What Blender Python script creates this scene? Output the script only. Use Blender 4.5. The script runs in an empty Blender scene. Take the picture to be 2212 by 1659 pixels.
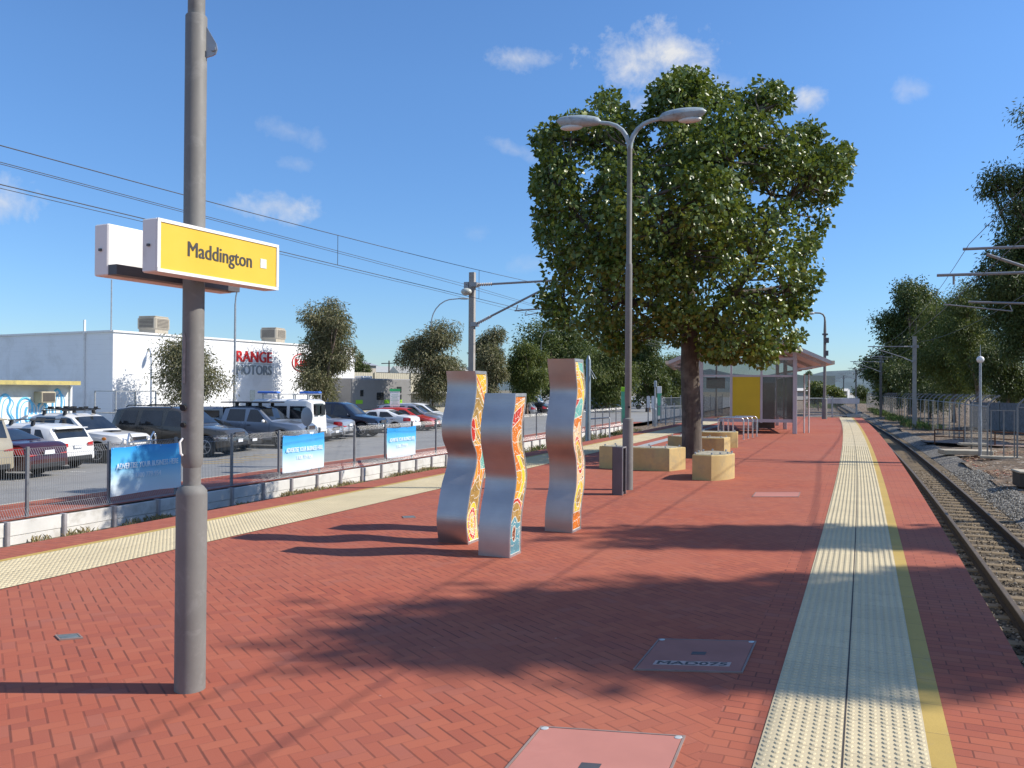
import bpy, bmesh, math, random
import numpy as np
from mathutils import Vector, Matrix
R = math.radians
rnd = random.Random(7)
SC = bpy.context.scene
COL = SC.collection

# ------------------------------------------------------------------ camera
CAMZ = 1.6
FPX = 1790.0            # focal length for a 2212 px wide picture
PITCH = math.atan(11.5 / FPX)
ROLL = R(0.42)
_f = Vector((0, math.cos(PITCH), math.sin(PITCH)))
_r0 = Vector((1, 0, 0)); _u0 = _r0.cross(_f)
_r = _r0 * math.cos(ROLL) + _u0 * math.sin(ROLL)
_u = _u0 * math.cos(ROLL) - _r0 * math.sin(ROLL)
CAM = Vector((0, 0, CAMZ))
def ray(x, y): return _f * FPX + _r * (x - 1106) - _u * (y - 829.5)
def G(x, y, z=0.0):                      # where a measured point meets the level z
    v = ray(x, y); k = (z - CAMZ) / v.z
    return CAM + v * k
def AT(x, y, Y):                         # a measured point at the distance Y
    v = ray(x, y); return CAM + v * (Y / v.y)

cd = bpy.data.cameras.new('Camera'); co = bpy.data.objects.new('Camera', cd); COL.objects.link(co)
cd.sensor_fit = 'HORIZONTAL'; cd.sensor_width = 36; cd.lens = FPX / 2212 * 36
cd.clip_start = 0.1; cd.clip_end = 9000
co.matrix_world = Matrix(((_r.x, _u.x, -_f.x, CAM.x), (_r.y, _u.y, -_f.y, CAM.y), (_r.z, _u.z, -_f.z, CAM.z), (0, 0, 0, 1)))
SC.camera = co

# ------------------------------------------------------------------ curve of the line
def slope(Y): return 0.431 - 0.00105 * min(max(Y, -30), 62)
def EX(Y):
    if Y <= 62: return 0.932 + 0.431 * Y - 0.000525 * Y * Y
    return EX(62) + (Y - 62) * slope(62)
def P(Y, t, z=0.0):
    s = slope(Y); n = math.hypot(1, s)
    return Vector((EX(Y) - t / n, Y + s * t / n, z))
def PY(Yw, t, z=0.0):                    # same, for a wanted world Y
    Y = Yw
    for _ in range(12):
        Y += Yw - P(Y, t).y
    return P(Y, t, z)
def HEAD(Y):
    s = slope(Y); n = math.hypot(1, s); return Vector((s / n, 1 / n, 0))
ROTP = lambda Y: -math.atan(slope(Y))

# ------------------------------------------------------------------ materials
class NT:
    def __init__(s, tree): s.t = tree; s.x = 0
    def n(s, typ, **kw):
        nd = s.t.nodes.new(typ); s.x += 160; nd.location = (s.x, 0)
        for k, v in kw.items(): setattr(nd, k, v)
        return nd
    def put(s, sock, v):
        if v is None: return
        if isinstance(v, bpy.types.NodeSocket): s.t.links.new(v, sock)
        else: sock.default_value = v
    def m(s, op, a, b=None, c=None, clamp=False):
        nd = s.n('ShaderNodeMath', operation=op, use_clamp=clamp)
        s.put(nd.inputs[0], a); s.put(nd.inputs[1], b); s.put(nd.inputs[2], c)
        return nd.outputs[0]
    def mix(s, f, a, b, blend='MIX'):
        nd = s.n('ShaderNodeMix', data_type='RGBA', blend_type=blend)
        s.put(nd.inputs[0], f)
        for i, v in ((6, a), (7, b)):
            if isinstance(v, (tuple, list)) and len(v) == 3: v = (*v, 1)
            s.put(nd.inputs[i], v)
        return nd.outputs[2]
    def noise(s, vec, scale, detail=3, rough=.55, dist=0):
        nd = s.n('ShaderNodeTexNoise'); s.put(nd.inputs['Vector'], vec)
        nd.inputs['Scale'].default_value = scale; nd.inputs['Detail'].default_value = detail
        nd.inputs['Roughness'].default_value = rough; nd.inputs['Distortion'].default_value = dist
        return nd.outputs['Fac']
    def voro(s, vec, scale, feature='F1'):
        nd = s.n('ShaderNodeTexVoronoi', feature=feature); s.put(nd.inputs['Vector'], vec)
        nd.inputs['Scale'].default_value = scale
        return nd
    def ramp(s, fac, stops, interp='LINEAR'):
        nd = s.n('ShaderNodeValToRGB'); s.put(nd.inputs[0], fac); cr = nd.color_ramp; cr.interpolation = interp
        while len(cr.elements) < len(stops): cr.elements.new(0.5)
        for e, (p, c) in zip(cr.elements, stops):
            e.position = p; e.color = (*c, 1) if len(c) == 3 else c
        return nd.outputs[0]
    def rng(s, v, a, b, c=0., d=1.):
        nd = s.n('ShaderNodeMapRange'); s.put(nd.inputs[0], v)
        for i, q in enumerate((a, b, c, d)): nd.inputs[i + 1].default_value = q
        return nd.outputs[0]
    def coord(s, which='Object'):
        return s.n('ShaderNodeTexCoord').outputs[which]
    def scale(s, vec, sc):
        nd = s.n('ShaderNodeMapping'); s.put(nd.inputs['Vector'], vec); nd.inputs['Scale'].default_value = sc
        return nd.outputs[0]
    def sep(s, vec):
        nd = s.n('ShaderNodeSeparateXYZ'); s.put(nd.inputs[0], vec); return nd.outputs
    def comb(s, x, y, z=0.0):
        nd = s.n('ShaderNodeCombineXYZ')
        for i, v in enumerate((x, y, z)): s.put(nd.inputs[i], v)
        return nd.outputs[0]
    def bump(s, h, strength=.4, dist=.01, normal=None):
        nd = s.n('ShaderNodeBump'); nd.inputs['Strength'].default_value = strength; nd.inputs['Distance'].default_value = dist
        s.put(nd.inputs['Height'], h); s.put(nd.inputs['Normal'], normal)
        return nd.outputs[0]
def newmat(name):
    m = bpy.data.materials.new(name); m.use_nodes = True
    t = m.node_tree; b = t.nodes['Principled BSDF']
    return m, NT(t), b
def c3(c): return (*c, 1) if len(c) == 3 else c
MATS = {}
def M(name, col, rough=.6, metal=0., var=.12, vscale=3., bump=0., bscale=60., spec=.5, coat=0., dirt=None, dscale=1.2, island=0.):
    """plain procedural surface: a colour with blotches, optional dirt patches and fine bump"""
    if name in MATS: return MATS[name]
    m, N, b = newmat(name); co_ = N.coord()
    f = N.noise(co_, vscale, 5, .6)
    lo = tuple(max(0, c * (1 - var)) for c in col); hi = tuple(min(1, c * (1 + var)) for c in col)
    out = N.mix(N.rng(f, .3, .7), lo, hi)
    if dirt:
        d = N.noise(co_, dscale, 6, .7, .4)
        out = N.mix(N.rng(d, .52, .72), out, dirt)
    N.put(b.inputs['Base Color'], out)
    N.put(b.inputs['Roughness'], N.rng(N.noise(co_, vscale * 4, 3), .2, .8, max(0, rough - .08), min(1, rough + .08)))
    b.inputs['Metallic'].default_value = metal; b.inputs['Specular IOR Level'].default_value = spec
    b.inputs['Coat Weight'].default_value = coat; b.inputs['Coat Roughness'].default_value = .05
    if bump: N.put(b.inputs['Normal'], N.bump(N.noise(co_, bscale, 4), bump, .01))
    MATS[name] = m; return m
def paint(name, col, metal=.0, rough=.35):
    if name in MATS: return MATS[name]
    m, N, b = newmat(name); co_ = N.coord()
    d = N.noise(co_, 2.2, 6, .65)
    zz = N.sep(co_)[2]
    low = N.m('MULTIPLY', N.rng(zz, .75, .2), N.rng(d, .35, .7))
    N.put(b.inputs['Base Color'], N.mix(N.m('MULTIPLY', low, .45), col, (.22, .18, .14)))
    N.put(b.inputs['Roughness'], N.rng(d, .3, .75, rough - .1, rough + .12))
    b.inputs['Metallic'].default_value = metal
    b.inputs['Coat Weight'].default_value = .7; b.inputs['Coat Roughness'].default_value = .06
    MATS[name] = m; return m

# ------------------------------------------------------------------ mesh building
class MB:
    def __init__(s): s.v = []; s.f = []; s.mi = []; s.uv = []; s.cur = 0; s.hasuv = False
    def add(s, vs, fs, uv=None):
        o = len(s.v); s.v += [tuple(v) for v in vs]
        for i, f in enumerate(fs):
            s.f.append(tuple(a + o for a in f)); s.mi.append(s.cur)
            s.uv.append(uv[i] if uv else None)
        if uv: s.hasuv = True
        return s
    def box(s, c, size, rz=0., bev=0.):
        sx, sy, sz = (q / 2 for q in size); ca, sa = math.cos(rz), math.sin(rz)
        if bev <= 0:
            pts = [(x, y, z) for z in (-sz, sz) for x, y in ((-sx, -sy), (sx, -sy), (sx, sy), (-sx, sy))]
            fs = [(3, 2, 1, 0), (4, 5, 6, 7), (0, 1, 5, 4), (1, 2, 6, 5), (2, 3, 7, 6), (3, 0, 4, 7)]
        else:
            b = min(bev, sx * .9, sy * .9, sz * .9); pts = []; rows = []
            for z, i in ((-sz, b), (-sz + b, 0), (sz - b, 0), (sz, b)):
                x, y = sx - i, sy - i; c_ = b if i == 0 else b * .5
                ring = [(-x + c_, -y), (x - c_, -y), (x, -y + c_), (x, y - c_), (x - c_, y), (-x + c_, y), (-x, y - c_), (-x, -y + c_)]
                rows.append(len(pts)); pts += [(p[0], p[1], z) for p in ring]
            fs = [tuple(reversed(range(8))), tuple(rows[3] + i for i in range(8))]
            for k in range(3):
                for i in range(8):
                    j = (i + 1) % 8; fs.append((rows[k] + i, rows[k] + j, rows[k + 1] + j, rows[k + 1] + i))
        return s.add([(c[0] + p[0] * ca - p[1] * sa, c[1] + p[0] * sa + p[1] * ca, c[2] + p[2]) for p in pts], fs)
    def prism(s, poly, z0, z1, bev=0.):
        n = len(poly)
        a = sum(poly[i][0] * poly[(i + 1) % n][1] - poly[(i + 1) % n][0] * poly[i][1] for i in range(n))
        if a < 0: poly = poly[::-1]
        if bev:
            cx = sum(p[0] for p in poly) / n; cy = sum(p[1] for p in poly) / n
            def sh(p):
                d = math.hypot(p[0] - cx, p[1] - cy); k = max(0, 1 - bev / max(d, 1e-6)); return (cx + (p[0] - cx) * k, cy + (p[1] - cy) * k)
            top = [sh(p) for p in poly]
            vs = [(p[0], p[1], z0) for p in poly] + [(p[0], p[1], z1 - bev) for p in poly] + [(p[0], p[1], z1) for p in top]
            fs = [tuple(range(n))[::-1], tuple(range(2 * n, 3 * n))]
            for k in (0, n):
                fs += [(k + i, k + (i + 1) % n, k + n + (i + 1) % n, k + n + i) for i in range(n)]
            return s.add(vs, fs)
        vs = [(p[0], p[1], z0) for p in poly] + [(p[0], p[1], z1) for p in poly]
        fs = [tuple(range(n))[::-1], tuple(range(n, 2 * n))] + [(i, (i + 1) % n, n + (i + 1) % n, n + i) for i in range(n)]
        return s.add(vs, fs)
    def tube(s, pts, r, n=8, cap=True):
        pts = [Vector(p) for p in pts]; k = len(pts)
        rs = r if isinstance(r, (list, tuple)) else [r] * k
        vs = []; prev = None
        for i, p in enumerate(pts):
            d = (pts[min(i + 1, k - 1)] - pts[max(i - 1, 0)])
            d = d.normalized() if d.length > 1e-9 else Vector((0, 0, 1))
            if prev is None:
                a = Vector((0, 0, 1)) if abs(d.z) < .9 else Vector((1, 0, 0)); x = d.cross(a).normalized()
            else:
                x = (prev - d * prev.dot(d)); x = x.normalized() if x.length > 1e-6 else d.orthogonal().normalized()
            prev = x; y = d.cross(x)
            for j in range(n):
                an = 2 * math.pi * j / n; vs.append(p + (x * math.cos(an) + y * math.sin(an)) * rs[i])
        fs = [(i * n + j, i * n + (j + 1) % n, (i + 1) * n + (j + 1) % n, (i + 1) * n + j) for i in range(k - 1) for j in range(n)]
        if cap: fs += [tuple(range(n))[::-1], tuple((k - 1) * n + j for j in range(n))]
        return s.add(vs, fs)
    def cyl(s, p0, p1, r0, r1=None, n=12): return s.tube([p0, p1], [r0, r0 if r1 is None else r1], n)
    def bar(s, p0, p1, w, h=None):           # square bar between two points
        h = h or w; p0, p1 = Vector(p0), Vector(p1); d = (p1 - p0).normalized()
        up = Vector((0, 0, 1)) if abs(d.z) < .95 else Vector((0, 1, 0))
        x = d.cross(up).normalized() * w / 2; y = x.normalized().cross(d) * h / 2
        vs = [p + a * x + b * y for p in (p0, p1) for a, b in ((-1, -1), (1, -1), (1, 1), (-1, 1))]
        return s.add(vs, [(0, 1, 2, 3), (7, 6, 5, 4), (0, 4, 5, 1), (1, 5, 6, 2), (2, 6, 7, 3), (3, 7, 4, 0)])
    def lathe(s, prof, o=(0, 0, 0), n=20, axis='z'):
        vs = []; k = len(prof)
        for r_, z in prof:
            for j in range(n):
                a = 2 * math.pi * j / n; x, y = r_ * math.cos(a), r_ * math.sin(a)
                q = (x, y, z) if axis == 'z' else ((x, z, y) if axis == 'y' else (z, x, y))
                vs.append((o[0] + q[0], o[1] + q[1], o[2] + q[2]))
        fs = [(i * n + j, i * n + (j + 1) % n, (i + 1) * n + (j + 1) % n, (i + 1) * n + j) for i in range(k - 1) for j in range(n)]
        fs += [tuple(range(n))[::-1], tuple((k - 1) * n + j for j in range(n))]
        return s.add(vs, fs)
    def ell(s, c, r, n=12, m=8, rz=0.):
        vs = []; ca, sa = math.cos(rz), math.sin(rz)
        for i in range(1, m):
            th = math.pi * i / m
            for j in range(n):
                a = 2 * math.pi * j / n; x, y, z = r[0] * math.sin(th) * math.cos(a), r[1] * math.sin(th) * math.sin(a), r[2] * math.cos(th)
                vs.append((c[0] + x * ca - y * sa, c[1] + x * sa + y * ca, c[2] + z))
        vs += [(c[0], c[1], c[2] + r[2]), (c[0], c[1], c[2] - r[2])]; T, B = len(vs) - 2, len(vs) - 1
        fs = [(i * n + j, (i + 1) * n + j, (i + 1) * n + (j + 1) % n, i * n + (j + 1) % n) for i in range(m - 2) for j in range(n)]
        fs += [(T, j, (j + 1) % n) for j in range(n)] + [(B, (m - 2) * n + (j + 1) % n, (m - 2) * n + j) for j in range(n)]
        return s.add(vs, fs)
    def grid(s, rows, uvrows=None):
        n = len(rows[0]); vs = [p for r_ in rows for p in r_]; fs = []; uv = []
        for i in range(len(rows) - 1):
            for j in range(n - 1):
                fs.append((i * n + j, i * n + j + 1, (i + 1) * n + j + 1, (i + 1) * n + j))
                if uvrows: uv.append([uvrows[i][j], uvrows[i][j + 1], uvrows[i + 1][j + 1], uvrows[i + 1][j]])
        return s.add(vs, fs, uv or None)
    def build(s, name, mats, parent=None, smooth=None, world=False, kind=None, label=None):
        me = bpy.data.meshes.new(name)
        vs = s.v
        if world and parent is not None:
            L = parent.location; Rz = Matrix.Rotation(-parent.rotation_euler.z, 3, 'Z')
            vs = [tuple(Rz @ (Vector(v) - L)) for v in vs]
        me.from_pydata(vs, [], s.f)
        for m in (mats if isinstance(mats, (list, tuple)) else [mats]): me.materials.append(m)
        if any(s.mi): me.polygons.foreach_set('material_index', s.mi)
        if s.hasuv:
            ul = me.uv_layers.new(name='UVMap'); k = 0; flat = [0.0] * (2 * len(me.loops))
            for f, u in zip(s.f, s.uv):
                for j in range(len(f)):
                    if u: flat[2 * k], flat[2 * k + 1] = u[j]
                    k += 1
            ul.data.foreach_set('uv', flat)
        me.update()
        o = bpy.data.objects.new(name, me); COL.objects.link(o)
        if parent is not None: o.parent = parent
        if smooth is not None:
            me.polygons.foreach_set('use_smooth', [True] * len(me.polygons))
            try: me.set_sharp_from_angle(angle=R(smooth))
            except Exception: pass
        if kind: o['kind'] = kind
        if label: o['label'] = label
        return o
def tag(o, label, cat, group=None):
    o['label'] = label; o['category'] = cat
    if group: o['group'] = group
    return o
def thing(name, label, cat, loc=(0, 0, 0), rz=0., group=None):
    o = bpy.data.objects.new(name, None); COL.objects.link(o); o.empty_display_size = .2
    o.location = loc; o.rotation_euler = (0, 0, rz)
    return tag(o, label, cat, group)
def dup(root, loc, rz, label, group=None):
    r_ = root.copy(); COL.objects.link(r_); r_.location = loc; r_.rotation_euler = (0, 0, rz); r_['label'] = label
    if group: r_['group'] = group
    for ch in list(root.children):
        c = ch.copy(); COL.objects.link(c); c.parent = r_
        for g in list(ch.children):
            d = g.copy(); COL.objects.link(d); d.parent = c
    return r_
def text_verts(txt, w, h, bold=0., extrude=.002, font_sx=1.):
    """text as centred verts/faces in the xz plane (facing -y), fitted to w x h"""
    cu = bpy.data.curves.new('t', 'FONT'); cu.body = txt; cu.size = 1; cu.offset = bold; cu.extrude = .01
    cu.resolution_u = 3
    ob = bpy.data.objects.new('t', cu); COL.objects.link(ob)
    bpy.context.view_layer.update()
    me = bpy.data.meshes.new_from_object(ob.evaluated_get(bpy.context.evaluated_depsgraph_get()))
    vs = [tuple(v.co) for v in me.vertices]; fs = [tuple(p.vertices) for p in me.polygons]
    bpy.data.objects.remove(ob); bpy.data.curves.remove(cu); bpy.data.meshes.remove(me)
    xs = [v[0] for v in vs]; ys = [v[1] for v in vs]
    x0, x1, y0, y1 = min(xs), max(xs), min(ys), max(ys)
    kx = w / (x1 - x0); ky = h / (y1 - y0)
    return [((v[0] - (x0 + x1) / 2) * kx, -v[2] / .01 * extrude, (v[1] - (y0 + y1) / 2) * ky) for v in vs], fs
def put_text(mb, txt, w, h, c, ax, up=(0, 0, 1), bold=0., extrude=.002):
    # heavier strokes: the outline laid three times, a hair apart
    vs, fs = text_verts(txt, w, h, 0., extrude); ax = Vector(ax).normalized(); up = Vector(up).normalized(); nn = ax.cross(up)
    for k, e in (((0, 1.),) if not bold else ((-1, .8), (0, 1.), (1, 1.2))):
        mb.add([Vector(c) + ax * (v[0] + k * bold * h) + up * v[2] - nn * v[1] * e for v in vs], fs)
# ------------------------------------------------------------------ world, sun
SUN_EL = 38.0
w = bpy.data.worlds.new('World'); SC.world = w; w.use_nodes = True
W = NT(w.node_tree); bg = w.node_tree.nodes['Background']
sky = W.n('ShaderNodeTexSky', sky_type='NISHITA'); sky.sun_disc = False
sky.sun_elevation = R(SUN_EL); sky.sun_rotation = R(90); sky.altitude = 0; sky.air_density = 1.0; sky.dust_density = .0; sky.ozone_density = 4.0
hs = W.n('ShaderNodeHueSaturation'); W.put(hs.inputs['Color'], sky.outputs[0])
hs.inputs['Saturation'].default_value = 1.08; hs.inputs['Value'].default_value = 1.0
elev = W.sep(W.coord('Generated'))[2]
skycol = W.mix(1.0, hs.outputs[0], W.ramp(elev, [(0.0, (.60, .74, .92)), (.12, (.74, .90, 1.10)), (.35, (1.0, 1.14, 1.30)), (.75, (1.18, 1.28, 1.42))]), 'MULTIPLY')
dirv = W.n('ShaderNodeVectorMath', operation='NORMALIZE'); W.put(dirv.inputs[0], W.coord('Generated')); dv = dirv.outputs[0]
warp = W.noise(dv, 26, 6, .62, .3); warp2 = W.noise(dv, 9, 4, .6); fine = W.noise(dv, 95, 6, .66)
def vdot(a, vec):
    nd = W.n('ShaderNodeVectorMath', operation='DOT_PRODUCT'); W.put(nd.inputs[0], a); nd.inputs[1].default_value = vec
    return nd.outputs['Value']
cloud = None
for (cx, cy, rx, ry, a, tilt) in [(1425, 125, 150, 72, 1.0, .12), (1125, 128, 75, 26, .6, 0), (1375, 232, 66, 30, .62, 0), (1742, 216, 46, 32, .75, .3), (605, 446, 92, 38, .7, 0), (5, 440, 75, 44, .66, 0),
                                  (1972, 195, 38, 24, .35, .2), (1112, 325, 70, 16, .3, .35), (628, 285, 90, 26, .25, .2), (640, 355, 40, 20, .25, 0), (1560, 175, 60, 22, .35, .3), (1030, 500, 40, 20, .16, 0), (1150, 570, 60, 22, .18, 0), (520, 445, 70, 18, .35, 0)]:
    d = ray(cx, cy).normalized(); a_ = d.cross(Vector((0, 0, 1))).normalized(); b_ = a_.cross(d)
    ca, sa = math.cos(tilt), math.sin(tilt); A_ = a_ * ca - b_ * sa; B_ = b_ * ca + a_ * sa
    k = FPX
    u_ = W.m('MULTIPLY', vdot(dv, tuple(A_)), k / rx); v_ = W.m('MULTIPLY', vdot(dv, tuple(B_)), k / ry)
    q = W.m('SQRT', W.m('ADD', W.m('MULTIPLY', u_, u_), W.m('MULTIPLY', v_, v_)))
    front = W.rng(vdot(dv, tuple(d)), .9, .93)
    e = W.m('ADD', W.m('SUBTRACT', .85, q), W.m('MULTIPLY', W.m('SUBTRACT', warp, .5), 2.2))
    e = W.m('ADD', e, W.m('MULTIPLY', W.m('SUBTRACT', fine, .5), .7))
    e = W.m('MULTIPLY', W.rng(e, -.1, .95), W.m('MULTIPLY', front, a))
    cloud = e if cloud is None else W.m('MAXIMUM', cloud, e)
# unseen broken cloud added behind the viewer to make the fill light less blue
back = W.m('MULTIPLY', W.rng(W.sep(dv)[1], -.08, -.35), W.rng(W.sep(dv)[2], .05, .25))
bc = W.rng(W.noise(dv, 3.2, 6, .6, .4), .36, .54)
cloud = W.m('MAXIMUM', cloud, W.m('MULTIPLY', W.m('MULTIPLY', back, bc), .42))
cloudcol = W.mix(W.rng(warp, .35, .65), (4.4, 4.8, 5.5), (6.0, 6.0, 6.0))
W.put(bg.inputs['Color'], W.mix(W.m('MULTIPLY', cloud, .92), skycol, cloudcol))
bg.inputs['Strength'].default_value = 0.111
sl = bpy.data.lights.new('Sun', 'SUN'); so = bpy.data.objects.new('Sun', sl); COL.objects.link(so)
sl.energy = 4.7; sl.angle = R(.53); sl.color = (1, .945, .85); so.rotation_euler = (0, R(90 - SUN_EL), 0); so.location = (60, 0, 60)
SC.view_settings.view_transform = 'Standard'; SC.view_settings.look = 'None'; SC.view_settings.exposure = 0.34; SC.view_settings.gamma = 1
SC.cycles.max_bounces = 6; SC.cycles.transparent_max_bounces = 24; SC.cycles.use_denoising = True
SC.cycles.sample_clamp_indirect = 6

# ------------------------------------------------------------------ paving materials
RED = (.40, .118, .082)
def paver_mat(name, mode):
    m, N, b = newmat(name); uv = N.coord('UV'); x, y, _ = N.sep(uv)
    obj = N.coord('Object')
    if mode == 'herring':
        a = R(-52) - (math.pi / 2 - math.atan(.42))      # laying angle against the platform edge
        ob = N.sep(obj); ang = R(-57)
        wx = N.m('ADD', N.m('MULTIPLY', ob[0], math.cos(ang)), N.m('MULTIPLY', ob[1], math.sin(ang)))
        wy = N.m('ADD', N.m('MULTIPLY', ob[0], -math.sin(ang)), N.m('MULTIPLY', ob[1], math.cos(ang)))
        u = N.m('DIVIDE', wx, .0775); v = N.m('DIVIDE', wy, .0775)
        i = N.m('FLOOR', u); j = N.m('FLOOR', v); fu = N.m('SUBTRACT', u, i); fv = N.m('SUBTRACT', v, j)
        k = N.m('FLOORED_MODULO', N.m('SUBTRACT', i, j), 4.0)
        def is_(q): return N.m('COMPARE', k, float(q), .1)
        k0, k1, k2, k3 = (is_(q) for q in range(4))
        iu, iv = N.m('SUBTRACT', 1, fu), N.m('SUBTRACT', 1, fv)
        big = 9.0
        def if_(c, val): return N.m('ADD', val, N.m('MULTIPLY', N.m('SUBTRACT', 1, c), big))
        hor = N.m('ADD', k0, k1); ver = N.m('ADD', k2, k3)
        # joints running along u (edges at constant v) and along v (edges at constant u)
        along_u = N.m('MINIMUM', if_(N.m('MAXIMUM', hor, k3), fv), if_(N.m('MAXIMUM', hor, k2), iv))
        along_v = N.m('MINIMUM', if_(N.m('MAXIMUM', ver, k0), fu), if_(N.m('MAXIMUM', ver, k1), iu))
        bi = N.m('SUBTRACT', i, k1); bj = N.m('ADD', j, k3)
        rndv = N.n('ShaderNodeTexWhiteNoise', noise_dimensions='2D'); N.put(rndv.inputs['Vector'], N.comb(bi, bj))
        wob = N.noise(obj, 3.0, 3)
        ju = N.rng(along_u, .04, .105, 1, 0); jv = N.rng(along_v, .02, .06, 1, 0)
        joint = N.m('MAXIMUM', N.m('MULTIPLY', ju, N.rng(N.noise(obj, 1.7, 3), .34, .6, .15, 1.0)), N.m('MULTIPLY', jv, .25))  # one joint direction coloured darker, standing in for sun shade in the gaps
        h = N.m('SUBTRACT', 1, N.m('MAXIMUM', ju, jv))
    else:
        L, H_, turn = mode            # running bond, bricks L along one axis
        if turn: x, y = y, x
        row = N.m('FLOOR', N.m('DIVIDE', y, H_)); off = N.m('MULTIPLY', N.m('FLOORED_MODULO', row, 2.0), .5)
        u = N.m('ADD', N.m('DIVIDE', x, L), off); i = N.m('FLOOR', u); fu = N.m('SUBTRACT', u, i)
        fv = N.m('SUBTRACT', N.m('DIVIDE', y, H_), row)
        eu = N.m('MULTIPLY', N.m('MINIMUM', fu, N.m('SUBTRACT', 1, fu)), L); ev = N.m('MULTIPLY', N.m('MINIMUM', fv, N.m('SUBTRACT', 1, fv)), H_)
        e = N.m('MINIMUM', eu, ev); joint = N.m('MULTIPLY', N.rng(e, .002, .006, 1, 0), N.rng(N.noise(obj, 2.0, 3), .3, .6, .35, 1)); h = N.m('SUBTRACT', 1, joint)
        rndv = N.n('ShaderNodeTexWhiteNoise', noise_dimensions='2D'); N.put(rndv.inputs['Vector'], N.comb(i, row))
    r1 = rndv.outputs['Value']
    col = N.ramp(r1, [(0, (.285, .068, .040)), (.3, (.35, .084, .044)), (.7, (.375, .094, .047)), (.88, (.40, .108, .054)), (1, (.32, .095, .062))])
    big_ = N.noise(obj, .35, 5, .6); col = N.mix(N.rng(big_, .35, .7, 0, .75), col, (.37, .13, .078))
    st = N.noise(obj, 1.1, 6, .7, .5); col = N.mix(N.rng(st, .55, .75, 0, .5), col, (.27, .085, .07))
    gr = N.noise(obj, 160, 2); col = N.mix(N.rng(gr, .3, .7, .0, .22), col, (.5, .17, .12))
    # pale specks, old chewing gum
    sp = N.voro(obj, 2.9); dots = N.rng(N.m('ADD', sp.outputs['Distance'], N.m('MULTIPLY', N.noise(obj, 40, 2), .03)), .03, .045, .5, 0); col = N.mix(dots, col, (.48, .36, .33))
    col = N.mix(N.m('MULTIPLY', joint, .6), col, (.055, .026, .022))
    N.put(b.inputs['Base Color'], col); b.inputs['Roughness'].default_value = .82; b.inputs['Specular IOR Level'].default_value = .25
    hh = N.m('ADD', N.m('MULTIPLY', h, .8), N.m('ADD', N.m('MULTIPLY', gr, .12), N.m('MULTIPLY', r1, .18)))
    N.put(b.inputs['Normal'], N.bump(hh, .35, .004))
    return m
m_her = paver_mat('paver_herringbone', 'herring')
m_run = paver_mat('paver_running', (.168, .084, True))
m_path = paver_mat('paver_path', (.168, .084, False))
def tact_mat(name, col, dots):
    m, N, b = newmat(name); uv = N.coord('UV'); x, y, _ = N.sep(uv); ob = N.coord()
    n1 = N.noise(ob, 1.2, 6, .65); n2 = N.noise(ob, 220, 2); n3 = N.noise(ob, 7, 5, .7)
    c = N.mix(N.rng(n1, .35, .7), tuple(q * .88 for q in col), tuple(min(1, q * 1.06) for q in col))
    c = N.mix(N.rng(n2, .35, .65, 0, .3), c, tuple(q * .55 for q in col))
    c = N.mix(N.rng(n3, .6, .78, 0, .3), c, (.3, .24, .18))
    wn = N.n('ShaderNodeTexWhiteNoise', noise_dimensions='2D'); N.put(wn.inputs['Vector'], N.comb(N.m('FLOOR', N.m('DIVIDE', x, .4)), N.m('FLOOR', N.m('DIVIDE', N.m('ADD', y, .1), .35))))
    c = N.mix(N.rng(wn.outputs['Value'], 0, 1, 0, .30), c, tuple(q * .66 for q in col))
    jx = N.m('MULTIPLY', N.m('PINGPONG', x, .2), 1.0)
    jl = N.rng(jx, .001, .0035, 1, 0); 
    jy = N.rng(N.m('PINGPONG', y, .35), .001, .0035, 1, 0)
    c = N.mix(N.m('MULTIPLY', N.m('MAXIMUM', jl, N.m('MULTIPLY', jy, .0)), .6), c, (.1, .07, .05))
    c = N.mix(N.rng(N.noise(ob, 2.6, 7, .75, 1.2), .56, .74, 0, .42), c, (.34, .27, .19))
    if dots:                                # a darker brown ring round each dome
        fx = N.m('SUBTRACT', N.m('FRACT', N.m('DIVIDE', x, dots)), .5); fy = N.m('SUBTRACT', N.m('FRACT', N.m('DIVIDE', y, dots)), .5)
        rr = N.m('SQRT', N.m('ADD', N.m('MULTIPLY', fx, fx), N.m('MULTIPLY', fy, fy)))
        ringm = N.m('MULTIPLY', N.rng(rr, .24, .30), N.rng(rr, .44, .34))
        c = N.mix(N.m('MULTIPLY', ringm, .32), c, (.30, .20, .13))
        N.put(b.inputs['Normal'], N.bump(N.rng(rr, .34, .24), .8, .005))
    N.put(b.inputs['Base Color'], c); b.inputs['Roughness'].default_value = .75; b.inputs['Specular IOR Level'].default_value = .3
    return m
m_tact = tact_mat('tactile_cream', (.68, .57, .36), .05)
m_yel = tact_mat('yellow_tiles', (.56, .38, .10), 0)

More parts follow.
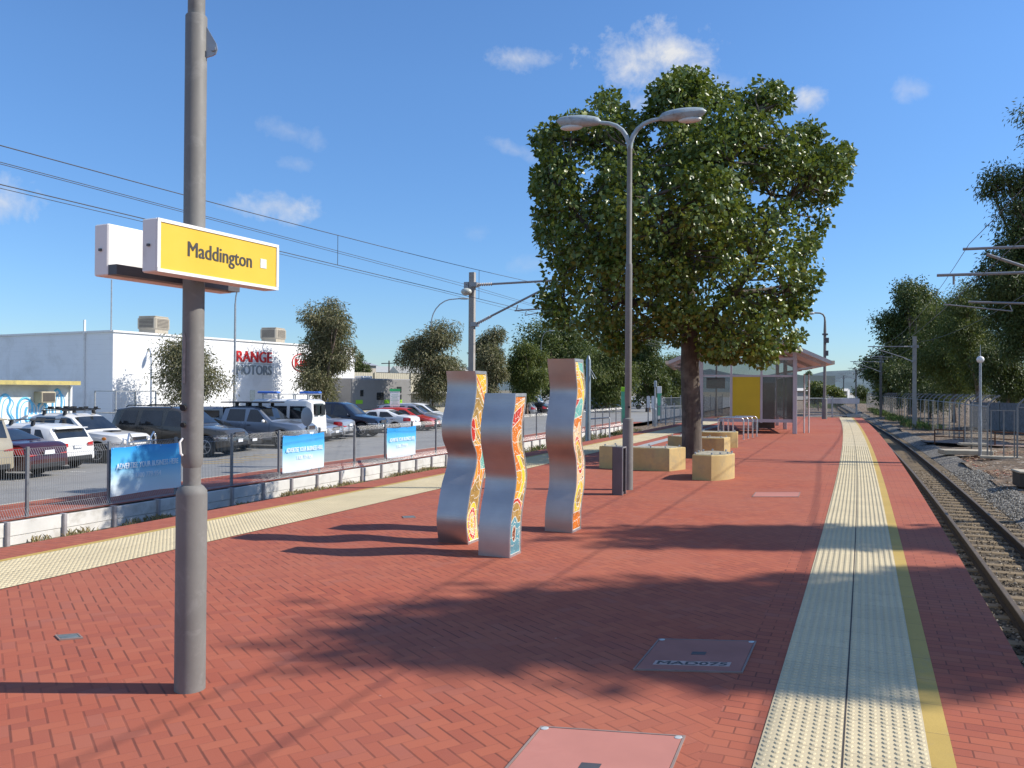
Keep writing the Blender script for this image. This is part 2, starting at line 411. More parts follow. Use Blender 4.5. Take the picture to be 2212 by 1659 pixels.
# arc length table for paving coordinates
_S = {0: 0.0}
def slen(Y):
    key = round(Y * 4)
    if key not in _S:
        a = 0.0; n = abs(key)
        sg = 1 if key > 0 else -1
        for q in range(n): a += .25 * math.hypot(1, slope(sg * (q + .5) / 4)) * sg
        _S[key] = a
    return _S[key]
def strip_rows(t0, t1, Y0, Y1, z, step=.75, nt=1, zf=None):
    n = max(1, round((Y1 - Y0) / step)); rows = []; uvs = []
    for i in range(n + 1):
        Y = Y0 + (Y1 - Y0) * i / n
        ts = [t1 + (t0 - t1) * j / nt for j in range(nt + 1)]
        rows.append([tuple(P(Y, t, z if zf is None else zf(Y, t))) for t in ts]); uvs.append([(slen(Y), t) for t in ts])
    return rows, uvs
def strip(name, t0, t1, Y0, Y1, z, mat, step=.75, nt=1, zf=None, kind='structure', parent=None):
    mb = MB(); rows, uvs = strip_rows(t0, t1, Y0, Y1, z, step, nt, zf); mb.grid(rows, uvs)
    return mb.build(name, mat, parent, kind=kind)
Y0P, Y1P = -3.0, 51.0
WID = 8.7
# the body of the platform: coping edges and side walls
m_conc = M('concrete', (.40, .38, .34), .85, var=.2, vscale=2, bump=.25, dirt=(.2, .18, .15), dscale=1.6)
mb = MB()
n = 72; secs = []
prof = [(0.012, -.004), (0.0, -.03), (0.0, -.12), (.10, -.14), (.10, -1.6), (WID - .1, -1.6), (WID - .1, -.14), (WID, -.12), (WID, -.03), (WID - .012, -.004)]
for i in range(n + 1):
    Y = Y0P + (Y1P - Y0P) * i / n; secs.append([tuple(P(Y, t, z)) for t, z in prof])
k = len(prof); vs = [p for s_ in secs for p in s_]; fs = []
for i in range(n):
    for j in range(k):
        a, b2 = i * k + j, i * k + (j + 1) % k; fs.append((a, b2, b2 + k, a + k))
fs += [tuple(range(k)), tuple(n * k + j for j in range(k))[::-1]]
mb.add(vs, fs); mb.build('platform', m_conc, kind='structure')
strip('paving_edge', .012, .50, Y0P, Y1P, 0, m_run)
strip('yellow_line', .50, .60, Y0P, Y1P, .002, m_yel)
strip('paving_course', 1.30, 1.525, Y0P, Y1P, 0, m_run)
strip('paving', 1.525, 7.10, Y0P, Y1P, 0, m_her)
strip('yellow_line', 8.06, 8.16, Y0P, Y1P, .002, m_yel)
strip('paving_edge', 8.16, WID - .012, Y0P, Y1P, 0, m_run)
def tactile(t0, t1, dome_to, dome_from, seam):
    mb = MB(); rows, uvs = strip_rows(t0, t1, Y0P, Y1P, .005, .5, 2); mb.grid(rows, uvs)
    d = .05; s0 = slen(dome_from)
    cols = int(round((t1 - t0) / d)); ns = int((slen(dome_to) - s0) / d)
    vs = []; fs = []; uvl = []
    for i in range(ns):
        s_ = (math.floor(s0 / d) + i + .5) * d
        Y = float(np.interp(s_, TAB_S, TAB_Y)); h_ = HEAD(Y); far = P(Y, 4).y > 12
        nn = 6 if far else 8
        for j in range(cols):
            t = (math.floor(t0 / d + .5) + j + .5) * d
            c = P(Y, t, 0); o = len(vs)
            for rr, zz in ((.0185, .0052), (.0115, .0105)):
                for q in range(nn):
                    a = 2 * math.pi * q / nn; vs.append((c.x + rr * math.cos(a), c.y + rr * math.sin(a), zz))
            for q in range(nn):
                fs.append((o + q, o + (q + 1) % nn, o + nn + (q + 1) % nn, o + nn + q)); uvl.append([(s_ + .0, t)] * 4)
            fs.append(tuple(o + nn + q for q in range(nn))); uvl.append([(s_, t)] * nn)
    mb.add(vs, fs, uvl)
    # the seam between the two rows of tiles
    if seam:
        mb.cur = 1; r2, u2 = strip_rows(seam - .004, seam + .004, Y0P, Y1P, .0065, .75); mb.grid(r2, u2)
    return mb.build('tactile_paving', [m_tact, M('joint_dark', (.05, .04, .035), .9)], kind='structure')
TAB_Y = [q / 4 for q in range(-16, 240)]; TAB_S = [slen(q) for q in TAB_Y]
tactile(.60, 1.30, 24, .8, .95)
tactile(7.10, 8.06, 26, 3.0, 7.58)
strip('drain_strip', 6.45, 6.75, 18.2, 36, .004, M('drain_grey', (.36, .36, .35), .8, var=.15, vscale=4, bump=.2))

# ------------------------------------------------------------------ ground, ballast, car park
def ballast_mat(name, cols, sc):
    m, N, b = newmat(name); ob = N.coord(); v = N.voro(ob, sc)
    hue = N.sep(v.outputs['Color'])[0]
    c = N.ramp(hue, [(0, cols[0]), (.4, cols[1]), (.8, cols[2]), (1, cols[3])])
    c = N.mix(N.rng(v.outputs['Distance'], .35, .75, 0, .8), c, (.03, .025, .02))
    c = N.mix(N.rng(N.noise(ob, .8, 5, .7), .42, .7, 0, .6), c, cols[1])
    N.put(b.inputs['Base Color'], c); b.inputs['Roughness'].default_value = .9
    N.put(b.inputs['Normal'], N.bump(N.m('SUBTRACT', 1, v.outputs['Distance']), 1.0, .03)); return m
m_bal = ballast_mat('ballast_brown', [(.05, .036, .02), (.09, .064, .034), (.14, .10, .055), (.30, .25, .18)], 22)
m_balg = ballast_mat('ballast_grey', [(.10, .09, .072), (.19, .17, .14), (.29, .265, .22), (.56, .52, .45)], 17)
def dirt_mat(name, cols, sc=1.):
    m, N, b = newmat(name); ob = N.coord()
    f = N.noise(ob, .6 * sc, 8, .68, .4); c = N.ramp(f, [(.28, cols[0]), (.45, cols[1]), (.6, cols[2]), (.75, cols[3])])
    v = N.voro(ob, 9 * sc); hue = N.sep(v.outputs['Color'])[0]
    c = N.mix(N.rng(hue, .72, .76, 0, .75), c, (.32, .22, .14)); c = N.mix(N.rng(hue, .93, .95, 0, .8), c, (.5, .45, .38))
    c = N.mix(N.rng(N.noise(ob, 30 * sc, 4), .4, .68, 0, .5), c, (.07, .055, .04))
    N.put(b.inputs['Base Color'], c); b.inputs['Roughness'].default_value = .95
    N.put(b.inputs['Normal'], N.bump(N.m('ADD', N.noise(ob, 12 * sc, 6, .7), N.m('MULTIPLY', hue, .2)), .9, .06)); return m
m_dirt = dirt_mat('dirt_litter', [(.075, .05, .03), (.13, .088, .052), (.175, .12, .072), (.165, .135, .08)])
m_far = dirt_mat('far_ground', [(.10, .10, .05), (.16, .14, .08), (.22, .19, .12), (.12, .13, .055)], .25)
mb = MB(); mb.grid([[(x, y, -1.75) for x in (-4000, -400, 0, 400, 4000)] for y in (-200, 100, 600, 5000)]); mb.build('ground', m_far, kind='structure')
def undul(a, f=1.0): return lambda Y, t: a + .07 * math.sin(Y * .9 * f + t) + .05 * math.sin(t * 1.7 - Y * .4) + .03 * math.sin(Y * 2.9 + t * 2.3)
strip('ballast', -2.5, .2, -3, 330, -1.338, m_bal, 1.5, 4)
strip('ballast_shoulder', -3.3, -2.4, -3, 330, -1.25, m_balg, 1.5, 3, zf=lambda Y, t: -1.33 + .17 * max(0, min(1, (-2.4 - t) / .7)) + .010 * math.sin(Y * 2.1 + t * 3))
u_ = undul(-1.0)
strip('dirt', -60, -3.0, -3, 330, -1.05, m_dirt, 1.0, 60, zf=lambda Y, t: u_(Y, t) - .10 * max(0, min(1, (t + 6.5) / 3)) - .1)
strip('ballast', WID - .3, 12.4, -3, 330, -1.42, m_bal, 3, 2)
strip('dirt', 12.4, 16.2, -3, 60, -1.45, m_dirt, 1.5, 3)
strip('dirt', -.1, 16.4, Y1P, 330, -1.3, m_dirt, 2, 6, zf=lambda Y, t: -1.30 + .1 * math.sin(Y * .3 + t) if Y < 70 else -1.2)
# asphalt car park behind the retaining wall
m, N, b = newmat('asphalt'); ob = N.coord(); v = N.voro(ob, 60)
c = N.mix(N.rng(N.noise(ob, .5, 6, .65), .35, .7), (.22, .215, .205), (.29, .285, .27))
c = N.mix(N.rng(N.sep(v.outputs['Color'])[0], .6, 1, 0, .5), c, (.33, .32, .3))
c = N.mix(N.rng(N.noise(ob, 1.7, 6, .7, 1.0), .6, .75, 0, .5), c, (.13, .125, .12))
N.put(b.inputs['Base Color'], c); b.inputs['Roughness'].default_value = .88; N.put(b.inputs['Normal'], N.bump(v.outputs['Distance'], .4, .006)); m_asph = m
TW = 15.9
mb = MB(); rows, uvs = strip_rows(TW + .02, TW + 120, -20, 330, -1.0, 5, 2); mb.grid(rows, uvs)
mb.build('car_park', m_asph, kind='structure')
strip('footpath', TW + .02, TW + 2.1, -10, 62, -.985, m_path)
strip('path_edge_line', TW + 2.1, TW + 2.2, -10, 62, -.984, M('path_kerb', (.55, .5, .4), .8))
m_line = M('road_paint', (.62, .60, .55), .8, var=.2, vscale=8, dirt=(.25, .24, .22), dscale=5)
m_lineY = M('road_paint_yellow', (.55, .36, .08), .8, var=.2, vscale=8, dirt=(.22, .2, .17), dscale=5)
for i in range(14):
    Yb = 22.8 + 2.3 * i; x = -13.0 + .3 * (Yb - 25); mb = MB()
    mb.box((x - 2.6, Yb + .55, -.9945), (5.4, .1, .003), -.2); mb.build('bay_line', m_line, kind='structure')
mb = MB()
for q in range(5): mb.box((-10.2 + .3 * q, 28.2 + q * 1.05, -.9945), (2.2, .1, .003), R(35))
mb.build('hatched_marking', m_lineY, kind='structure')
# hills on the horizon
m_hill = M('hill_scrub', (.085, .12, .13), .95, var=.3, vscale=.012)
rows = []
for i, d in enumerate((2300, 2600, 3200)):
    row = []
    for q in range(61):
        x = -400 + q * 60
        row.append((x, d, (-2 if i == 0 else (62 + 8 * math.sin(q * .55) + 6 * math.sin(q * 1.9) + 5 * math.sin(q * 3.1)) if i == 1 else 20)))
    rows.append(row)
mb = MB(); mb.grid(rows); mb.build('hills', m_hill, kind='structure', smooth=60)
# ------------------------------------------------------------------ station furniture
m_pole = M('galv_grey', (.185, .176, .162), .62, metal=.0, var=.10, vscale=4, bump=.06, bscale=40, dirt=(.235, .225, .21), dscale=11, spec=.35)
m_galv = M('galvanised', (.36, .37, .38), .42, metal=.6, var=.18, vscale=9, bump=.05)
m_dgrey = M('dark_grey_steel', (.10, .095, .10), .5, metal=.3, var=.15)
m_white = M('white_paint', (.78, .77, .75), .5, var=.05, dirt=(.6, .58, .54), dscale=3)
m_black = M('black_rubber', (.015, .015, .015), .7)
m_rust = M('rust', (.16, .07, .035), .8, var=.3)

# ---- name sign on its pole
b0 = G(410, 1500, 0); py_ = b0.y + .08; px_ = b0.x * py_ / b0.y
T = thing('station_sign', 'tall grey pole with a thick base carrying white name boxes that read Maddington', 'station sign', (px_, py_, 0))
mb = MB(); mb.lathe([(.079, 0), (.079, 1.03), (.077, 1.05), (.06, 1.072), (.05, 1.08)], n=28); mb.build('base_post', m_pole, T, smooth=40)
mb = MB(); mb.lathe([(.046, 1.05), (.046, 1.3)], n=24)
mb.lathe([(.0465, 1.175), (.055, 1.2), (.0555, 1.25), (.0555, 3.57), (.053, 3.575), (.046, 3.576)], n=28)
mb.lathe([(.044, 3.56), (.044, 6.2), (.02, 6.22)], n=20); mb.build('pole', m_pole, T, smooth=40)
mb = MB(); mb.prism([(.035, -.012), (.155, -.012), (.155, .012), (.035, .012)], 3.34, 3.36)
v = [(.04, -.005, 3.52), (.055, -.005, 3.52), (.108, -.005, 3.43), (.114, -.005, 3.40), (.105, -.005, 3.375), (.09, -.005, 3.365), (.04, -.005, 3.35)]
v2 = [(a, .005, c_) for a, b_, c_ in v]; k = len(v)
mb = MB(); mb.add(v + v2, [tuple(range(k)), tuple(range(k, 2 * k))[::-1]] + [(i, k + i, k + (i + 1) % k, (i + 1) % k) for i in range(k)])
mb.cyl((.093, -.015, 3.40), (.093, .015, 3.40), .014, n=12); mb.build('bracket', m_galv, T)
for z, r_ in ((1.49, .016), (1.40, .013)):
    mb = MB(); mb.cyl((-.025, -.045, z), (-.028, -.066, z), r_, n=12); mb.build('cable_hole', m_black, T)
mb = MB(); mb.tube([(-.03, -.052, 1.33), (-.04, -.066, 1.31), (-.035, -.064, 1.25), (-.028, -.058, 1.24)], .006, 6); mb.build('cable_tie', m_white, T)
mb = MB()
pts = [(-.037, -.0455), (-.0285, -.051), (-.0185, -.0555)]
rows = [[(x, y, z) for x, y in pts] for z in (1.62, 1.70, 1.80, 1.86, 1.87)]; rows[4] = [(pts[1][0], pts[1][1], 1.89)] * 3
mb.grid(rows); mb.build('torn_sticker', M('torn_paper', (.26, .24, .23), .8, var=.3, vscale=40), T)
Hd = Vector((.4434, .8963, 0)).normalized(); Nn = Vector((Hd.y, -Hd.x, 0))     # along the sign, out of its face
m_signyel = M('sign_yellow', (.72, .475, .045), .4, var=.05, vscale=2)
m_ink = M('sign_ink', (.055, .05, .045), .5)
pole = Vector((px_, py_, 0))
def box_at(mb, c, l, th, h, bev=0.): mb.box((c.x, c.y, c.z), (l, th, h), math.atan2(Hd.y, Hd.x), bev)
zc = 2.278; SH = .258; SLn = .83
for side in (1, -1):
    cface = pole + Nn * side * (.203 if side == 1 else .238); cface.z = zc
    c_ = cface - Nn * side * .05
    mb = MB(); box_at(mb, c_ if side == 1 else c_, SLn, .10, SH, .006)
    if side == 1:
        f = .018
        for dz in (-1, 1): box_at(mb, cface + Vector((0, 0, dz * (SH / 2 - f / 2))) + Nn * .004, SLn - .003, .008, f - .002)
        for dx in (-1, 1): box_at(mb, cface + Hd * dx * (SLn / 2 - f / 2) + Nn * .004, f, .008, SH - 2 * f)
    sb = mb.build('sign_box', m_white, T, world=True)
    mb = MB(); e_ = c_ - Hd * (SLn / 2 + .001); mb.bar(e_ + Nn * .008, e_ - Nn * .008, .016, .012); mb.build('latch', m_dgrey, sb).matrix_parent_inverse = Matrix.Translation(-pole)
    if side == 1:
        mb = MB(); box_at(mb, cface + Nn * .001, SLn - .036, .005, SH - .036); pn = mb.build('sign_panel', m_signyel, sb); pn.matrix_parent_inverse = Matrix.Translation(-pole)
        mb = MB(); put_text(mb, 'Maddington', .435, .098, cface + Hd * (.486 - .5) * SLn + Nn * .0045 + Vector((0, 0, -.004)), Hd, bold=.022, extrude=.001)
        mb.build('lettering', m_ink, sb).matrix_parent_inverse = Matrix.Translation(-pole)
        mb = MB(); cs = cface + Hd * .355 * SLn + Nn * .0052 + Vector((0, 0, .006)); box_at(mb, cs, .046, .002, .05)
        mb.build('sticker', M('sticker_white', (.7, .76, .72), .5, var=.25, vscale=60), sb).matrix_parent_inverse = Matrix.Translation(-pole)
    else:
        mb = MB(); box_at(mb, c_ + Nn * .045 + Vector((0, 0, -SH / 2 + .028)), SLn - .01, .13, .05); mb.build('light_hood', m_dgrey, sb).matrix_parent_inverse = Matrix.Translation(-pole)

# ---- wavy mosaic columns
m_steel, N, b = newmat('brushed_steel'); ob = N.coord()
br = N.noise(N.scale(ob, (3, 3, 260)), 1.0, 3); bl = N.noise(ob, 2.5, 4)
N.put(b.inputs['Base Color'], N.mix(N.rng(bl, .3, .7), (.40, .40, .41), (.52, .515, .51))); b.inputs['Metallic'].default_value = 1.0
N.put(b.inputs['Roughness'], N.rng(br, .2, .8, .42, .58)); b.inputs['Anisotropic'].default_value = .4
N.put(b.inputs['Normal'], N.bump(N.noise(N.scale(ob, (240, 240, 6)), 1., 2), .05, .002))
m_steel_e = M('steel_edge', (.5, .5, .5), .4, metal=.7)
def tile(name, col, v=.16): return M('tile_' + name, col, .3, var=v, vscale=14, bump=.1, bscale=40, spec=.5)
TC = {'or': tile('orange', (.62, .17, .02)), 'am': tile('amber', (.68, .30, .025)), 'ye': tile('yellow', (.72, .55, .04)), 'yo': tile('gold', (.72, .42, .03)), 'rd': tile('red', (.5, .035, .02)),
      'br': tile('ochre', (.36, .22, .06), .35), 'te': tile('teal', (.16, .42, .36)), 'pe': tile('peach', (.75, .48, .25)), 'bl': tile('blue', (.10, .28, .33)), 'ma': tile('maroon', (.20, .06, .03)), 'gr': M('grout', (.70, .64, .54), .7)}
TK = list(TC)
def wob(h, k=0.): return .05 * math.sin(h * 9 + k) + .03 * math.sin(h * 17 + k * 2)
def ell_(u, h, cu, ch, ru, rh): return math.hypot((u - cu) / ru, (h - ch) / rh)
def pat1(u, h):      # u 0..1 near to far, h 0..1 upwards
    e = ell_(u, h, .50, .105, .46, .125)
    if e < .28: return 'yo'
    if e < .55: return ('am' if math.sin(math.atan2((h - .105) * 4, u - .5) * 8) > 0 else 'ye')
    if e < .76: return 'rd'
    if e < 1.0: return 'ye'
    if h < .10: return 'rd' if u < .5 else 'yo'
    if h < .30 + .18 * (.5 - abs(u - .5)): return 'br' if h < .27 else 'br'
    if h < .43 + wob(u * .6): return 'or' if (u + h * 3) % .5 < .26 else 'am'
    if h < .57 and u > .25 and (h - .43) < (u - .2) * .28 and h > .42 : return 'te'
    if h < .57: return 'or'
    if ell_(u, h, .12, .665, .3, .07) < 1: return 'rd'
    if h < .70 + .1 * u: return 'am' if (h * 9 + u * 2) % 1 < .5 else 'br'
    if h < .88 - .12 * (u - .4): return 'br'
    q = h - .95 + .16 * (u - .2)
    if abs(q) < .016: return 'or'
    return 'yo'
def pat2(u, h):
    if h < .30 and ell_(u, h, .38, .13, .17, .048) < 1: return 'ma'
    if h < .19 + .045 * math.sin(min(1, u * 1.4) * 3.1): return 'bl'
    if h < .325 - .05 * (u - .3) ** 2 * 3: return 'br'
    if h < .350 - .05 * (u - .3) ** 2 * 3: return 'rd'
    if h < .62:
        c = u - .42 - .34 * math.sin((h - .33) * 11)
        if abs(c) < .16: return 'ye'
        if c < 0: return 'or' if h > .52 else 'am'
        return 'br' if (h * 13 + u) % 1 < .66 else 'am'
    if ell_(u, h, .95, .70, .42, .085) < 1: return 'br' if ell_(u, h, .95, .70, .3, .06) < 1 else 'am'
    if h < .80 + .07 * u: return 'or'
    if h < .89 + .07 * u: return 'rd' if u < .75 else 'or'
    if h < .945 + .04 * u: return 'am'
    return 'or'
def pat3(u, h):
    if h < .105: return 'or'
    if ell_(u, h, .55, .185, .40, .085) < .62: return 'br'
    if ell_(u, h, .55, .185, .46, .10) < 1: return 'ye' if u < .6 else 'yo'
    e = ell_(u, h, .5, .44, .42, .115)
    if e < .55: return 'br'
    if e < .78: return 'rd' if False else 'yo'
    if e < 1: return 'rd'
    for cu, ch in ((.25, .585), (.5, .59), (.75, .57), (.85, .43), (.86, .37), (.8, .30), (.3, .27), (.62, .29)):
        if ell_(u, h, cu, ch, .07, .011) < 1: return 'ma'
    if h < .615 + wob(u, 1) * .3: return 'pe'
    if h < .66 + .02 * u: return 'or'
    if h < .755 - .03 * math.cos(u * 5) and u < .9: return 'te'
    c = u - (.52 + .34 * math.sin((h - .70) * 10.5 + .9))
    if abs(c) < .13: return 'ye'
    if c < 0: return 'rd' if h < .78 else ('ye' if h > .9 and (h * 20) % 1 < .3 else 'am')
    return 'te' if h > .955 - .05 * (u - .5) else 'br'
def wave_fn(pts):
    ys = [p[1] for p in pts]; xs = [p[0] for p in pts]
    o = sorted(range(len(ys)), key=lambda i: ys[i]); ys = np.array([ys[i] for i in o], float); xs = np.array([xs[i] for i in o], float)
    # smooth by a small cubic (catmull-rom through the points)
    d = np.gradient(xs, ys)
    def f(y):
        i = int(np.clip(np.searchsorted(ys, y) - 1, 0, len(ys) - 2)); h = ys[i + 1] - ys[i]; t = (y - ys[i]) / h
        return float((2 * t**3 - 3 * t**2 + 1) * xs[i] + (t**3 - 2 * t**2 + t) * h * d[i] + (-2 * t**3 + 3 * t**2) * xs[i + 1] + (t**3 - t**2) * h * d[i + 1])
    return f
def sculpture(label, corner_px, Wd, Dp, Ht, pts, ybase, ytop, pat, seed):
    c = G(*corner_px, 0); th = math.atan(.42)
    e = Vector((math.cos(th), -math.sin(th), 0)); g = Vector((math.sin(th), math.cos(th), 0))
    T = thing('mosaic_column', label, 'sculpture', (c.x, c.y, 0), -th, 'wavy steel and mosaic columns')
    f = wave_fn(pts); k = .2917 / 1790 * c.y / math.sin(th); x0 = f(ybase)
    off = lambda h: (f(ybase + (ytop - ybase) * h) - x0) * k
    # local frame: x along e (right), y along g (away); corner at the origin
    n = 64; mb = MB(); hs = [i / n for i in range(n + 1)]
    ring = lambda h: [(-Wd, off(h), h * Ht), (0, off(h), h * Ht), (0, off(h) + Dp, h * Ht), (-Wd, off(h) + Dp, h * Ht)]
    rows = [ring(h) + [ring(h)[0]] for h in hs]; mb.grid(rows)
    top = ring(1); mb.add(top, [(0, 1, 2, 3)])
    mb.build('steel_shell', m_steel, T, smooth=35)
    # pale rims down both edges of the mosaic end
    mb = MB()
    for a0, a1 in ((0, .018), (Dp - .012, Dp)):
        mb.grid([[(.0, off(h) + a0, h * Ht), (.012, off(h) + a0, h * Ht), (.012, off(h) + a1, h * Ht), (0, off(h) + a1, h * Ht)] for h in hs])
    for z0, z1 in ((0, .022), (Ht - .03, Ht + .002)):
        h = z0 / Ht if z0 > 1 else 0
        mb.box((.006, off(1 if z0 else 0) + Dp / 2, (z0 + z1) / 2), (.014, Dp - .034, z1 - z0))
    mb.build('edge_trim', m_steel_e, T)
    # the mosaic: small tiles, grout between the areas
    rr = random.Random(seed); NU, NH = 34, 230; sd = [(rr.random(), rr.random()) for _ in range(60)]
    grid = [[None] * NU for _ in range(NH)]
    for jh in range(NH):
        for iu in range(NU):
            u, h = (iu + .5) / NU, (jh + .5) / NH; u2 = u + .03 * math.sin(h * 31); h2 = h + .006 * math.sin(u * 7 + seed)
            best = min(range(60), key=lambda q: (sd[q][0] - u2) ** 2 + ((sd[q][1] - h2) * Ht / Dp) ** 2)
            grid[jh][iu] = (pat(u, h), best)
    mb = MB(); u0, u1 = .024, Dp - .016; vs = []
    for jh in range(NH + 1):
        for iu in range(NU + 1):
            h = .012 + .972 * jh / NH; vs.append((.005, off(h) + u0 + (u1 - u0) * iu / NU, h * Ht))
    fs = []; mi = []
    for jh in range(NH):
        for iu in range(NU):
            a = jh * (NU + 1) + iu; fs.append((a, a + 1, a + NU + 2, a + NU + 1)); gme = grid[jh][iu]
            edge = any(grid[min(NH - 1, jh + dj)][min(NU - 1, iu + di)][0] != gme[0] for dj, di in ((1, 0), (0, 1)))
            crack = any(grid[min(NH - 1, jh + dj)][min(NU - 1, iu + di)] != gme for dj, di in ((1, 0),)) and rr.random() < .75
            bord = iu in (0, NU - 1) or jh in (0, NH - 1)
            mi.append(TK.index('gr' if edge or crack or bord else gme[0]))
    mb.add(vs, fs); mb.mi = mi
    mb.build('mosaic_panel', [TC[q] for q in TK], T)
    return T
sculpture('wavy steel column left of the other two, its mosaic ending in a yellow sun at the foot', (1009.4, 1176.3), .33, .285, 1.79,
          [(388, 200), (395, 280), (385, 450), (362, 600), (368, 710), (400, 830), (398, 910), (365, 1060), (345, 1200), (335, 1300), (340, 1400), (350, 1485)], 1485, 200, pat1, 3)
sculpture('shortest wavy steel column, standing in front with a blue patch at the mosaic foot', (1098.4, 1205.5), .315, .285, 1.56,
          [(690, 365), (685, 450), (665, 600), (665, 720), (690, 900), (700, 1000), (695, 1080), (675, 1200), (660, 1330), (655, 1450), (655, 1585)], 1585, 365, pat2, 5)
sculpture('tallest wavy steel column, right and behind, with teal and peach mosaic', (1234, 1151.5), .315, .32, 1.95,
          [(1130, 110), (1140, 200), (1155, 350), (1140, 480), (1120, 650), (1125, 750), (1150, 860), (1155, 960), (1150, 1080), (1130, 1180), (1120, 1300), (1120, 1400)], 1400, 110, pat3, 9)

# ---- double headed lamps
m_lampgrey = M('lamp_shell', (.34, .40, .43), .4, var=.12, vscale=6, dirt=(.22, .2, .18), dscale=9)
def lamp_head(T, p0, d, L=.74):
    """long capsule head from p0 outwards along d"""
    d = Vector(d).normalized(); sd_ = d.cross(Vector((0, 0, 1))); mb = MB(); rows = []
    for q in range(15):
        t = q / 14; a = math.sin(math.pi * min(1, max(0, t)) ** .8) ** .45 if 0 < t < 1 else 0
        rw = .035 + .085 * (a if t < .5 else a); rw *= (.62 + .38 * min(1, t * 2.2)); rt = .088 * a + .015; rb = (.07 + .05 * min(1, max(0, t - .35) * 3)) * a + .01
        if t in (0, 1): rw, rt, rb = .012, .012, .012
        c = Vector(p0) + d * (t * L) + Vector((0, 0, .01 + .03 * t)); row = []
        for j in range(13):
            an = 2 * math.pi * j / 12; z = math.sin(an); row.append(tuple(c + sd_ * math.cos(an) * rw + Vector((0, 0, z * (rt if z > 0 else rb)))))
        rows.append(row)
    mb.grid(rows); h = mb.build('lamp_head', m_lampgrey, T, smooth=60)
    mb = MB(); c = Vector(p0) + d * L * .66 + Vector((0, 0, -.072))
    mb.ell((c.x, c.y, c.z), (.19, .085, .05), 14, 8, math.atan2(d.y, d.x)); mb.build('diffuser', M('lamp_lens', (.62, .62, .6), .25, var=.08), h, smooth=60)
def double_lamp(label, loc, rz):
    T = thing('street_lamp', label, 'street lamp', loc, rz, 'double headed platform lamps')
    mb = MB(); mb.lathe([(.086, 0), (.086, 1.12), (.083, 1.14), (.055, 1.155)], n=24); mb.build('base_post', m_pole, T, smooth=40)
    mb = MB(); mb.lathe([(.05, 1.13), (.05, 1.4), (.054, 1.41), (.054, 3.62), (.05, 3.64), (.043, 3.65), (.041, 5.55)], n=20); mb.build('pole', m_pole, T, smooth=40)
    for sx in (1, -1):
        mb = MB(); pts = [(0, 0, 5.48), (.012 * sx, 0, 5.58), (.05 * sx, 0, 5.69), (.12 * sx, 0, 5.80), (.22 * sx, 0, 5.88), (.34 * sx, 0, 5.925), (.5 * sx, 0, 5.95)]
        mb.tube(pts, [.041, .04, .038, .036, .034, .032, .03], 10); mb.build('arm', m_lampgrey, T, smooth=60)
        lamp_head(T, (.46 * sx, 0, 5.95), (sx, 0, .04))
    mb = MB(); mb.cyl((.02, -.05, 1.33), (.025, -.07, 1.33), .018); mb.build('access_bolt', m_black, T)
    return T
p = G(1357, 1059, 0)
L0 = double_lamp('tall double headed lamp post standing before the tree, a slim bin at its foot', (p.x, p.y + .08, 0), R(-13))
p = G(1547, 900, 0)
dup(L0, (p.x, p.y, 0), R(-22), 'lamp post close to the shelter, its top lost in the tree crown')

# ---- slim bin beside the lamp
c = G(1322, 1069, 0); th = -math.atan(.42)
T = thing('slim_bin', 'slim dark grey metal bin open on its right side, next to the lamp foot', 'bin', (c.x, c.y, 0), th)
mb = MB(); w_, d_, h_ = .155, .21, .73
mb.box((.006, d_ / 2, h_ / 2), (.012, d_, h_)); mb.box((w_ / 2, .006, h_ / 2), (w_ - .003, .012, h_ - .002)); mb.box((w_ / 2, d_ - .006, h_ / 2), (w_ - .003, .012, h_ - .002)); mb.box((w_ / 2, d_ / 2, h_ - .006), (w_ - .026, d_ - .026, .012)); mb.box((w_ / 2, d_ / 2, .02), (w_ - .026, d_ - .026, .04))
mb.build('bin_shell', M('bin_grey', (.13, .12, .13), .45, metal=.5, var=.15), T)
mb = MB()
for y in (.008, d_ - .008): mb.box((w_ + .004, y, h_ / 2), (.012, .018, h_ + .004))
mb.box((w_ + .004, d_ / 2, h_ - .006), (.012, d_ - .036, .02)); mb.build('bin_frame', m_galv, T)

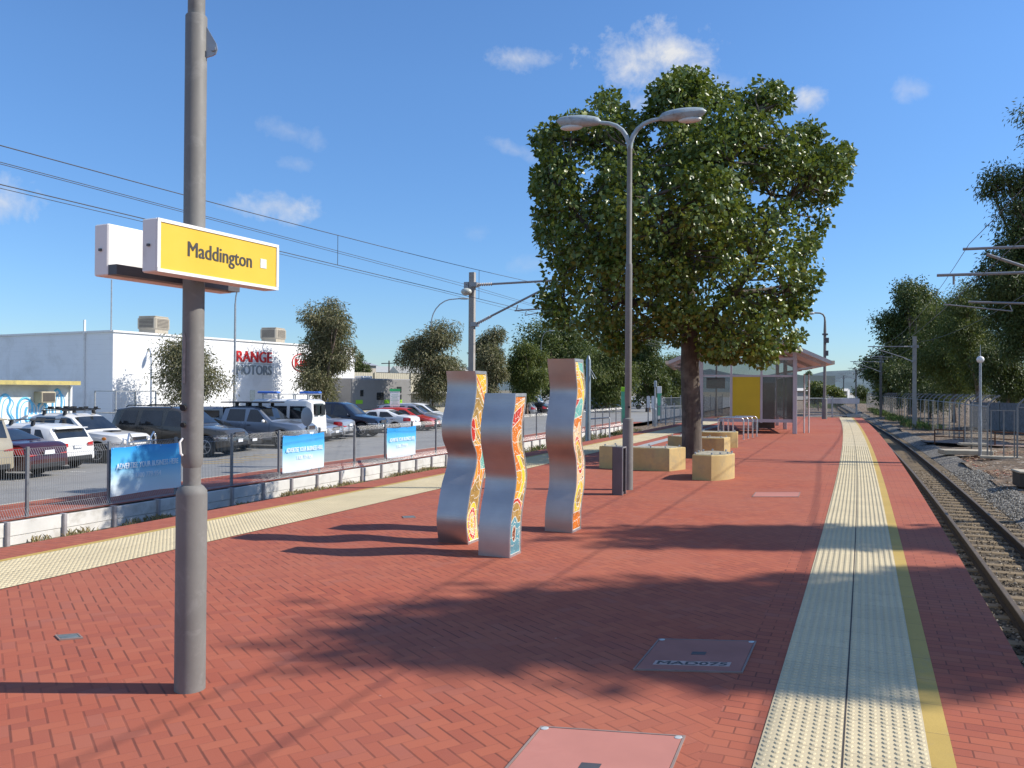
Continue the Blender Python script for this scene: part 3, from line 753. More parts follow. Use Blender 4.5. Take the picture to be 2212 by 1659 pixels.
# ---- mosaic topped seats round the tree
m_seat = M('ochre_concrete', (.50, .36, .145), .8, var=.12, vscale=3, bump=.2, dirt=(.36, .28, .15), dscale=2.5)
m_seattop = M('mosaic_top', (.42, .37, .26), .5, var=.5, vscale=16)
def seat(label, poly, h):
    cx = sum(q[0] for q in poly) / len(poly); cy = sum(q[1] for q in poly) / len(poly)
    T = thing('seat_block', label, 'seat', (cx, cy, 0), 0, 'ochre concrete seats round the tree'); loc = [(x - cx, y - cy) for x, y in poly]
    # refine the outline so that long sides curve
    # round off the long sides, keep the real corners
    out = []; n = len(loc); V2 = [Vector((*q, 0)) for q in loc]
    def crn(i):
        a_ = (V2[i] - V2[i - 1]).angle(V2[(i + 1) % n] - V2[i]); return a_ > R(42)
    for i in range(n):
        p1, p2 = V2[i], V2[(i + 1) % n]; p0 = V2[i - 1] if not crn(i) else p1 * 2 - p2 if False else p1; p3 = V2[(i + 2) % n] if not crn((i + 1) % n) else p2
        for f in (0, .25, .5, .75):
            q = .5 * ((2 * p1) + (p2 - p0) * f + (2 * p0 - 5 * p1 + 4 * p2 - p3) * f * f + (3 * p1 - p0 - 3 * p2 + p3) * f ** 3); out.append((q.x, q.y))
    mb = MB(); mb.prism(out, 0, h, .012); mb.build('seat_base', m_seat, T, smooth=35)
    mb = MB(); ins = [(x * .93, y * .93) for x, y in out]; mb.prism(ins, h - .002, h + .006); mb.build('mosaic_top', m_seattop, T)
    r_ = random.Random(len(label)); n = len(loc)
    for i in range(0, n):
        x, y = loc[i][0] * .86, loc[i][1] * .86
        mb = MB(); mb.lathe([(.012, 0), (.012, .018), (.02, .022), (.018, .036), (.006, .042)], (x, y, h + .004), 8); mb.build('steel_stud', m_galv, T)
seat('block seat nearest the viewer, standing right of the tree trunk', [(3.25, 14.9), (3.55, 14.72), (3.75, 14.82), (3.95, 15.0), (4.12, 15.3), (4.1, 15.72), (3.85, 15.9), (3.6, 15.7), (3.42, 15.35)], .45)
seat('longest curved block seat, left of the trunk and behind the lamp post', [(1.80, 17.0), (2.05, 16.84), (2.4, 16.66), (2.8, 16.48), (3.12, 16.38), (3.54, 16.86), (3.3, 17.2), (2.85, 17.0), (2.45, 17.1), (2.1, 17.45)], .45)
seat('block seat right behind the trunk, partly hidden by it', [(4.2, 22.3), (4.7, 21.6), (5.1, 21.45), (5.5, 21.45), (5.78, 21.9), (5.3, 22.0), (4.95, 22.15), (4.55, 22.7)], .38)
seat('farthest ochre block seat, only its top edge showing behind the others', [(4.95, 23.75), (5.3, 23.3), (5.8, 23.2), (6.35, 23.3), (6.5, 23.8), (6.0, 23.8), (5.5, 23.95)], .44)

# ---- bicycle hoops
c0 = G(1606, 949, 0); hd = Vector((.40, .92, 0)).normalized(); e_ = Vector((1, 0, 0))
labs = ['nearest of the four steel bike hoops by the shelter', 'second steel bike hoop counted from the viewer', 'third steel bike hoop counted from the viewer', 'bike hoop farthest from the viewer, closest to the shelter']
H0 = None
for i in range(4):
    q = c0 + Vector((.33, .62, 0)) * i
    if H0 is None:
        T = thing('bike_hoop', labs[0], 'bike rack', (q.x, q.y, 0), 0, 'steel bicycle hoops'); pts = [(0, 0, 0), (0, 0, .6)] + [(-.1 + .1 * math.cos(a), 0, .6 + .1 * math.sin(a)) for a in (R(30), R(60), R(90))] + [(-.70, .12, .7)] + [(-.7 - .1 * math.sin(a), .12 + .02 * a, .6 + .1 * math.cos(a)) for a in (R(30), R(60), R(90))] + [(-.8, .14, 0)]
        mb = MB(); mb.tube(pts, .024, 10); mb.build('tube_hoop', M('hoop_steel', (.55, .55, .54), .3, metal=.8, var=.1), T, smooth=50)
        for x, y in ((0, 0), (-.8, .14)):
            mb = MB(); mb.lathe([(.05, 0), (.05, .008), (.03, .012)], (x, y, 0), 12); mb.build('foot_plate', m_galv, T)
        H0 = T
    else: dup(H0, (q.x, q.y, 0), 0, labs[i])

# ---- covers let into the paving
m_cov = M('cover_infill', (.47, .20, .16), .75, var=.08, vscale=2, dirt=(.44, .18, .145), dscale=2, spec=.15)
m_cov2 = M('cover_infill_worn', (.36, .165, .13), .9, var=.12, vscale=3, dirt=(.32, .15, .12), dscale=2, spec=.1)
m_rim = M('cover_rim', (.27, .20, .175), .8, var=.2, spec=.2)
def cover(label, pA, pB, pC, mm, text=None, tcol=None, rivets=True, handle=True):
    A, B, C_ = (Vector((q.x, q.y, 0)) for q in (pA, pB, pC)); X = (B - A); Y = (C_ - A); lx, ly = X.length, Y.length; X.normalize(); Y = Vector((-X.y, X.x, 0)) if Vector((-X.y, X.x, 0)).dot(Y) > 0 else Vector((X.y, -X.x, 0))
    sk = (C_ - A).dot(X) / (C_ - A).dot(Y); ly = (C_ - A).dot(Y); c = A + X * lx / 2 + Y * ly / 2 + X * sk * ly / 2; rz = math.atan2(X.y, X.x); T = thing('utility_cover', label, 'cover', (c.x, c.y, 0), rz)
    mb = MB(); f = .010
    for s_ in (-1, 1):
        mb.box((0, s_ * (ly / 2 - f / 2), .0035), (lx, f, .011)); mb.box((s_ * (lx / 2 - f / 2), 0, .0035), (f, ly - 2 * f, .011))
    mb.build('cover_frame', m_rim, T)
    mb = MB(); mb.box((0, 0, .003), (lx - 2 * f - .006, ly - 2 * f - .006, .009)); mb.build('cover_plate', mm, T)
    if handle:
        mb = MB(); mb.box((0, .02 if text else -.03, .0078), (.085, .055, .002)); mb.build('lifting_pocket', m_dgrey, T)
    if rivets:
        for sx in (-1, 1):
            mb = MB(); mb.lathe([(.018, .008), (.018, .0095), (.012, .011)], (sx * (lx / 2 - .028), ly / 2 - .026, 0), 14)
            mb.build('corner_bolt', M('bolt_bright', (.6, .63, .6), .4, metal=.3), T)
    if text:
        mb = MB(); mb.box((.0, -ly / 2 + .13, .0079), (.44, .075, .001)); mb.build('stencil_patch', M('stencil_white', (.46, .33, .28), .7, var=.2, vscale=20), T)
        mb = MB(); put_text(mb, text, .40, .055, (0, -ly / 2 + .13, .009), (1, 0, 0), (0, 1, 0), bold=.03, extrude=.0006); mb.build('lettering', m_ink, T)
    sg_ = 1 if Y.dot(Vector((-X.y, X.x, 0))) > 0 else -1
    for o_ in T.children:                    # the plates are cut along the line, not square to it
        for v_ in o_.data.vertices: v_.co.x += sk * sg_ * v_.co.y
    return T
cover('large pink cover plate at the bottom edge with white corner bolts', G(1168, 1571.5), G(1481, 1592.6), G(1040, 1722), m_cov)
cover('shaded cover plate stencilled MAD075', G(1423, 1381.7), G(1634, 1387), G(1367, 1448.5), m_cov2, 'MAD075')
cover('pale narrow cover plate in the sunny paving behind the shadow', G(1632, 1064), G(1729, 1064), G(1624, 1074), m_cov, rivets=False, handle=False)
m_pit = M('pit_grey', (.13, .15, .15), .6, var=.3, vscale=30)
cover('small dark grey pit lid in the paving left of the sign pole', G(128, 1384), G(180, 1380), G(118, 1374), m_pit, rivets=False, handle=False)
cover('small blue-grey pit lid near the column shadows', G(872, 1120), G(899, 1119), G(868, 1116), m_pit, rivets=False, handle=False)

# ---- shelter
A = G(1513.7, 933.5, 0); rz = -R(13)
T = thing('platform_shelter', 'glazed platform shelter with mauve frame, pitched roof and yellow end panel', 'shelter', (A.x, A.y, 0), rz)
WS, DS = 3.45, 7.6
m_fr = M('mauve_frame', (.47, .44, .45), .5, var=.06, vscale=3)
m_roof = M('shelter_roof', (.50, .49, .485), .45, metal=.1, var=.06)
m_glass, N, b = newmat('shelter_glass'); t = m_glass.node_tree
tr = N.n('ShaderNodeBsdfTransparent'); tr.inputs[0].default_value = (.72, .74, .75, 1); gl = N.n('ShaderNodeBsdfGlossy'); gl.inputs['Roughness'].default_value = .04
df = N.n('ShaderNodeBsdfDiffuse'); N.put(df.inputs[0], N.mix(N.rng(N.noise(N.coord(), 2, 5), .3, .7), (.2, .19, .18), (.32, .31, .3)))
ms0 = N.n('ShaderNodeMixShader'); ms0.inputs[0].default_value = .22; t.links.new(tr.outputs[0], ms0.inputs[1]); t.links.new(df.outputs[0], ms0.inputs[2])
ms = N.n('ShaderNodeMixShader'); fz = N.n('ShaderNodeFresnel'); fz.inputs[0].default_value = 1.45; t.links.new(fz.outputs[0], ms.inputs[0])
t.links.new(ms0.outputs[0], ms.inputs[1]); t.links.new(gl.outputs[0], ms.inputs[2]); t.links.new(ms.outputs[0], t.nodes['Material Output'].inputs['Surface'])
xs = [0, 1.13, 2.24, WS]
for y in (0, DS * .5, DS):
    for x in (0, WS):
        zt = 3.18; mb = MB(); mb.box((x, y, zt / 2), (.15, .15, zt), 0, .01); mb.build('post', m_fr, T)
for x in xs[1:3]:
    mb = MB(); mb.box((x, .02, (2.92 + .4) / 2), (.085, .09, 2.92 - .4)); mb.build('post', m_fr, T)
for z, hh in ((.48, .12), (2.18, .075), (2.83, .09), (3.08, .07)):
    mb = MB(); mb.box((WS / 2, .02, z), (WS - .152, .07, hh)); mb.build('cross_beam', m_fr, T)
for x in (0, WS):
    for z in (.48, 2.18, 2.9):
        mb = MB(); mb.box((x, DS / 2, z), (.06, DS - .16, .09)); mb.build('side_beam', m_fr, T)
for i in range(3):
    x0, x1 = xs[i] + .05, xs[i + 1] - .05
    mb = MB(); mb.box(((x0 + x1) / 2, .03, 2.5), (x1 - x0, .01, .56)); mb.build('glass_panel', m_glass, T)
    if i != 1:
        mb = MB(); mb.box(((x0 + x1) / 2, .03, 1.34), (x1 - x0, .01, 1.58)); mb.build('glass_panel', m_glass, T)
m_yp = M('yellow_panel', (.58, .42, .015), .45, var=.06, vscale=1.5)
mb = MB(); mb.box(((xs[1] + xs[2]) / 2, .0, 1.34), (xs[2] - xs[1] - .09, .03, 1.60)); mb.build('end_panel', m_yp, T)
m_dkwall = M('shelter_inner', (.09, .075, .065), .6, var=.2)
mb = MB(); mb.box((.55, .05, 1.9), (.7, .012, .42)); mb.build('notice', M('notice_grey', (.5, .48, .46), .6, var=.15, vscale=9), T)
mb = MB(); mb.box((WS - .05, 1.2, 1.34), (.03, 2.2, 1.62)); mb.build('side_panel', m_dkwall, T)
for y0 in (2.6, 5.1):
    mb = MB(); mb.box((WS - .04, y0 + 1.2, 1.34), (.012, 2.3, 1.62)); mb.build('glass_panel', m_glass, T)
for y0 in (.2, 2.6, 5.1):
    mb = MB(); mb.box((.03, y0 + 1.15, 1.34), (.012, 2.2, 1.62)); mb.build('glass_panel', m_glass, T)
mb = MB(); mb.box((2.55, 3.6, 1.0), (.9, .5, 1.9)); mb.build('ticket_machine', m_dkwall, T)
mb = MB(); mb.box((1.9, 4.2, 1.6), (.5, .06, .9)); mb.build('timetable', m_white, T)
for y in (1.4, 3.2):
    mb = MB(); mb.box((1.5, y, .44), (1.7, .42, .05)); bn = mb.build('bench', m_fr, T)
    for x in (.8, 2.2):
        mb = MB(); mb.box((x, y, .21), (.07, .36, .4)); mb.build('bench_leg', m_fr, bn)
# roof: two pitched sheets with a gutter, on a ridge along the platform
xm = WS / 2; rz_, ez = 4.08, 2.74; ov = 1.22; y0, y1 = -.55, DS + .5
for s_ in (-1, 1):
    xe = xm + s_ * (WS / 2 + ov); mb = MB(); th_ = .16
    p = [(xm, rz_), (xe, ez), (xe, ez - th_ * .9), (xm, rz_ - th_)]
    vs = [(x, y, z) for y in (y0, y1) for x, z in p]; mb.add(vs, [(0, 1, 2, 3), (7, 6, 5, 4), (0, 4, 5, 1), (1, 5, 6, 2), (2, 6, 7, 3), (3, 7, 4, 0)]); mb.build('roof', m_roof, T)
    mb = MB(); mb.box((xe + s_ * .055, (y0 + y1) / 2, ez - .07), (.11, y1 - y0 + .06, .14)); mb.build('gutter', M('gutter_cream', (.62, .55, .42), .5), T)
    for y in (0, DS / 2, DS):
        mb = MB(); zz = lambda x: rz_ - th_ - (rz_ - ez) * abs(x - xm) / (WS / 2 + ov)
        mb.bar((xm + s_ * .05, y, zz(xm) - .08), (xe - s_ * .12, y, zz(xe - s_ * .12) - .02), .09, .15); mb.build('rafter', m_fr, T)
        mb = MB(); mb.bar((xm + s_ * WS / 2, y, 2.42), (xe - s_ * .15, y, zz(xe - s_ * .15) - .08), .06, .06); mb.build('brace', m_fr, T)
for x in (WS + .42, WS + .62):
    mb = MB(); mb.cyl((x, .25 + (x - WS) * 1.2, 0), (x, .25 + (x - WS) * 1.2, 2.28), .03); mb.build('downpipe', M('pipe_white', (.62, .56, .54), .4), T)

# ---- single lamp at the far end of the platform
p = G(1781, 905, 0)
T = thing('street_lamp', 'single armed lamp post behind the shelter at the far platform end', 'street lamp', (p.x, p.y, 0), 0)
mb = MB(); mb.lathe([(.15, 0), (.15, 1.15), (.13, 1.2), (.085, 1.22), (.08, 5.2), (.06, 5.75)], n=16)
mb.build('pole', m_pole, T, smooth=40)
mb = MB(); mb.tube([(0, 0, 5.7), (-.02, 0, 5.95), (-.12, 0, 6.12), (-.3, 0, 6.2), (-.65, 0, 6.21)], [.06, .055, .05, .045, .045], 8); mb.build('arm', m_pole, T, smooth=50)
mb = MB(); mb.ell((-.92, 0, 6.18), (.34, .11, .09), 14, 8); mb.build('lamp_head', m_lampgrey, T, smooth=60)
mb = MB(); mb.box((.06, -.05, 4.6), (.25, .2, .3)); mb.box((-.02, -.08, 4.95), (.3, .12, .1)); mb.box((.1, 0, 3.85), (.16, .18, .3)); mb.build('speaker_box', m_dgrey, T)

# ---- barrier across the platform end
a = G(1738, 903, 0); d = G(1850, 901, 0)
T = thing('end_barrier', 'mesh barrier with a small board across the far end of the platform', 'barrier', (a.x, a.y, 0), 0)
V = d - a; L = V.length; V.normalize()
for q in (0, .52, 1.0):
    mb = MB(); c = a + V * L * q; mb.box((c.x, c.y, .65), (.09, .09, 1.3)); mb.build('post', m_galv, T, world=True)
mb = MB()
for z in (.12, 1.2): mb.bar(a + Vector((0, 0, z)), a + V * L + Vector((0, 0, z)), .04)
mb.build('rail', m_galv, T, world=True)
mb = MB(); n = int(L / .11)
for q in range(n):
    c = a + V * L * (q + .5) / n; mb.bar((c.x, c.y, .12), (c.x, c.y, 1.2), .012)
mb.build('mesh_infill', m_galv, T, world=True)
c = a + V * L * .72; mb = MB(); mb.box((c.x, c.y - .06, 1.02), (L * .42, .03, .32)); mb.build('board', M('board_grey', (.5, .5, .52), .5, var=.1), T, world=True)
mb = MB(); c = d; mb.box((c.x - .2, c.y - .1, .1), (.7, .4, .2)); mb.build('concrete_foot', m_conc, T, world=True)

# ---- small things at the left platform edge
p = G(1293, 945, 0)
T = thing('hand_rail', 'low bent steel hand rail hoop at the left platform edge', 'hand rail', (p.x, p.y, 0), -math.atan(.42))
mb = MB(); mb.tube([(-.33, .0, -.3), (-.33, 0, .58), (-.30, 0, .62), (.36, 0, .68), (.38, 0, .64), (.38, 0, -.3)], .025, 8); mb.tube([(-.33, 0, .3), (.38, 0, .34)], .018, 6); mb.build('rail_tube', m_galv, T, smooth=50)
p = G(1270, 950, 0)
T = thing('steel_post', 'plain bluish steel post behind the tallest mosaic column', 'post', (p.x, p.y, 0))
mb = MB(); mb.lathe([(.085, -.3), (.085, .1), (.08, 2.55), (.05, 2.62), (.03, 2.7)], n=14); mb.build('post_shaft', M('blue_steel', (.25, .29, .31), .4, metal=.6), T, smooth=40)
mb = MB(); mb.bar((.05, 0, 2.3), (.25, -.1, 1.95), .02); mb.bar((.05, 0, 2.25), (.16, -.1, 1.95), .02); mb.build('stay_wire', m_galv, T)
# ------------------------------------------------------------------ vehicles
m_cglass, N, b = newmat('car_glass'); b.inputs['Base Color'].default_value = (.012, .016, .02, 1); b.inputs['Roughness'].default_value = .04; b.inputs['Specular IOR Level'].default_value = .8
N.put(b.inputs['Base Color'], N.mix(N.rng(N.noise(N.coord(), 1.3, 4), .35, .7), (.01, .013, .017), (.035, .04, .045)))
m_tyre = M('tyre', (.018, .018, .018), .85, var=.2)
m_alloy = M('alloy', (.42, .42, .43), .35, metal=.8, var=.1)
m_hubdark = M('hub_dark', (.02, .02, .02), .6)
m_trim = M('black_trim', (.02, .02, .021), .55, var=.2)
m_chrome = M('chrome', (.72, .72, .72), .12, metal=1., var=.05)
m_hl, N, b = newmat('headlamp'); N.put(b.inputs['Base Color'], N.mix(N.rng(N.voro(N.coord(), 14).outputs['Distance'], .2, .6), (.7, .72, .74), (.25, .26, .28))); b.inputs['Roughness'].default_value = .08; b.inputs['Metallic'].default_value = .6; b.inputs['Coat Weight'].default_value = 1
m_tl, N, b = newmat('taillamp'); N.put(b.inputs['Base Color'], N.mix(N.rng(N.noise(N.coord(), 6, 3), .4, .6), (.55, .012, .012), (.32, .008, .008))); b.inputs['Roughness'].default_value = .12; b.inputs['Coat Weight'].default_value = 1
m_amber = M('amber_lamp', (.7, .22, .02), .2, var=.1)
m_plate = M('number_plate', (.75, .76, .78), .5, var=.08, vscale=30)
K = {
 'sedan': dict(L=4.75, W=1.82, r=.325, wx=(.92, 3.70), zb=.24, top=[(0, .46), (.05, .64), (.30, .75), (1.2, .93), (2.05, 1.36), (2.5, 1.43), (3.1, 1.41), (3.95, 1.08), (4.5, 1.04), (4.66, .94), (4.75, .55)],
   belt=[(0, .60), (1.2, .87), (3.9, .98), (4.75, .9)], scr=(1.28, 2.04), rear=(3.16, 3.92), win=[((1.55, 2.66), (2.12, 2.64)), ((2.74, 3.62), (2.74, 3.22))], hl=(.08, .62, .58, .74), tl=(4.22, 4.70, .74, .95)),
 'hatch': dict(L=4.2, W=1.78, r=.32, wx=(.85, 3.45), zb=.24, top=[(0, .46), (.05, .66), (.26, .78), (1.0, .95), (1.8, 1.41), (2.25, 1.49), (3.3, 1.47), (3.82, 1.38), (4.06, 1.0), (4.16, .92), (4.2, .5)],
   belt=[(0, .62), (1.0, .90), (3.9, 1.02), (4.2, .8)], scr=(1.05, 1.79), rear=(3.86, 4.05), win=[((1.28, 2.34), (1.86, 2.33)), ((2.42, 3.25), (2.42, 3.2)), ((3.32, 3.72), (3.30, 3.5))], hl=(.08, .55, .60, .78), tl=(3.86, 4.16, .74, 1.0), spoiler=True),
 'suv': dict(L=4.85, W=1.9, r=.39, wx=(.92, 3.72), zb=.34, top=[(0, .58), (.04, .84), (.2, 1.0), (1.25, 1.15), (1.95, 1.72), (2.35, 1.83), (4.0, 1.83), (4.52, 1.76), (4.72, 1.2), (4.81, 1.1), (4.85, .58)],
   belt=[(0, .72), (1.25, 1.08), (4.6, 1.16), (4.85, .95)], scr=(1.3, 1.96), rear=(4.56, 4.72), win=[((1.52, 2.55), (2.04, 2.54)), ((2.64, 3.55), (2.64, 3.5)), ((3.63, 4.36), (3.62, 4.2))], hl=(.08, .62, .76, .96), tl=(4.5, 4.82, .98, 1.3), rails=True, spoiler=True),
 'wagon': dict(L=4.6, W=1.82, r=.335, wx=(.9, 3.6), zb=.27, top=[(0, .5), (.05, .7), (.28, .84), (1.1, 1.0), (1.85, 1.50), (2.3, 1.60), (3.6, 1.58), (4.25, 1.48), (4.46, 1.06), (4.56, .98), (4.6, .5)],
   belt=[(0, .66), (1.1, .95), (4.3, 1.06), (4.6, .85)], scr=(1.15, 1.86), rear=(4.28, 4.46), win=[((1.35, 2.42), (1.92, 2.41)), ((2.5, 3.4), (2.5, 3.36)), ((3.48, 4.1), (3.46, 3.92))], hl=(.08, .58, .66, .84), tl=(4.25, 4.56, .82, 1.12), spoiler=True),
 'ute': dict(L=5.25, W=1.86, r=.38, wx=(.95, 4.0), zb=.36, top=[(0, .60), (.05, .88), (.25, 1.04), (1.35, 1.14), (2.0, 1.68), (2.35, 1.78), (3.35, 1.78), (3.62, 1.70), (3.74, 1.2), (5.1, 1.17), (5.2, .98), (5.25, .6)],
   belt=[(0, .76), (1.35, 1.07), (3.7, 1.14), (5.1, 1.12), (5.25, .9)], scr=(1.4, 2.01), rear=(3.64, 3.73), win=[((1.6, 2.55), (2.1, 2.54)), ((2.65, 3.5), (2.65, 3.42))], hl=(.08, .6, .80, 1.0), tl=(5.05, 5.22, .78, 1.1)),
 'carrier': dict(L=5.0, W=1.8, r=.39, wx=(.95, 3.8), zb=.38, top=[(0, .62), (.05, .95), (.2, 1.12), (1.5, 1.2), (1.85, 1.92), (2.2, 2.06), (4.7, 2.06), (4.9, 1.96), (4.95, 1.2), (5.0, .62)],
   belt=[(0, .8), (1.5, 1.14), (4.95, 1.16), (5.0, 1.0)], scr=(1.54, 1.86), rear=(4.905, 4.94), win=[((1.72, 2.6), (2.02, 2.6)), ((2.85, 3.75), (2.85, 3.75)), ((3.9, 4.7), (3.9, 4.7))], hl=(.05, .3, .84, 1.02), tl=(4.9, 5.0, .72, .95)),
}
def lin(tab, x):
    return float(np.interp(x, [q[0] for q in tab], [q[1] for q in tab]))
def make_car(kind, pm, label, end, Y, px, hd, extras=(), group='cars in the car park', cat='car', name='parked_car', z=-1.0):
    """end: 'front' or 'rear' is the end near the measured point px at distance Y; hd heading vector"""
    s = K[kind]; L, Wd, r, zb0 = s['L'], s['W'], s['r'], s['zb']; top, belt = s['top'], s['belt']
    H = max(q[1] for q in top)
    hv = Vector((*hd, 0)).normalized(); pt = AT(px, 840, Y); left = Vector((-hv.y, hv.x, 0))
    # px marks the outermost (right hand) corner in the picture of the near end
    fwd = hv if end == 'front' else -hv
    corner = left * (Wd / 2 * .9)
    if corner.x < -0: corner = -corner
    sgn = 1 if corner.x > 0 else -1
    ctr_end = Vector((pt.x, pt.y, 0)) - (corner if abs(corner.x) > .05 else Vector((0, 0, 0))) * 1.0
    o = ctr_end - fwd * (L / 2)
    rz = math.atan2(hv.y, hv.x)
    T = thing(name, label, cat, (o.x, o.y, z), rz, group)
    if kind in ('hatch', 'sedan'): T.scale = (1, 1, .95)
    if 'bullbar' in extras: T.scale = (1, 1, .92)
    X = lambda x: L / 2 - x                  # x measured from the front
    def wid(x):
        d = min(x, L - x); f = 1.0
        if d < .55: f = 1 - .17 * (1 - d / .55) ** 2.2
        return Wd / 2 * f
    def sec(x):
        w_ = wid(x); tz = lin(top, x); bz = min(lin(belt, x), tz - .03); f = max(0, (tz - bz - .05) / (H - 1.0)); f = min(f, 1)
        zb = zb0 + (.08 * (1 - min(1, min(x, L - x) / .5)))
        for wx in s['wx']:
            R_ = r + .055; q = R_ * R_ - (x - wx) ** 2
            if q > 0: zb = max(zb, r + math.sqrt(q))
        zb = min(zb, bz - .06)
        wr = w_ * .975 - (.20 if H > 1.9 and kind != 'carrier' else .17 if kind != 'carrier' else .07) * f
        e = .05 * min(1, f * 3) + .012
        return w_, zb, bz, tz, wr, e
    xs_ = set(q[0] for q in top) | set(np.linspace(0, L, 27).tolist()) | {.02, .1, .16, L - .02, L - .1}
    for wx in s['wx']: xs_ |= set((wx + (r + .055) * math.cos(a)) for a in np.linspace(0, math.pi, 13))
    xs_ = sorted(q for q in xs_ if 0 <= q <= L); xs_ = [q for i, q in enumerate(xs_) if i == 0 or q - xs_[i - 1] > .004]
    def ring(x):
        w_, zb, bz, tz, wr, e = sec(x); zm = zb + (bz - zb) * .55
        h = [(w_ * .93, zb), (w_ * .985, zb + (bz - zb) * .12), (w_, zm), (w_ * .995, zb + (bz - zb) * .82), (w_ * .975, bz), (wr, tz - e), (max(.05, wr - .07), tz - .008), (max(.03, wr - .3), tz + .012), (0, tz + .018)]
        return [(X(x), y, z_) for y, z_ in h] + [(X(x), -y, z_) for y, z_ in h[-2::-1]]
    rows = [ring(x) for x in xs_]; mb = MB(); mb.grid(rows); n = len(rows[0])
    mb.add(rows[0], [tuple(range(n))]); mb.add(rows[-1], [tuple(range(n))[::-1]])
    # door gaps and handles belong to the body
    def ysurf(x, z_):
        w_, zb, bz, tz, wr, e = sec(x)
        if z_ <= bz:
            zm = zb + (bz - zb) * .55; ks = [zb, zb + (bz - zb) * .12, zm, zb + (bz - zb) * .82, bz]; vs_ = [w_ * .93, w_ * .985, w_, w_ * .995, w_ * .975]
            return float(np.interp(z_, ks, vs_))
        return w_ * .975 + (wr - w_ * .975) * min(1, (z_ - bz) / max(.02, tz - e - bz))
    mb.cur = 1
    wn = s['win']
    gaps = [wn[0][0][0] - .12, (wn[0][0][1] + wn[1][0][0]) / 2] + ([wn[1][0][1] + .06] if kind not in ('carrier',) else [])
    for sd in (1, -1):
        for gx in gaps:
            z0 = zb0 + .12; z1 = lin(belt, gx)
            cz = [z0 + (z1 - z0) * q / 5 for q in range(6)]
            mb.grid([[(X(gx - .008), sd * (ysurf(gx - .008, q) + .003), q), (X(gx + .008), sd * (ysurf(gx + .008, q) + .003), q)] for q in cz])
        for gx in gaps[1:]:
            z_ = lin(belt, gx) - .12; mb.box((X(gx - .16), sd * (ysurf(gx - .16, z_) + .012), z_), (.17, .03, .028))
    body = mb.build('body', [pm, m_trim], T, smooth=38)
    # dark underside
    mb = MB(); mb.box((0, 0, .42), (L * .86, Wd * .72, .36)); mb.build('underbody', m_trim, T)
    def side_patch(name, sd, quad, mat_, off=.006, ncol=9, parent=T):
        (a0, a1), (b0, b1), zl, zh = quad; xs2 = np.linspace(min(a0, b0), max(a1, b1), ncol); rws = []
        for x in xs2:
            lo, hi = zl(x), zh(x)
            if x < a0: lo = lo + (hi - lo) * (a0 - x) / max(1e-6, a0 - b0)
            if x < b0: hi = lo + (hi - lo) * (x - a0) / max(1e-6, b0 - a0)
            if x > a1: lo = lo + (hi - lo) * (x - a1) / max(1e-6, b1 - a1)
            if x > b1: hi = lo + (hi - lo) * (a1 - x) / max(1e-6, a1 - b1)
            rws.append([(X(x), sd * (ysurf(x, lo + (hi - lo) * q / 3) + off), lo + (hi - lo) * q / 3) for q in range(4)])
        m_ = MB(); m_.grid(rws); return m_.build(name, mat_, parent)
    zl = lambda x: lin(belt, x) + .03
    zh = lambda x: lin(top, x) - .12 if kind != 'carrier' else lin(top, x) - .3
    for sd in (1, -1):
        for (ba, ta) in wn:
            zt = min(zh((ta[0] + ta[1]) / 2), H - .11)
            side_patch('side_window', sd, (ba, ta, zl, lambda x: zt), m_cglass)
    def strip_glass(name, xa, xb, inset):
        rws = []
        for q in range(7):
            x = xa + (xb - xa) * (q + .3) / 6.6; w_, zb, bz, tz, wr, e = sec(x)
            nx = 0; d_ = .012
            yy = wr - inset * (1 if q else 1)
            rws.append([(X(x) + (d_ if name == 'windscreen' else -d_), yy * c_, tz + .016 - .02 * abs(c_) ** 3 + .006) for c_ in (-1, -.75, -.4, 0, .4, .75, 1)])
        m_ = MB(); m_.grid(rws); return m_.build(name, m_cglass, T, smooth=60)
    strip_glass('windscreen', *s['scr'], .09); strip_glass('rear_window', *s['rear'], .13 if kind != 'carrier' else .2)
    # wheels
    for wx in s['wx']:
        for sd in (1, -1):
            y0 = sd * (Wd / 2 - .115); mb = MB()
            mb.lathe([(r * .6, -.1), (r * .9, -.105), (r, -.07), (r, .07), (r * .9, .105), (r * .64, .1)], (X(wx), y0, r), 22, 'y'); wh = mb.build('wheel', m_tyre, T, smooth=40)
            mb = MB(); fy = y0 + sd * .085
            mb.lathe([(r * .66, -.01), (r * .66, .018 * sd), (r * .58, .022 * sd), (r * .56, -.03 * sd)] if sd > 0 else [(r * .56, .03), (r * .58, -.022), (r * .66, -.018), (r * .66, .01)], (X(wx), fy, r), 22, 'y')
            for q in range(6):
                a = q * math.pi / 3; mb.bar((X(wx) + .04 * math.cos(a), fy + sd * .006, r + .04 * math.sin(a)), (X(wx) + r * .6 * math.cos(a), fy + sd * .01, r + r * .6 * math.sin(a)), .07, .02)
            mb.lathe([(.06, -.02), (.06, .02 * sd), (.03, .03 * sd)], (X(wx), fy, r), 10, 'y'); mb.build('rim', m_alloy, wh)
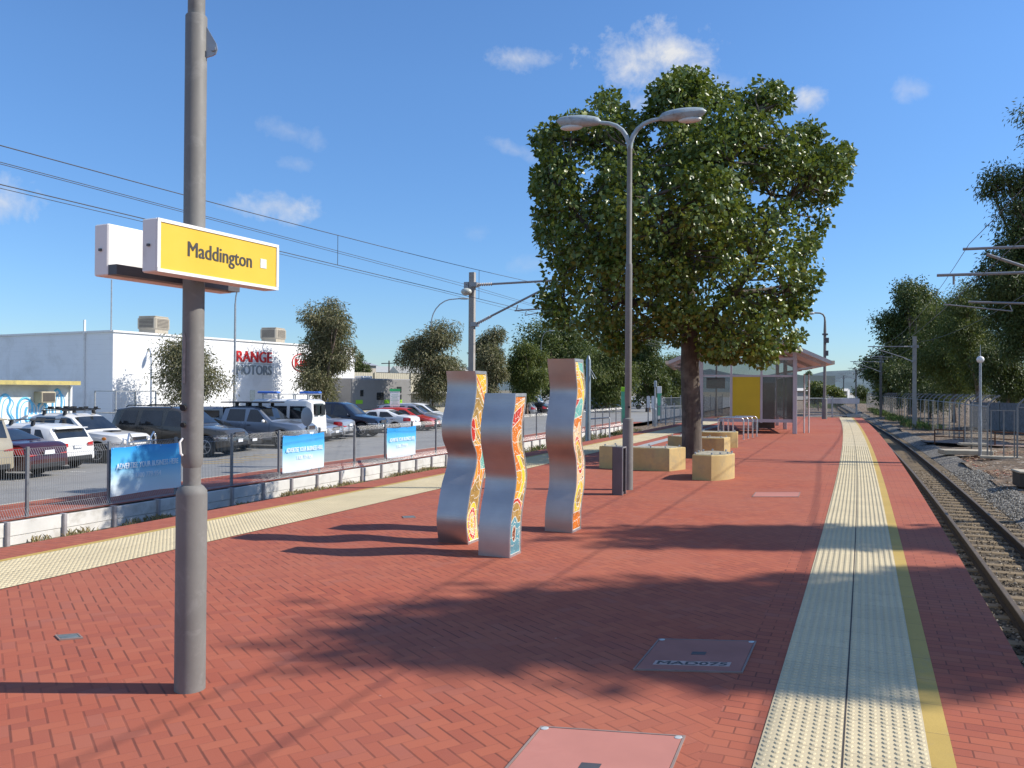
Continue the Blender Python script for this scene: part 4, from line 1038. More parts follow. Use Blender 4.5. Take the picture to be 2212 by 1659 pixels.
    # lamps wrap the corners
    def corner_lamp(name, rng_, mat_):
        x0, x1, z0, z1 = rng_
        for sd in (1, -1):
            m_ = MB(); xs2 = np.linspace(x0, x1, 7); front = name == 'headlight'
            rws = [[(X(x), sd * (ysurf(x, min(z0 + (z1 - z0) * q / 3, lin(top, x) - .03)) + .008), min(z0 + (z1 - z0) * q / 3, lin(top, x) - .03) + (.0)) for q in range(4)] for x in xs2]
            m_.grid(rws)
            xe = x0 if front else x1; ye = min(q[1] * sd for q in (rws[0] if front else rws[-1])); xo = (.03 if front else -.03)
            # the part on the end face
            y1 = ye; y2 = ye * .58; xx = X(0) + .008 if front else X(L) - .008
            xe2 = X(xe)
            ec = rws[0] if front else rws[-1]; z0, z1 = ec[0][2], ec[3][2]; z1 = min(z1, lin(top, .03 if front else L - .06) - .02); z0 = min(z0, z1 - .06)
            m_.grid([[(xe2, sd * y1, z0), (xe2, sd * y1, z1)], [(xx + (-.02 if front else .02), sd * (y1 - .06), z0), (xx + (-.02 if front else .02), sd * (y1 - .06), z1)], [(xx, sd * y2, z0 + .02), (xx, sd * y2, z1 - .02)]])
            m_.build(name, mat_, T)
    corner_lamp('headlight', s['hl'], m_hl); corner_lamp('taillight', s['tl'], m_tl)
    fz = s['hl'][2]; hw = wid(0)
    mb = MB(); mb.box((X(0) + .004, 0, fz + .07), (.03, hw * 1.02, .17)); gr = mb.build('grille', m_trim, T)
    mb = MB()
    for q in range(3): mb.box((X(0) + .022, 0, fz + .02 + q * .05), (.012, hw * .9, .016))
    mb.build('grille_bar', m_chrome, gr)
    mb = MB(); mb.box((X(0) + .0, 0, zb0 + .14), (.04, hw * 1.7, .14), 0, .02); mb.build('bumper', m_trim, T)
    mb = MB(); mb.box((X(L) - .0, 0, zb0 + .14), (.05, hw * 1.7, .14), 0, .02); mb.build('bumper', m_trim, T)
    mb = MB(); mb.box((X(0) + .035, 0, zb0 + .26), (.02, .37, .12)); mb.build('number_plate', m_plate, T)
    mb = MB(); mb.box((X(L) - .03, 0, s['tl'][2] + .03), (.02, .37, .12)); mb.build('number_plate', m_plate, T)
    for sd in (1, -1):
        mb = MB(); x_ = wn[0][0][0] + .12; mb.ell((X(x_), sd * (Wd / 2 + .07), lin(belt, x_) + .08), (.07, .1, .075), 10, 6); mb.build('mirror', m_white if 'whitemirror' in extras else pm, T, smooth=60)
    if s.get('spoiler') and 'nospoiler' not in extras:
        x_ = s['rear'][0] - .02; mb = MB(); mb.box((X(x_ + .02), 0, lin(top, x_) + .005), (.3, sec(x_)[4] * 1.8, .035), 0, .012); mb.build('spoiler', pm, T)
    if s.get('rails') and 'norails' not in extras:
        for sd in (1, -1):
            mb = MB(); yy = sd * (sec(3)[4] - .1); mb.tube([(X(2.35), yy, H), (X(2.45), yy, H + .07), (X(4.1), yy, H + .07), (X(4.2), yy, H)], .02, 6); mb.build('roof_rail', m_trim, T)
    xr0 = 2.3
    if 'bars' in extras:                     # cross bars on feet
        for q in (xr0 + .05, xr0 + .85):
            mb = MB(); yy = sec(q)[4] - .04
            for sd in (1, -1): mb.bar((X(q), sd * yy, H - .05), (X(q), sd * (yy - .04), H + .12), .09, .08)
            mb.bar((X(q), -yy - .08, H + .13), (X(q), yy + .08, H + .13), .07, .035); mb.build('roof_bar', m_trim, T)
    if 'bikecarrier' in extras:
        for sd in (.45, -.3):
            mb = MB(); mb.bar((X(1.9), sd, H + .18), (X(3.5), sd, H + .18), .09, .04)
            for q in (2.1, 2.5, 3.0, 3.3): mb.box((X(q), sd + .05, H + .23), (.16, .12, .07), q)
            mb.build('cycle_carrier', m_trim, T)
    if 'platform' in extras:                 # flat roof tray
        mb = MB(); mb.box((X(2.75), 0, H + .17), (2.3, 1.45, .05), 0, .015); mb.build('roof_tray', m_trim, T)
        for q in (2.1, 2.7, 3.2):
            for sd in (1, -1):
                mb = MB(); mb.box((X(q), sd * .55, H + .07), (.12, .1, .2)); mb.build('tray_foot', m_trim, T)
    if 'tub' in extras:                      # open load bed with sports bar
        mb = MB()
        for sd in (1, -1): mb.bar((X(4.9), sd * .78, 1.17), (X(3.85), sd * .68, 1.70), .07)
        mb.bar((X(3.85), .7, 1.70), (X(3.85), -.7, 1.70), .07); mb.build('sports_bar', m_white if 'whitemirror' in extras else m_alloy, T)
        mb = MB(); mb.box((X(4.4), 0, 1.185), (1.2, 1.45, .03)); mb.build('bed_cover', m_trim, T)
    if 'canopy' in extras:
        mb = MB(); mb.prism([(X(3.75), -.76), (X(5.1), -.76), (X(5.1), .76), (X(3.75), .76)], 1.14, 1.74, .08); mb.build('canopy', pm, T)
        for sd in (1, -1):
            mb = MB(); mb.box((X(4.4), sd * .768, 1.44), (.95, .02, .3)); mb.build('canopy_window', m_cglass, T)
    if 'bullbar' in extras:
        mb = MB(); z_ = fz
        mb.tube([(X(0) + .1, -.78, z_ - .22), (X(0) + .13, -.76, z_ + .1), (X(0) + .1, -.66, z_ + .3), (X(0) + .1, -.5, z_ + .1), (X(0) + .13, -.42, z_ - .2)], .032, 8)
        mb.tube([(X(0) + .1, .78, z_ - .22), (X(0) + .13, .76, z_ + .1), (X(0) + .1, .66, z_ + .3), (X(0) + .1, .5, z_ + .1), (X(0) + .13, .42, z_ - .2)], .032, 8)
        for q in (-.2, -.02): mb.tube([(X(0) + .12, -.78, z_ + q), (X(0) + .16, -.4, z_ + q), (X(0) + .16, .4, z_ + q), (X(0) + .12, .78, z_ + q)], .032, 8)
        mb.box((X(0) + .08, 0, z_ - .3), (.16, 1.6, .12), 0, .03); mb.build('bull_bar', m_chrome, T, smooth=50)
    if 'amber' in extras:
        for sd in (1, -1):
            mb = MB(); x_ = s['hl'][1] + .07; mb.ell((X(x_), sd * ysurf(x_, fz + .1), fz + .1), (.09, .025, .07), 8, 6); mb.build('indicator', m_amber, T)
    if 'scoop' in extras:
        mb = MB(); mb.box((X(1.05), 0, lin(top, 1.05) + .03), (.4, .5, .05), 0, .02); mb.build('bonnet_scoop', m_trim, T)
    if 'racks' in extras:                    # tall rack with blue pads
        for q in (2.5, 3.3, 4.1, 4.7):
            mb = MB(); mb.bar((X(q), -.78, H + .24), (X(q), .78, H + .24), .05)
            for sd in (1, -1): mb.bar((X(q), sd * .72, H - .12), (X(q), sd * .72, H + .24), .045)
            mb.build('rack_hoop', m_galv, T)
        for q, sd in ((4.25, -1), (2.7, 1)):
            mb = MB(); mb.box((X(q), sd * .55, H + .32), (1.0, .35, .1), 0, .03); mb.build('blue_pad', M('blue_pad', (.05, .16, .55), .5), T)
        for sd in (-.3, .3):
            mb = MB(); mb.box((X(L) - .012, sd, 1.58), (.02, .42, .5)); mb.build('door_window', m_cglass, T)
    if 'rearplate' in extras: pass
    return T
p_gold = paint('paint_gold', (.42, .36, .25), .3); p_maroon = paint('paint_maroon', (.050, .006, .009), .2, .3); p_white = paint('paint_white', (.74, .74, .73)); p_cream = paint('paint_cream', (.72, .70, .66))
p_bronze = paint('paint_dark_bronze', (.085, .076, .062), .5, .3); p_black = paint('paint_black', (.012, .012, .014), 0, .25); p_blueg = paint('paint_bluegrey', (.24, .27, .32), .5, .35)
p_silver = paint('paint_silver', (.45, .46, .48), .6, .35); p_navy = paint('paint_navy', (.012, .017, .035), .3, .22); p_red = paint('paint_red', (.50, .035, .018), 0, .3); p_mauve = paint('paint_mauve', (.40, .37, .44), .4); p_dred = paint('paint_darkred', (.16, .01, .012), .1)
HD = (.98, -.2); HR = (-.98, .2)
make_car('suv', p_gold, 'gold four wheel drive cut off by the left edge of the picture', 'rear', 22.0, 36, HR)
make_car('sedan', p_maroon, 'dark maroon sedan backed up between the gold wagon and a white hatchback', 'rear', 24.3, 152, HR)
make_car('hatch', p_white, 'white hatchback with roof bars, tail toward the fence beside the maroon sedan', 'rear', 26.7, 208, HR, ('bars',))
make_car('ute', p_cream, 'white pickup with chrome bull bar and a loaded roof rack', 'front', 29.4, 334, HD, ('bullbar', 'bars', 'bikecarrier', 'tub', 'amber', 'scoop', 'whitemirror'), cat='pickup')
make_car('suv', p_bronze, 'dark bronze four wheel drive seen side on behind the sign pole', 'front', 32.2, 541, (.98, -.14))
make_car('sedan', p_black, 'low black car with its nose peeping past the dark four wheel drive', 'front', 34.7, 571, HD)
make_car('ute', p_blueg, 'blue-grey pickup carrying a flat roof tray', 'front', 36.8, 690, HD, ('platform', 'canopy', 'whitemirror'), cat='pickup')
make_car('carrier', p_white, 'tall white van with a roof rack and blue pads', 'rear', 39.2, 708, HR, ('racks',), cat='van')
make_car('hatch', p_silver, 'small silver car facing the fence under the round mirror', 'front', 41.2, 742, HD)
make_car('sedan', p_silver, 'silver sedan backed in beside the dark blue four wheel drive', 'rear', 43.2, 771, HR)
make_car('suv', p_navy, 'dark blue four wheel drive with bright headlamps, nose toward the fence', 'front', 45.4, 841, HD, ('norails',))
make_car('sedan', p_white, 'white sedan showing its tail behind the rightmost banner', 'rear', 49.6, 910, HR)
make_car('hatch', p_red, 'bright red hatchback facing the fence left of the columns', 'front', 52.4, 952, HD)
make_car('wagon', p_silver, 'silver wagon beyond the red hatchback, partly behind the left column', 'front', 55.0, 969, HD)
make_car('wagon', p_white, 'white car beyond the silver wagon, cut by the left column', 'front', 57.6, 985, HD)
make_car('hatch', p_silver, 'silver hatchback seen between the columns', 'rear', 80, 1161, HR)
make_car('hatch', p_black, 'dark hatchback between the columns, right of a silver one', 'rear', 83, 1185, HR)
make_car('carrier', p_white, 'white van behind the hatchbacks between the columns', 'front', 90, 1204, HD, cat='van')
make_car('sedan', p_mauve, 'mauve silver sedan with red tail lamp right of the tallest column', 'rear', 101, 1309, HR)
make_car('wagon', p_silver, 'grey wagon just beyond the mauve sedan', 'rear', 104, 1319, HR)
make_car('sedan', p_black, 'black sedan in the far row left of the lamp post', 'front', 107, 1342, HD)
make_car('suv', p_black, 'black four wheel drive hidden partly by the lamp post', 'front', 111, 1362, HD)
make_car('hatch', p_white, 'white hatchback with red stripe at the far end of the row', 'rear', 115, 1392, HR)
# ------------------------------------------------------------------ left side: wall, fence, banners, buildings
def wallY(px, t):                      # where the picture column px crosses the line at offset t
    lo, hi = 5., 400.
    for _ in range(60):
        mid = (lo + hi) / 2; q = PY(mid, t); c = 1106 + q.x / q.y * FPX
        if c < px: lo = mid
        else: hi = mid
    return lo
m_wallc = M('wall_concrete', (.62, .60, .56), .85, var=.1, vscale=2, bump=.15, dirt=(.42, .39, .34), dscale=1.6)
m_wpost = M('wall_post', (.36, .33, .33), .6, metal=.2, var=.15)
a = PY(9.0, TW)
T = thing('retaining_wall', 'low concrete panel retaining wall with steel posts below the car park fence', 'wall', (a.x, a.y, -1.5))
# panels every 1.25 m of picture scale
YA = 9.0; pos = []
s_ = 0; q = YA
while q < 62:
    pos.append(q); q += 1.13
pend = 0
for i in range(len(pos) - 1):
    A_, B_ = PY(pos[i], TW), PY(pos[i + 1], TW); d = (B_ - A_).normalized(); nrm = Vector((d.y, -d.x, 0)); c = (A_ + B_) / 2; rz = math.atan2(d.y, d.x); ln = (B_ - A_).length
    mb = MB(); r1 = random.Random(i).uniform(-.01, .01)
    mb.box((c.x, c.y, -1.15 + r1), (ln - .06, .10, .27), rz, .008); mb.box((c.x - nrm.x * .012, c.y - nrm.y * .012, -1.42 + r1), (ln - .06, .10, .265), rz, .008)
    mb.build('wall_panel', m_wallc, T, world=True)
    mb = MB(); mb.box((A_.x + nrm.x * .03, A_.y + nrm.y * .03, -1.29), (.075, .17, .60), rz, .01); mb.build('wall_post', m_wpost, T, world=True)
# welded mesh fence with rolled top and bottom
m_wire = M('fence_wire', (.33, .33, .33), .45, metal=.5, var=.1)
a = PY(14.5, TW)
T = thing('mesh_fence', 'grey welded mesh fence with rolled top along the car park edge', 'fence', (a.x, a.y, -1.0))
FY0, FY1, FST = 10.97 - 1.78 * 0, 62.0, 1.775
yp = [11.0 + FST * i for i in range(int((FY1 - 11) / FST) + 1)]
FT = TW + .12; ZB, ZT = -.96, .36
sect = [(.0, ZB + .02), (-.11, ZB + .01), (-.02, ZB + .16), (0, ZB + .18), (0, ZT - .15), (.02, ZT - .13), (.10, ZT - .01), (.0, ZT)]
for i in range(len(yp) - 1):
    A_, B_ = PY(yp[i], FT), PY(yp[i + 1], FT); d = (B_ - A_).normalized(); nrm = Vector((-d.y, d.x, 0)); ln = (B_ - A_).length
    mb = MB(); c = A_; mb.box((A_.x, A_.y, (ZB + ZT) / 2 + .01), (.055, .055, ZT - ZB + .06), math.atan2(d.y, d.x)); mb.build('fence_post', M('fence_post', (.20, .20, .21), .5, metal=.3), T, world=True)
    far = yp[i] > 34; pitch = .05 if not far else .10
    mb = MB(); nw = int(ln / pitch); rr = .0036 if not far else .005
    for k in range(nw):
        p0 = A_ + d * (ln * (k + .5) / nw); pts = [p0 + nrm * q + Vector((0, 0, z)) for q, z in sect]
        mb.tube(pts, rr, 3, cap=False)
    for z, q in ((ZB + .02, 0), (ZB + .01, -.11), (ZB + .17, -.01), (ZT - .14, .01), (ZT - .01, .10), (ZT, 0), (-.25, 0.003)):
        mb.cyl(A_ + nrm * q + Vector((0, 0, z)), B_ + nrm * q + Vector((0, 0, z)), .0035, n=4)
    mb.build('mesh_panel', m_wire, T, world=True)
# banners tied to the fence
m_ban, N, b = newmat('banner_print'); uv = N.coord('UV'); v_ = N.sep(uv)[1]
N.put(b.inputs['Base Color'], N.mix(N.rng(N.noise(N.coord(), 1.2, 4), .3, .7, 0, .1), N.ramp(v_, [(.0, (.82, .84, .86)), (.28, (.66, .80, .86)), (.62, (.10, .50, .82)), (1, (.015, .30, .74))]), (.4, .55, .7)))
b.inputs['Roughness'].default_value = .35; b.inputs['Coat Weight'].default_value = .2
m_bt = M('banner_white', (.85, .87, .9), .5, var=.03)
def banner(label, px0, px1, zb, zt, fold):
    Ya, Yb = wallY(px0, FT - .05), wallY(px1, FT - .05); A_, B_ = PY(Ya, FT - .05), PY(Yb, FT - .05); d = (B_ - A_); ln = d.length; d.normalize(); nrm = Vector((d.y, -d.x, 0))
    T = thing('banner', label, 'banner', (A_.x, A_.y, zb), 0, 'blue advertising banners on the fence')
    rr = random.Random(px0); ph = rr.uniform(0, 6); rows = []; uvs = []
    def off(u, w_): return .012 * math.sin(u * 9 + ph + w_ * 3) * (1 - .5 * w_) + .01 * math.sin(u * 23 + w_ * 6) * (.5 - abs(w_ - .5)) + (.03 * math.exp(-((u - fold - .14 * w_) / .03) ** 2) if fold else 0)
    for j in range(13):
        row = []; ur = []
        for i in range(31):
            u, w_ = i / 30, j / 12; z = zb + (zt - zb) * w_ + (.02 * math.sin(u * 6.28) ** 2 * -1 if w_ > .9 else 0) + .012 * math.sin(u * 5 + ph)
            row.append(A_ + d * ln * u + nrm * (.02 + off(u, w_)) + Vector((0, 0, z))); ur.append((u, w_))
        rows.append(row); uvs.append(ur)
    mb = MB(); mb.grid(rows, uvs); mb.build('sheet', m_ban, T, smooth=80, world=True)
    for txt, w_, h_, zz in (('ADVERTISE YOUR BUSINESS HERE', .88, .095, .60), ('1300 779 954', .36, .085, .38)):
        mb = MB(); c = A_ + d * ln * .5 + nrm * .055 + Vector((0, 0, zb + (zt - zb) * zz)); put_text(mb, txt, ln * w_, (zt - zb) * h_ * 1.25, c, d, bold=.02, extrude=.001); mb.build('lettering', m_bt, T, world=True)
    for u in (0.02, .35, .68, .98):
        for z in (zb + .03, zt - .03):
            c = A_ + d * ln * u + nrm * .05 + Vector((0, 0, z)); mb = MB(); mb.bar(c, c - nrm * .09, .012); mb.build('cable_tie', m_white, T, world=True)
banner('largest blue banner, left of the sign pole in dappled shade', 240, 391, -.80, .27, 0)
banner('sunlit blue banner in the middle of the fence', 611, 700, -.83, .24, .0)
banner('farthest blue banner with a crease across its left corner', 836, 898, -.84, .22, .12)
# round traffic mirror seen from behind
q = PY(25.3, TW + .5)
T = thing('traffic_mirror', 'round grey traffic mirror seen from behind above the fence', 'mirror', (q.x, q.y, -1.0), R(-40))
mb = MB(); mb.cyl((0, .0, 0), (0, 0, 1.9), .03, n=10); mb.build('pole', m_galv, T)
mb = MB(); mb.lathe([(.05, -.05), (.2, -.03), (.29, 0), (.28, .02)], (0, -.06, 1.72), 24, 'y'); mb.build('disc', M('mirror_back', (.25, .28, .31), .5, var=.1), T, smooth=50)

# weeds along the foot of the wall
def tufts(name, spots, mats, n_each, hgt, label=None):
    mb = MB(); rr = random.Random(len(spots))
    for (x, y, z, sp) in spots:
        for k in range(n_each):
            a = rr.uniform(0, 6.28); d_ = sp * math.sqrt(rr.random()); bx, by = x + d_ * math.cos(a), y + d_ * math.sin(a); h = hgt * rr.uniform(.4, 1.2); ln = rr.uniform(.2, .8) * h; a2 = rr.uniform(0, 6.28); w_ = rr.uniform(.004, .012)
            dx, dy = math.cos(a2), math.sin(a2); mb.cur = rr.randrange(len(mats))
            mb.add([(bx - dy * w_, by + dx * w_, z), (bx + dy * w_, by - dx * w_, z), (bx + dx * ln * .4 + dy * w_, by + dy * ln * .4 - dx * w_, z + h * .7), (bx + dx * ln, by + dy * ln, z + h), (bx + dx * ln * .4 - dy * w_, by + dy * ln * .4 + dx * w_, z + h * .7)], [(0, 1, 2, 3, 4)])
    return mb.build(name, mats, kind='stuff')
mg = [M('grass_green', (.10, .15, .03), .8, var=.3), M('grass_dry', (.36, .28, .13), .85, var=.3), M('grass_olive', (.17, .17, .05), .8, var=.3)]
spots = []; rr = random.Random(4)
for k in range(190):
    Y = rr.uniform(14.5, 33); d_ = rr.uniform(.12, .75)
    q = PY(Y, TW - d_, -1.45)
    if math.sin(Y * 1.1) + math.sin(Y * 2.7 + 1) > -.2: spots.append((q.x, q.y, -1.45, .2))
tufts('weeds', spots, [mg[1], mg[1], mg[2], M('grass_straw', (.42, .33, .18), .85, var=.2)], 30, .13)
spots = []
for k in range(60):
    Y = rr.uniform(33, 60); q = PY(Y, TW - rr.uniform(.1, 1.5), -1.42); spots.append((q.x, q.y, -1.42, .3))
tufts('weeds', spots, mg, 20, .3)

# ---- white motor dealer building
m_wbl = M('white_cladding', (.85, .85, .85), .55, var=.025, vscale=.6, dirt=(.70, .69, .67), dscale=.4)
C0 = Vector((-24.1, 50.0, -1.0)); wd = Vector((10.6, 20, 0)).normalized(); wb = Vector((-wd.y, wd.x, 0)); nout = -wb
BH = 5.9; BL = 22.9; BD = 30
rz = math.atan2(wd.y, wd.x)
T = thing('dealer_building', 'large plain white building with red and grey lettering on its long wall', 'building', tuple(C0), rz)
mb = MB(); mb.box((BL / 2, BD / 2, BH / 2), (BL, BD, BH)); mb.build('wall', m_wbl, T)
mb = MB(); mb.box((BL / 2, -.02, BH + .04), (BL + .12, .16, .12)); mb.box((-.02, BD / 2 + .03, BH + .04), (.16, BD - .1, .12)); mb.build('roof_trim', m_white, T)
mb = MB()
for z in np.arange(.35, BH, .3): mb.box((BL / 2, -.004, z), (BL - .02, .008, .012)); 
mb.build('cladding_seams', M('seam', (.79, .79, .79), .6), T)
mb = MB()
for z in np.arange(.35, BH, .3): mb.box((-.004, BD / 2, z), (.008, BD - .1, .014))
mb.build('cladding_seams', M('seam', (.79, .79, .79), .6), T)
mb = MB(); mb.box((-.06, 2.6, BH / 2 + .4), (.1, .1, BH + .8)); mb.build('downpipe', m_white, T)
def on_wall(px, z):
    v = ray(px, 800); k = (C0.x * wd.y - C0.y * wd.x) / (v.x * wd.y - v.y * wd.x); pt = v * k
    return (pt - Vector((C0.x, C0.y, pt.z))).dot(wd)
m_lred = M('letter_red', (.62, .03, .03), .5, var=.04); m_lgr = M('letter_grey', (.26, .29, .31), .5, var=.04)
u0, u1 = on_wall(511, 0), on_wall(586, 0)
for txt, z0, z1, mm in (('RANGE', 4.42, 5.22, m_lred), ('MOTORS', 3.52, 4.22, m_lgr)):
    mb = MB(); put_text(mb, txt, u1 - u0, z1 - z0, ((u0 + u1) / 2, -.03, (z0 + z1) / 2), (1, 0, 0), bold=.04, extrude=.02); mb.build('lettering', mm, T)
mb = MB(); mb.box(((u0 + u1) / 2, -.02, 4.32), (u1 - u0, .02, .03)); mb.build('lettering_rule', m_lgr, T)
uk = on_wall(650, 0); mb = MB(); mb.lathe([(.98, -.02), (.98, .02), (.9, .02), (.9, -.02)], (0, 0, 0), 40, 'y'); mb.v = [(uk + v[0] * 1.05, -.03 + v[1], 4.55 + v[2] * .72) for v in mb.v]; mb.f = [f for f in mb.f if len(f) == 4]; mb.mi = [0] * len(mb.f); mb.uv = [None] * len(mb.f)
put_text(mb, 'KIA', 1.35, .62, (uk, -.03, 4.55), (1, 0, 0), bold=.03, extrude=.02); mb.build('emblem', m_lred, T)
u_n = on_wall(545, 0); mb = MB(); mb.box((u_n, -.05, 1.95), (.4, .06, .9)); mb.build('wall_notice', M('notice_pale', (.66, .68, .60), .6, var=.2, vscale=8), T)
# air coolers on its roof
m_cool = M('cooler_beige', (.40, .35, .27), .6, var=.08, dirt=(.28, .24, .18)); m_slat = M('cooler_slats', (.07, .06, .05), .7)
def cooler(label, px0, px1, dback):
    v = ray((px0 + px1) / 2, 700); O = C0 - nout * dback; kk = (O.x * wd.y - O.y * wd.x) / (v.x * wd.y - v.y * wd.x); c = v * kk; k = Vector((c.x, c.y, 0)).length / 60
    T = thing('air_cooler', label, 'air cooler', (c.x, c.y, C0.z + BH + .02), rz + R(12), 'evaporative coolers on the white roof')
    mb = MB(); mb.box((0, 0, .25), (1.3, 1.3, .5)); mb.build('duct_base', m_cool, T)
    mb = MB(); mb.box((0, 0, .92), (1.5, 1.5, .86), 0, .1); mb.box((0, 0, 1.38), (1.35, 1.35, .08), 0, .03); mb.build('casing', m_cool, T)
    for r_ in range(4):
        mb = MB(); ca, sa = math.cos(r_ * math.pi / 2), math.sin(r_ * math.pi / 2)
        mb.box((.748 * ca, .748 * sa, .92), (.02 if r_ % 2 == 0 else 1.1, 1.1 if r_ % 2 == 0 else .02, .62)); lv = mb.build('louvre_panel', m_slat, T)
        mb = MB()
        for q in range(7): mb.box((.76 * ca, .76 * sa, .64 + q * .09), (.02 if r_ % 2 == 0 else 1.08, 1.08 if r_ % 2 == 0 else .02, .035))
        mb.build('slats', m_cool, lv)
cooler('beige roof cooler nearer the corner of the white building', 303, 361, 3.0)
cooler('beige roof cooler above the lettering', 566, 615, 3.0)
# mast behind the building corner
q = AT(240, 718, 62)
T = thing('mast_pole', 'thin pole rising behind the corner of the white building', 'pole', (q.x, q.y, -1))
mb = MB(); mb.cyl((0, 0, 0), (0, 0, 10.6), .07, .05, 8); mb.build('pole_shaft', m_galv, T)
# ---- small graffiti shed
S1 = AT(152, 840, 42.0); S1 = Vector((S1.x, S1.y, -1.0)); sd_ = Vector((.42, .907, 0)); rz2 = math.atan2(sd_.y, sd_.x)
T = thing('shed', 'low pale shed with yellow roof edge and blue spray painted lettering', 'shed', tuple(S1), rz2)
m_shed = M('shed_wall', (.70, .70, .66), .7, var=.05, vscale=1.5, dirt=(.55, .54, .5), dscale=1.2)
mb = MB(); mb.box((-6, 2.6, 1.32), (12, 5.2, 2.64)); mb.build('wall', m_shed, T)
mb = MB(); mb.box((-6.35, 2.4, 2.75), (12.8, 6.2, .2)); mb.build('roof', M('roof_yellow', (.50, .40, .13), .6, var=.12, dirt=(.3, .25, .1)), T)
mb = MB(); mb.box((-.02, -.05, 1.3), (.1, .12, 2.6)); mb.build('downpipe', m_white, T)
mb = MB(); mb.cyl((-1.8, -.03, 0), (-1.8, -.03, 1.6), .03); mb.build('conduit', m_white, T)
# the spray paint: bubble outlines
m_spray = M('spray_blue', (.16, .52, .80), .6, var=.12); m_spray2 = M('spray_pale', (.66, .82, .86), .6, var=.06)
def loops(cx, cz, pts): return [(cx + x, -.012, cz + z) for x, z in pts]
mb = MB(); rr = random.Random(12)
shapes = [[(0, 0), (-.1, .9), (.2, 1.35), (.7, 1.2), (.75, .6), (.4, .15), (.35, .7), (.45, .9)], [(.0, 0), (.05, .8), (.35, 1.15), (.6, .8), (.5, .0)], [(0, .0), (-.05, 1.3), (.2, 1.75), (.5, 1.4), (.45, .5), (.6, .05)], [(0, 0), (.05, .9), (.35, 1.1), (.4, .4), (.7, .5), (.7, 1.3), (.95, 1.45), (1.0, .5), (.8, -.1)], [(0, .2), (.3, 0), (.7, .3), (.5, .7), (.1, .8), (.2, 1.2), (.6, 1.25)], [(0, 0), (0, 1.1), (.3, 1.4), (.6, 1.1), (.35, .7), (.65, .3), (.75, 0)]]
x_ = -8.4
for q in range(9):
    sh_ = shapes[q % 6]; k = rr.uniform(.95, 1.12); base = rr.uniform(.62, .78)
    pts = [(x_ + x * k, .0, base - .1 + z * k * 1.12) for x, z in sh_]
    # smooth by subdividing
    for _ in range(2):
        pts = [pts[0]] + [tuple(.75 * a + .25 * b_ for a, b_ in zip(pts[i], pts[i + 1])) if h == 0 else tuple(.25 * a + .75 * b_ for a, b_ in zip(pts[i], pts[i + 1])) for i in range(len(pts) - 1) for h in (0, 1)] + [pts[-1]]
    mb.cur = 0; mb.tube([(p_[0], -.004, p_[2]) for p_ in pts], .06, 4)
    mb.tube([(p_[0] + .16, -.003, p_[2] * .9 + .05) for p_ in pts], .024, 4); x_ += .92 * k
for q in range(4):
    x0 = rr.uniform(-7.5, -1.5); pts = [(x0 + .12 * i, -.004, 2.1 + rr.uniform(-.18, .2)) for i in range(9)]; mb.tube(pts, .018, 4)
mb.build('graffiti', [m_spray], T)
T = thing('window_cooler', 'boxy air conditioner let into the graffiti covered shed wall', 'air conditioner', tuple(S1 + sd_ * -1.6 - Vector((-sd_.y, sd_.x, 0)) * .3 + Vector((0, 0, 2.05))), rz2)
mb = MB(); mb.box((0, 0, 0), (.75, .6, .55), 0, .03); mb.build('casing', M('cooler_tan', (.42, .36, .25), .6), T)
mb = MB(); mb.box((0, -.305, .0), (.62, .02, .42)); mb.build('grille', m_slat, T)
# cage by the corner of the dealer building
q = AT(250, 900, 46.0)
T = thing('pipe_cage', 'grey pipe frame enclosure with mesh beside the white building corner', 'enclosure', (q.x, q.y, -1), rz)
fr = []
for x, y in ((0, 0), (2.6, 0), (2.6, 1.8), (0, 1.8)):
    mb = MB(); mb.bar((x, y, 0), (x, y, 2.35), .07); mb.build('upright', m_galv, T)
mb = MB()
for z in (1.1, 2.33):
    for a_, b_ in (((0, 0), (2.6, 0)), ((2.6, 0), (2.6, 1.8)), ((0, 1.8), (2.6, 1.8)), ((0, 0), (0, 1.8))): mb.bar((*a_, z), (*b_, z), .05)
mb.bar((.05, 0, .2), (.9, 0, 2.3), .03); mb.bar((2.5, 0, 1.2), (1.7, 0, .2), .03); mb.build('rails', m_galv, T)
T = thing('gas_cylinder', 'cream cylinder standing in the pipe enclosure', 'cylinder', (q.x + wd.x * 2.0 + .2, q.y + wd.y * 2.0, -1)); mb = MB(); mb.lathe([(.26, 0), (.27, .1), (.27, 1.2), (.22, 1.35), (.1, 1.4)], n=16); mb.build('shell', M('cream_paint', (.55, .50, .40), .5), T, smooth=40)
mb = MB(); mb.lathe([(.12, 1.4), (.12, 1.52)], n=10); mb.build('valve_guard', m_dgrey, T)

# ---- street lamps of the car park
def street_lamp(label, base, h, dirv, reach=2.3):
    T = thing('street_lamp', label, 'street lamp', (base[0], base[1], -1), math.atan2(dirv[1], dirv[0]), 'car park street lamps')
    mb = MB(); mb.tube([(0, 0, 0), (0, 0, 3), (0, 0, h - 2.2)], [.1, .085, .06], 10); mb.build('pole', m_galv, T, smooth=40)
    pts = [(0, 0, h - 2.25)] + [(reach * .8 * (1 - math.cos(a)), 0, h - 2.25 + 2.1 * math.sin(a)) for a in [R(x) for x in (12, 25, 38, 52, 66, 78)]] + [(reach, 0, h - .1)]
    mb = MB(); mb.tube(pts, .045, 8); mb.build('arm', m_galv, T, smooth=50)
    mb = MB(); mb.ell((reach + .35, 0, h - .09), (.5, .14, .09), 12, 6); mb.build('lamp_head', m_lampgrey, T, smooth=60)
q = AT(508, 860, 52.4); street_lamp('car park lamp before the white wall, its head hidden by the name sign', (q.x - .05, q.y), 10.1, (.97, -.22), 1.7)
q = AT(930, 860, 67.6); street_lamp('curved street lamp rising above the gum trees left of the catenary mast', (q.x, q.y), 10.1, (1, .1))
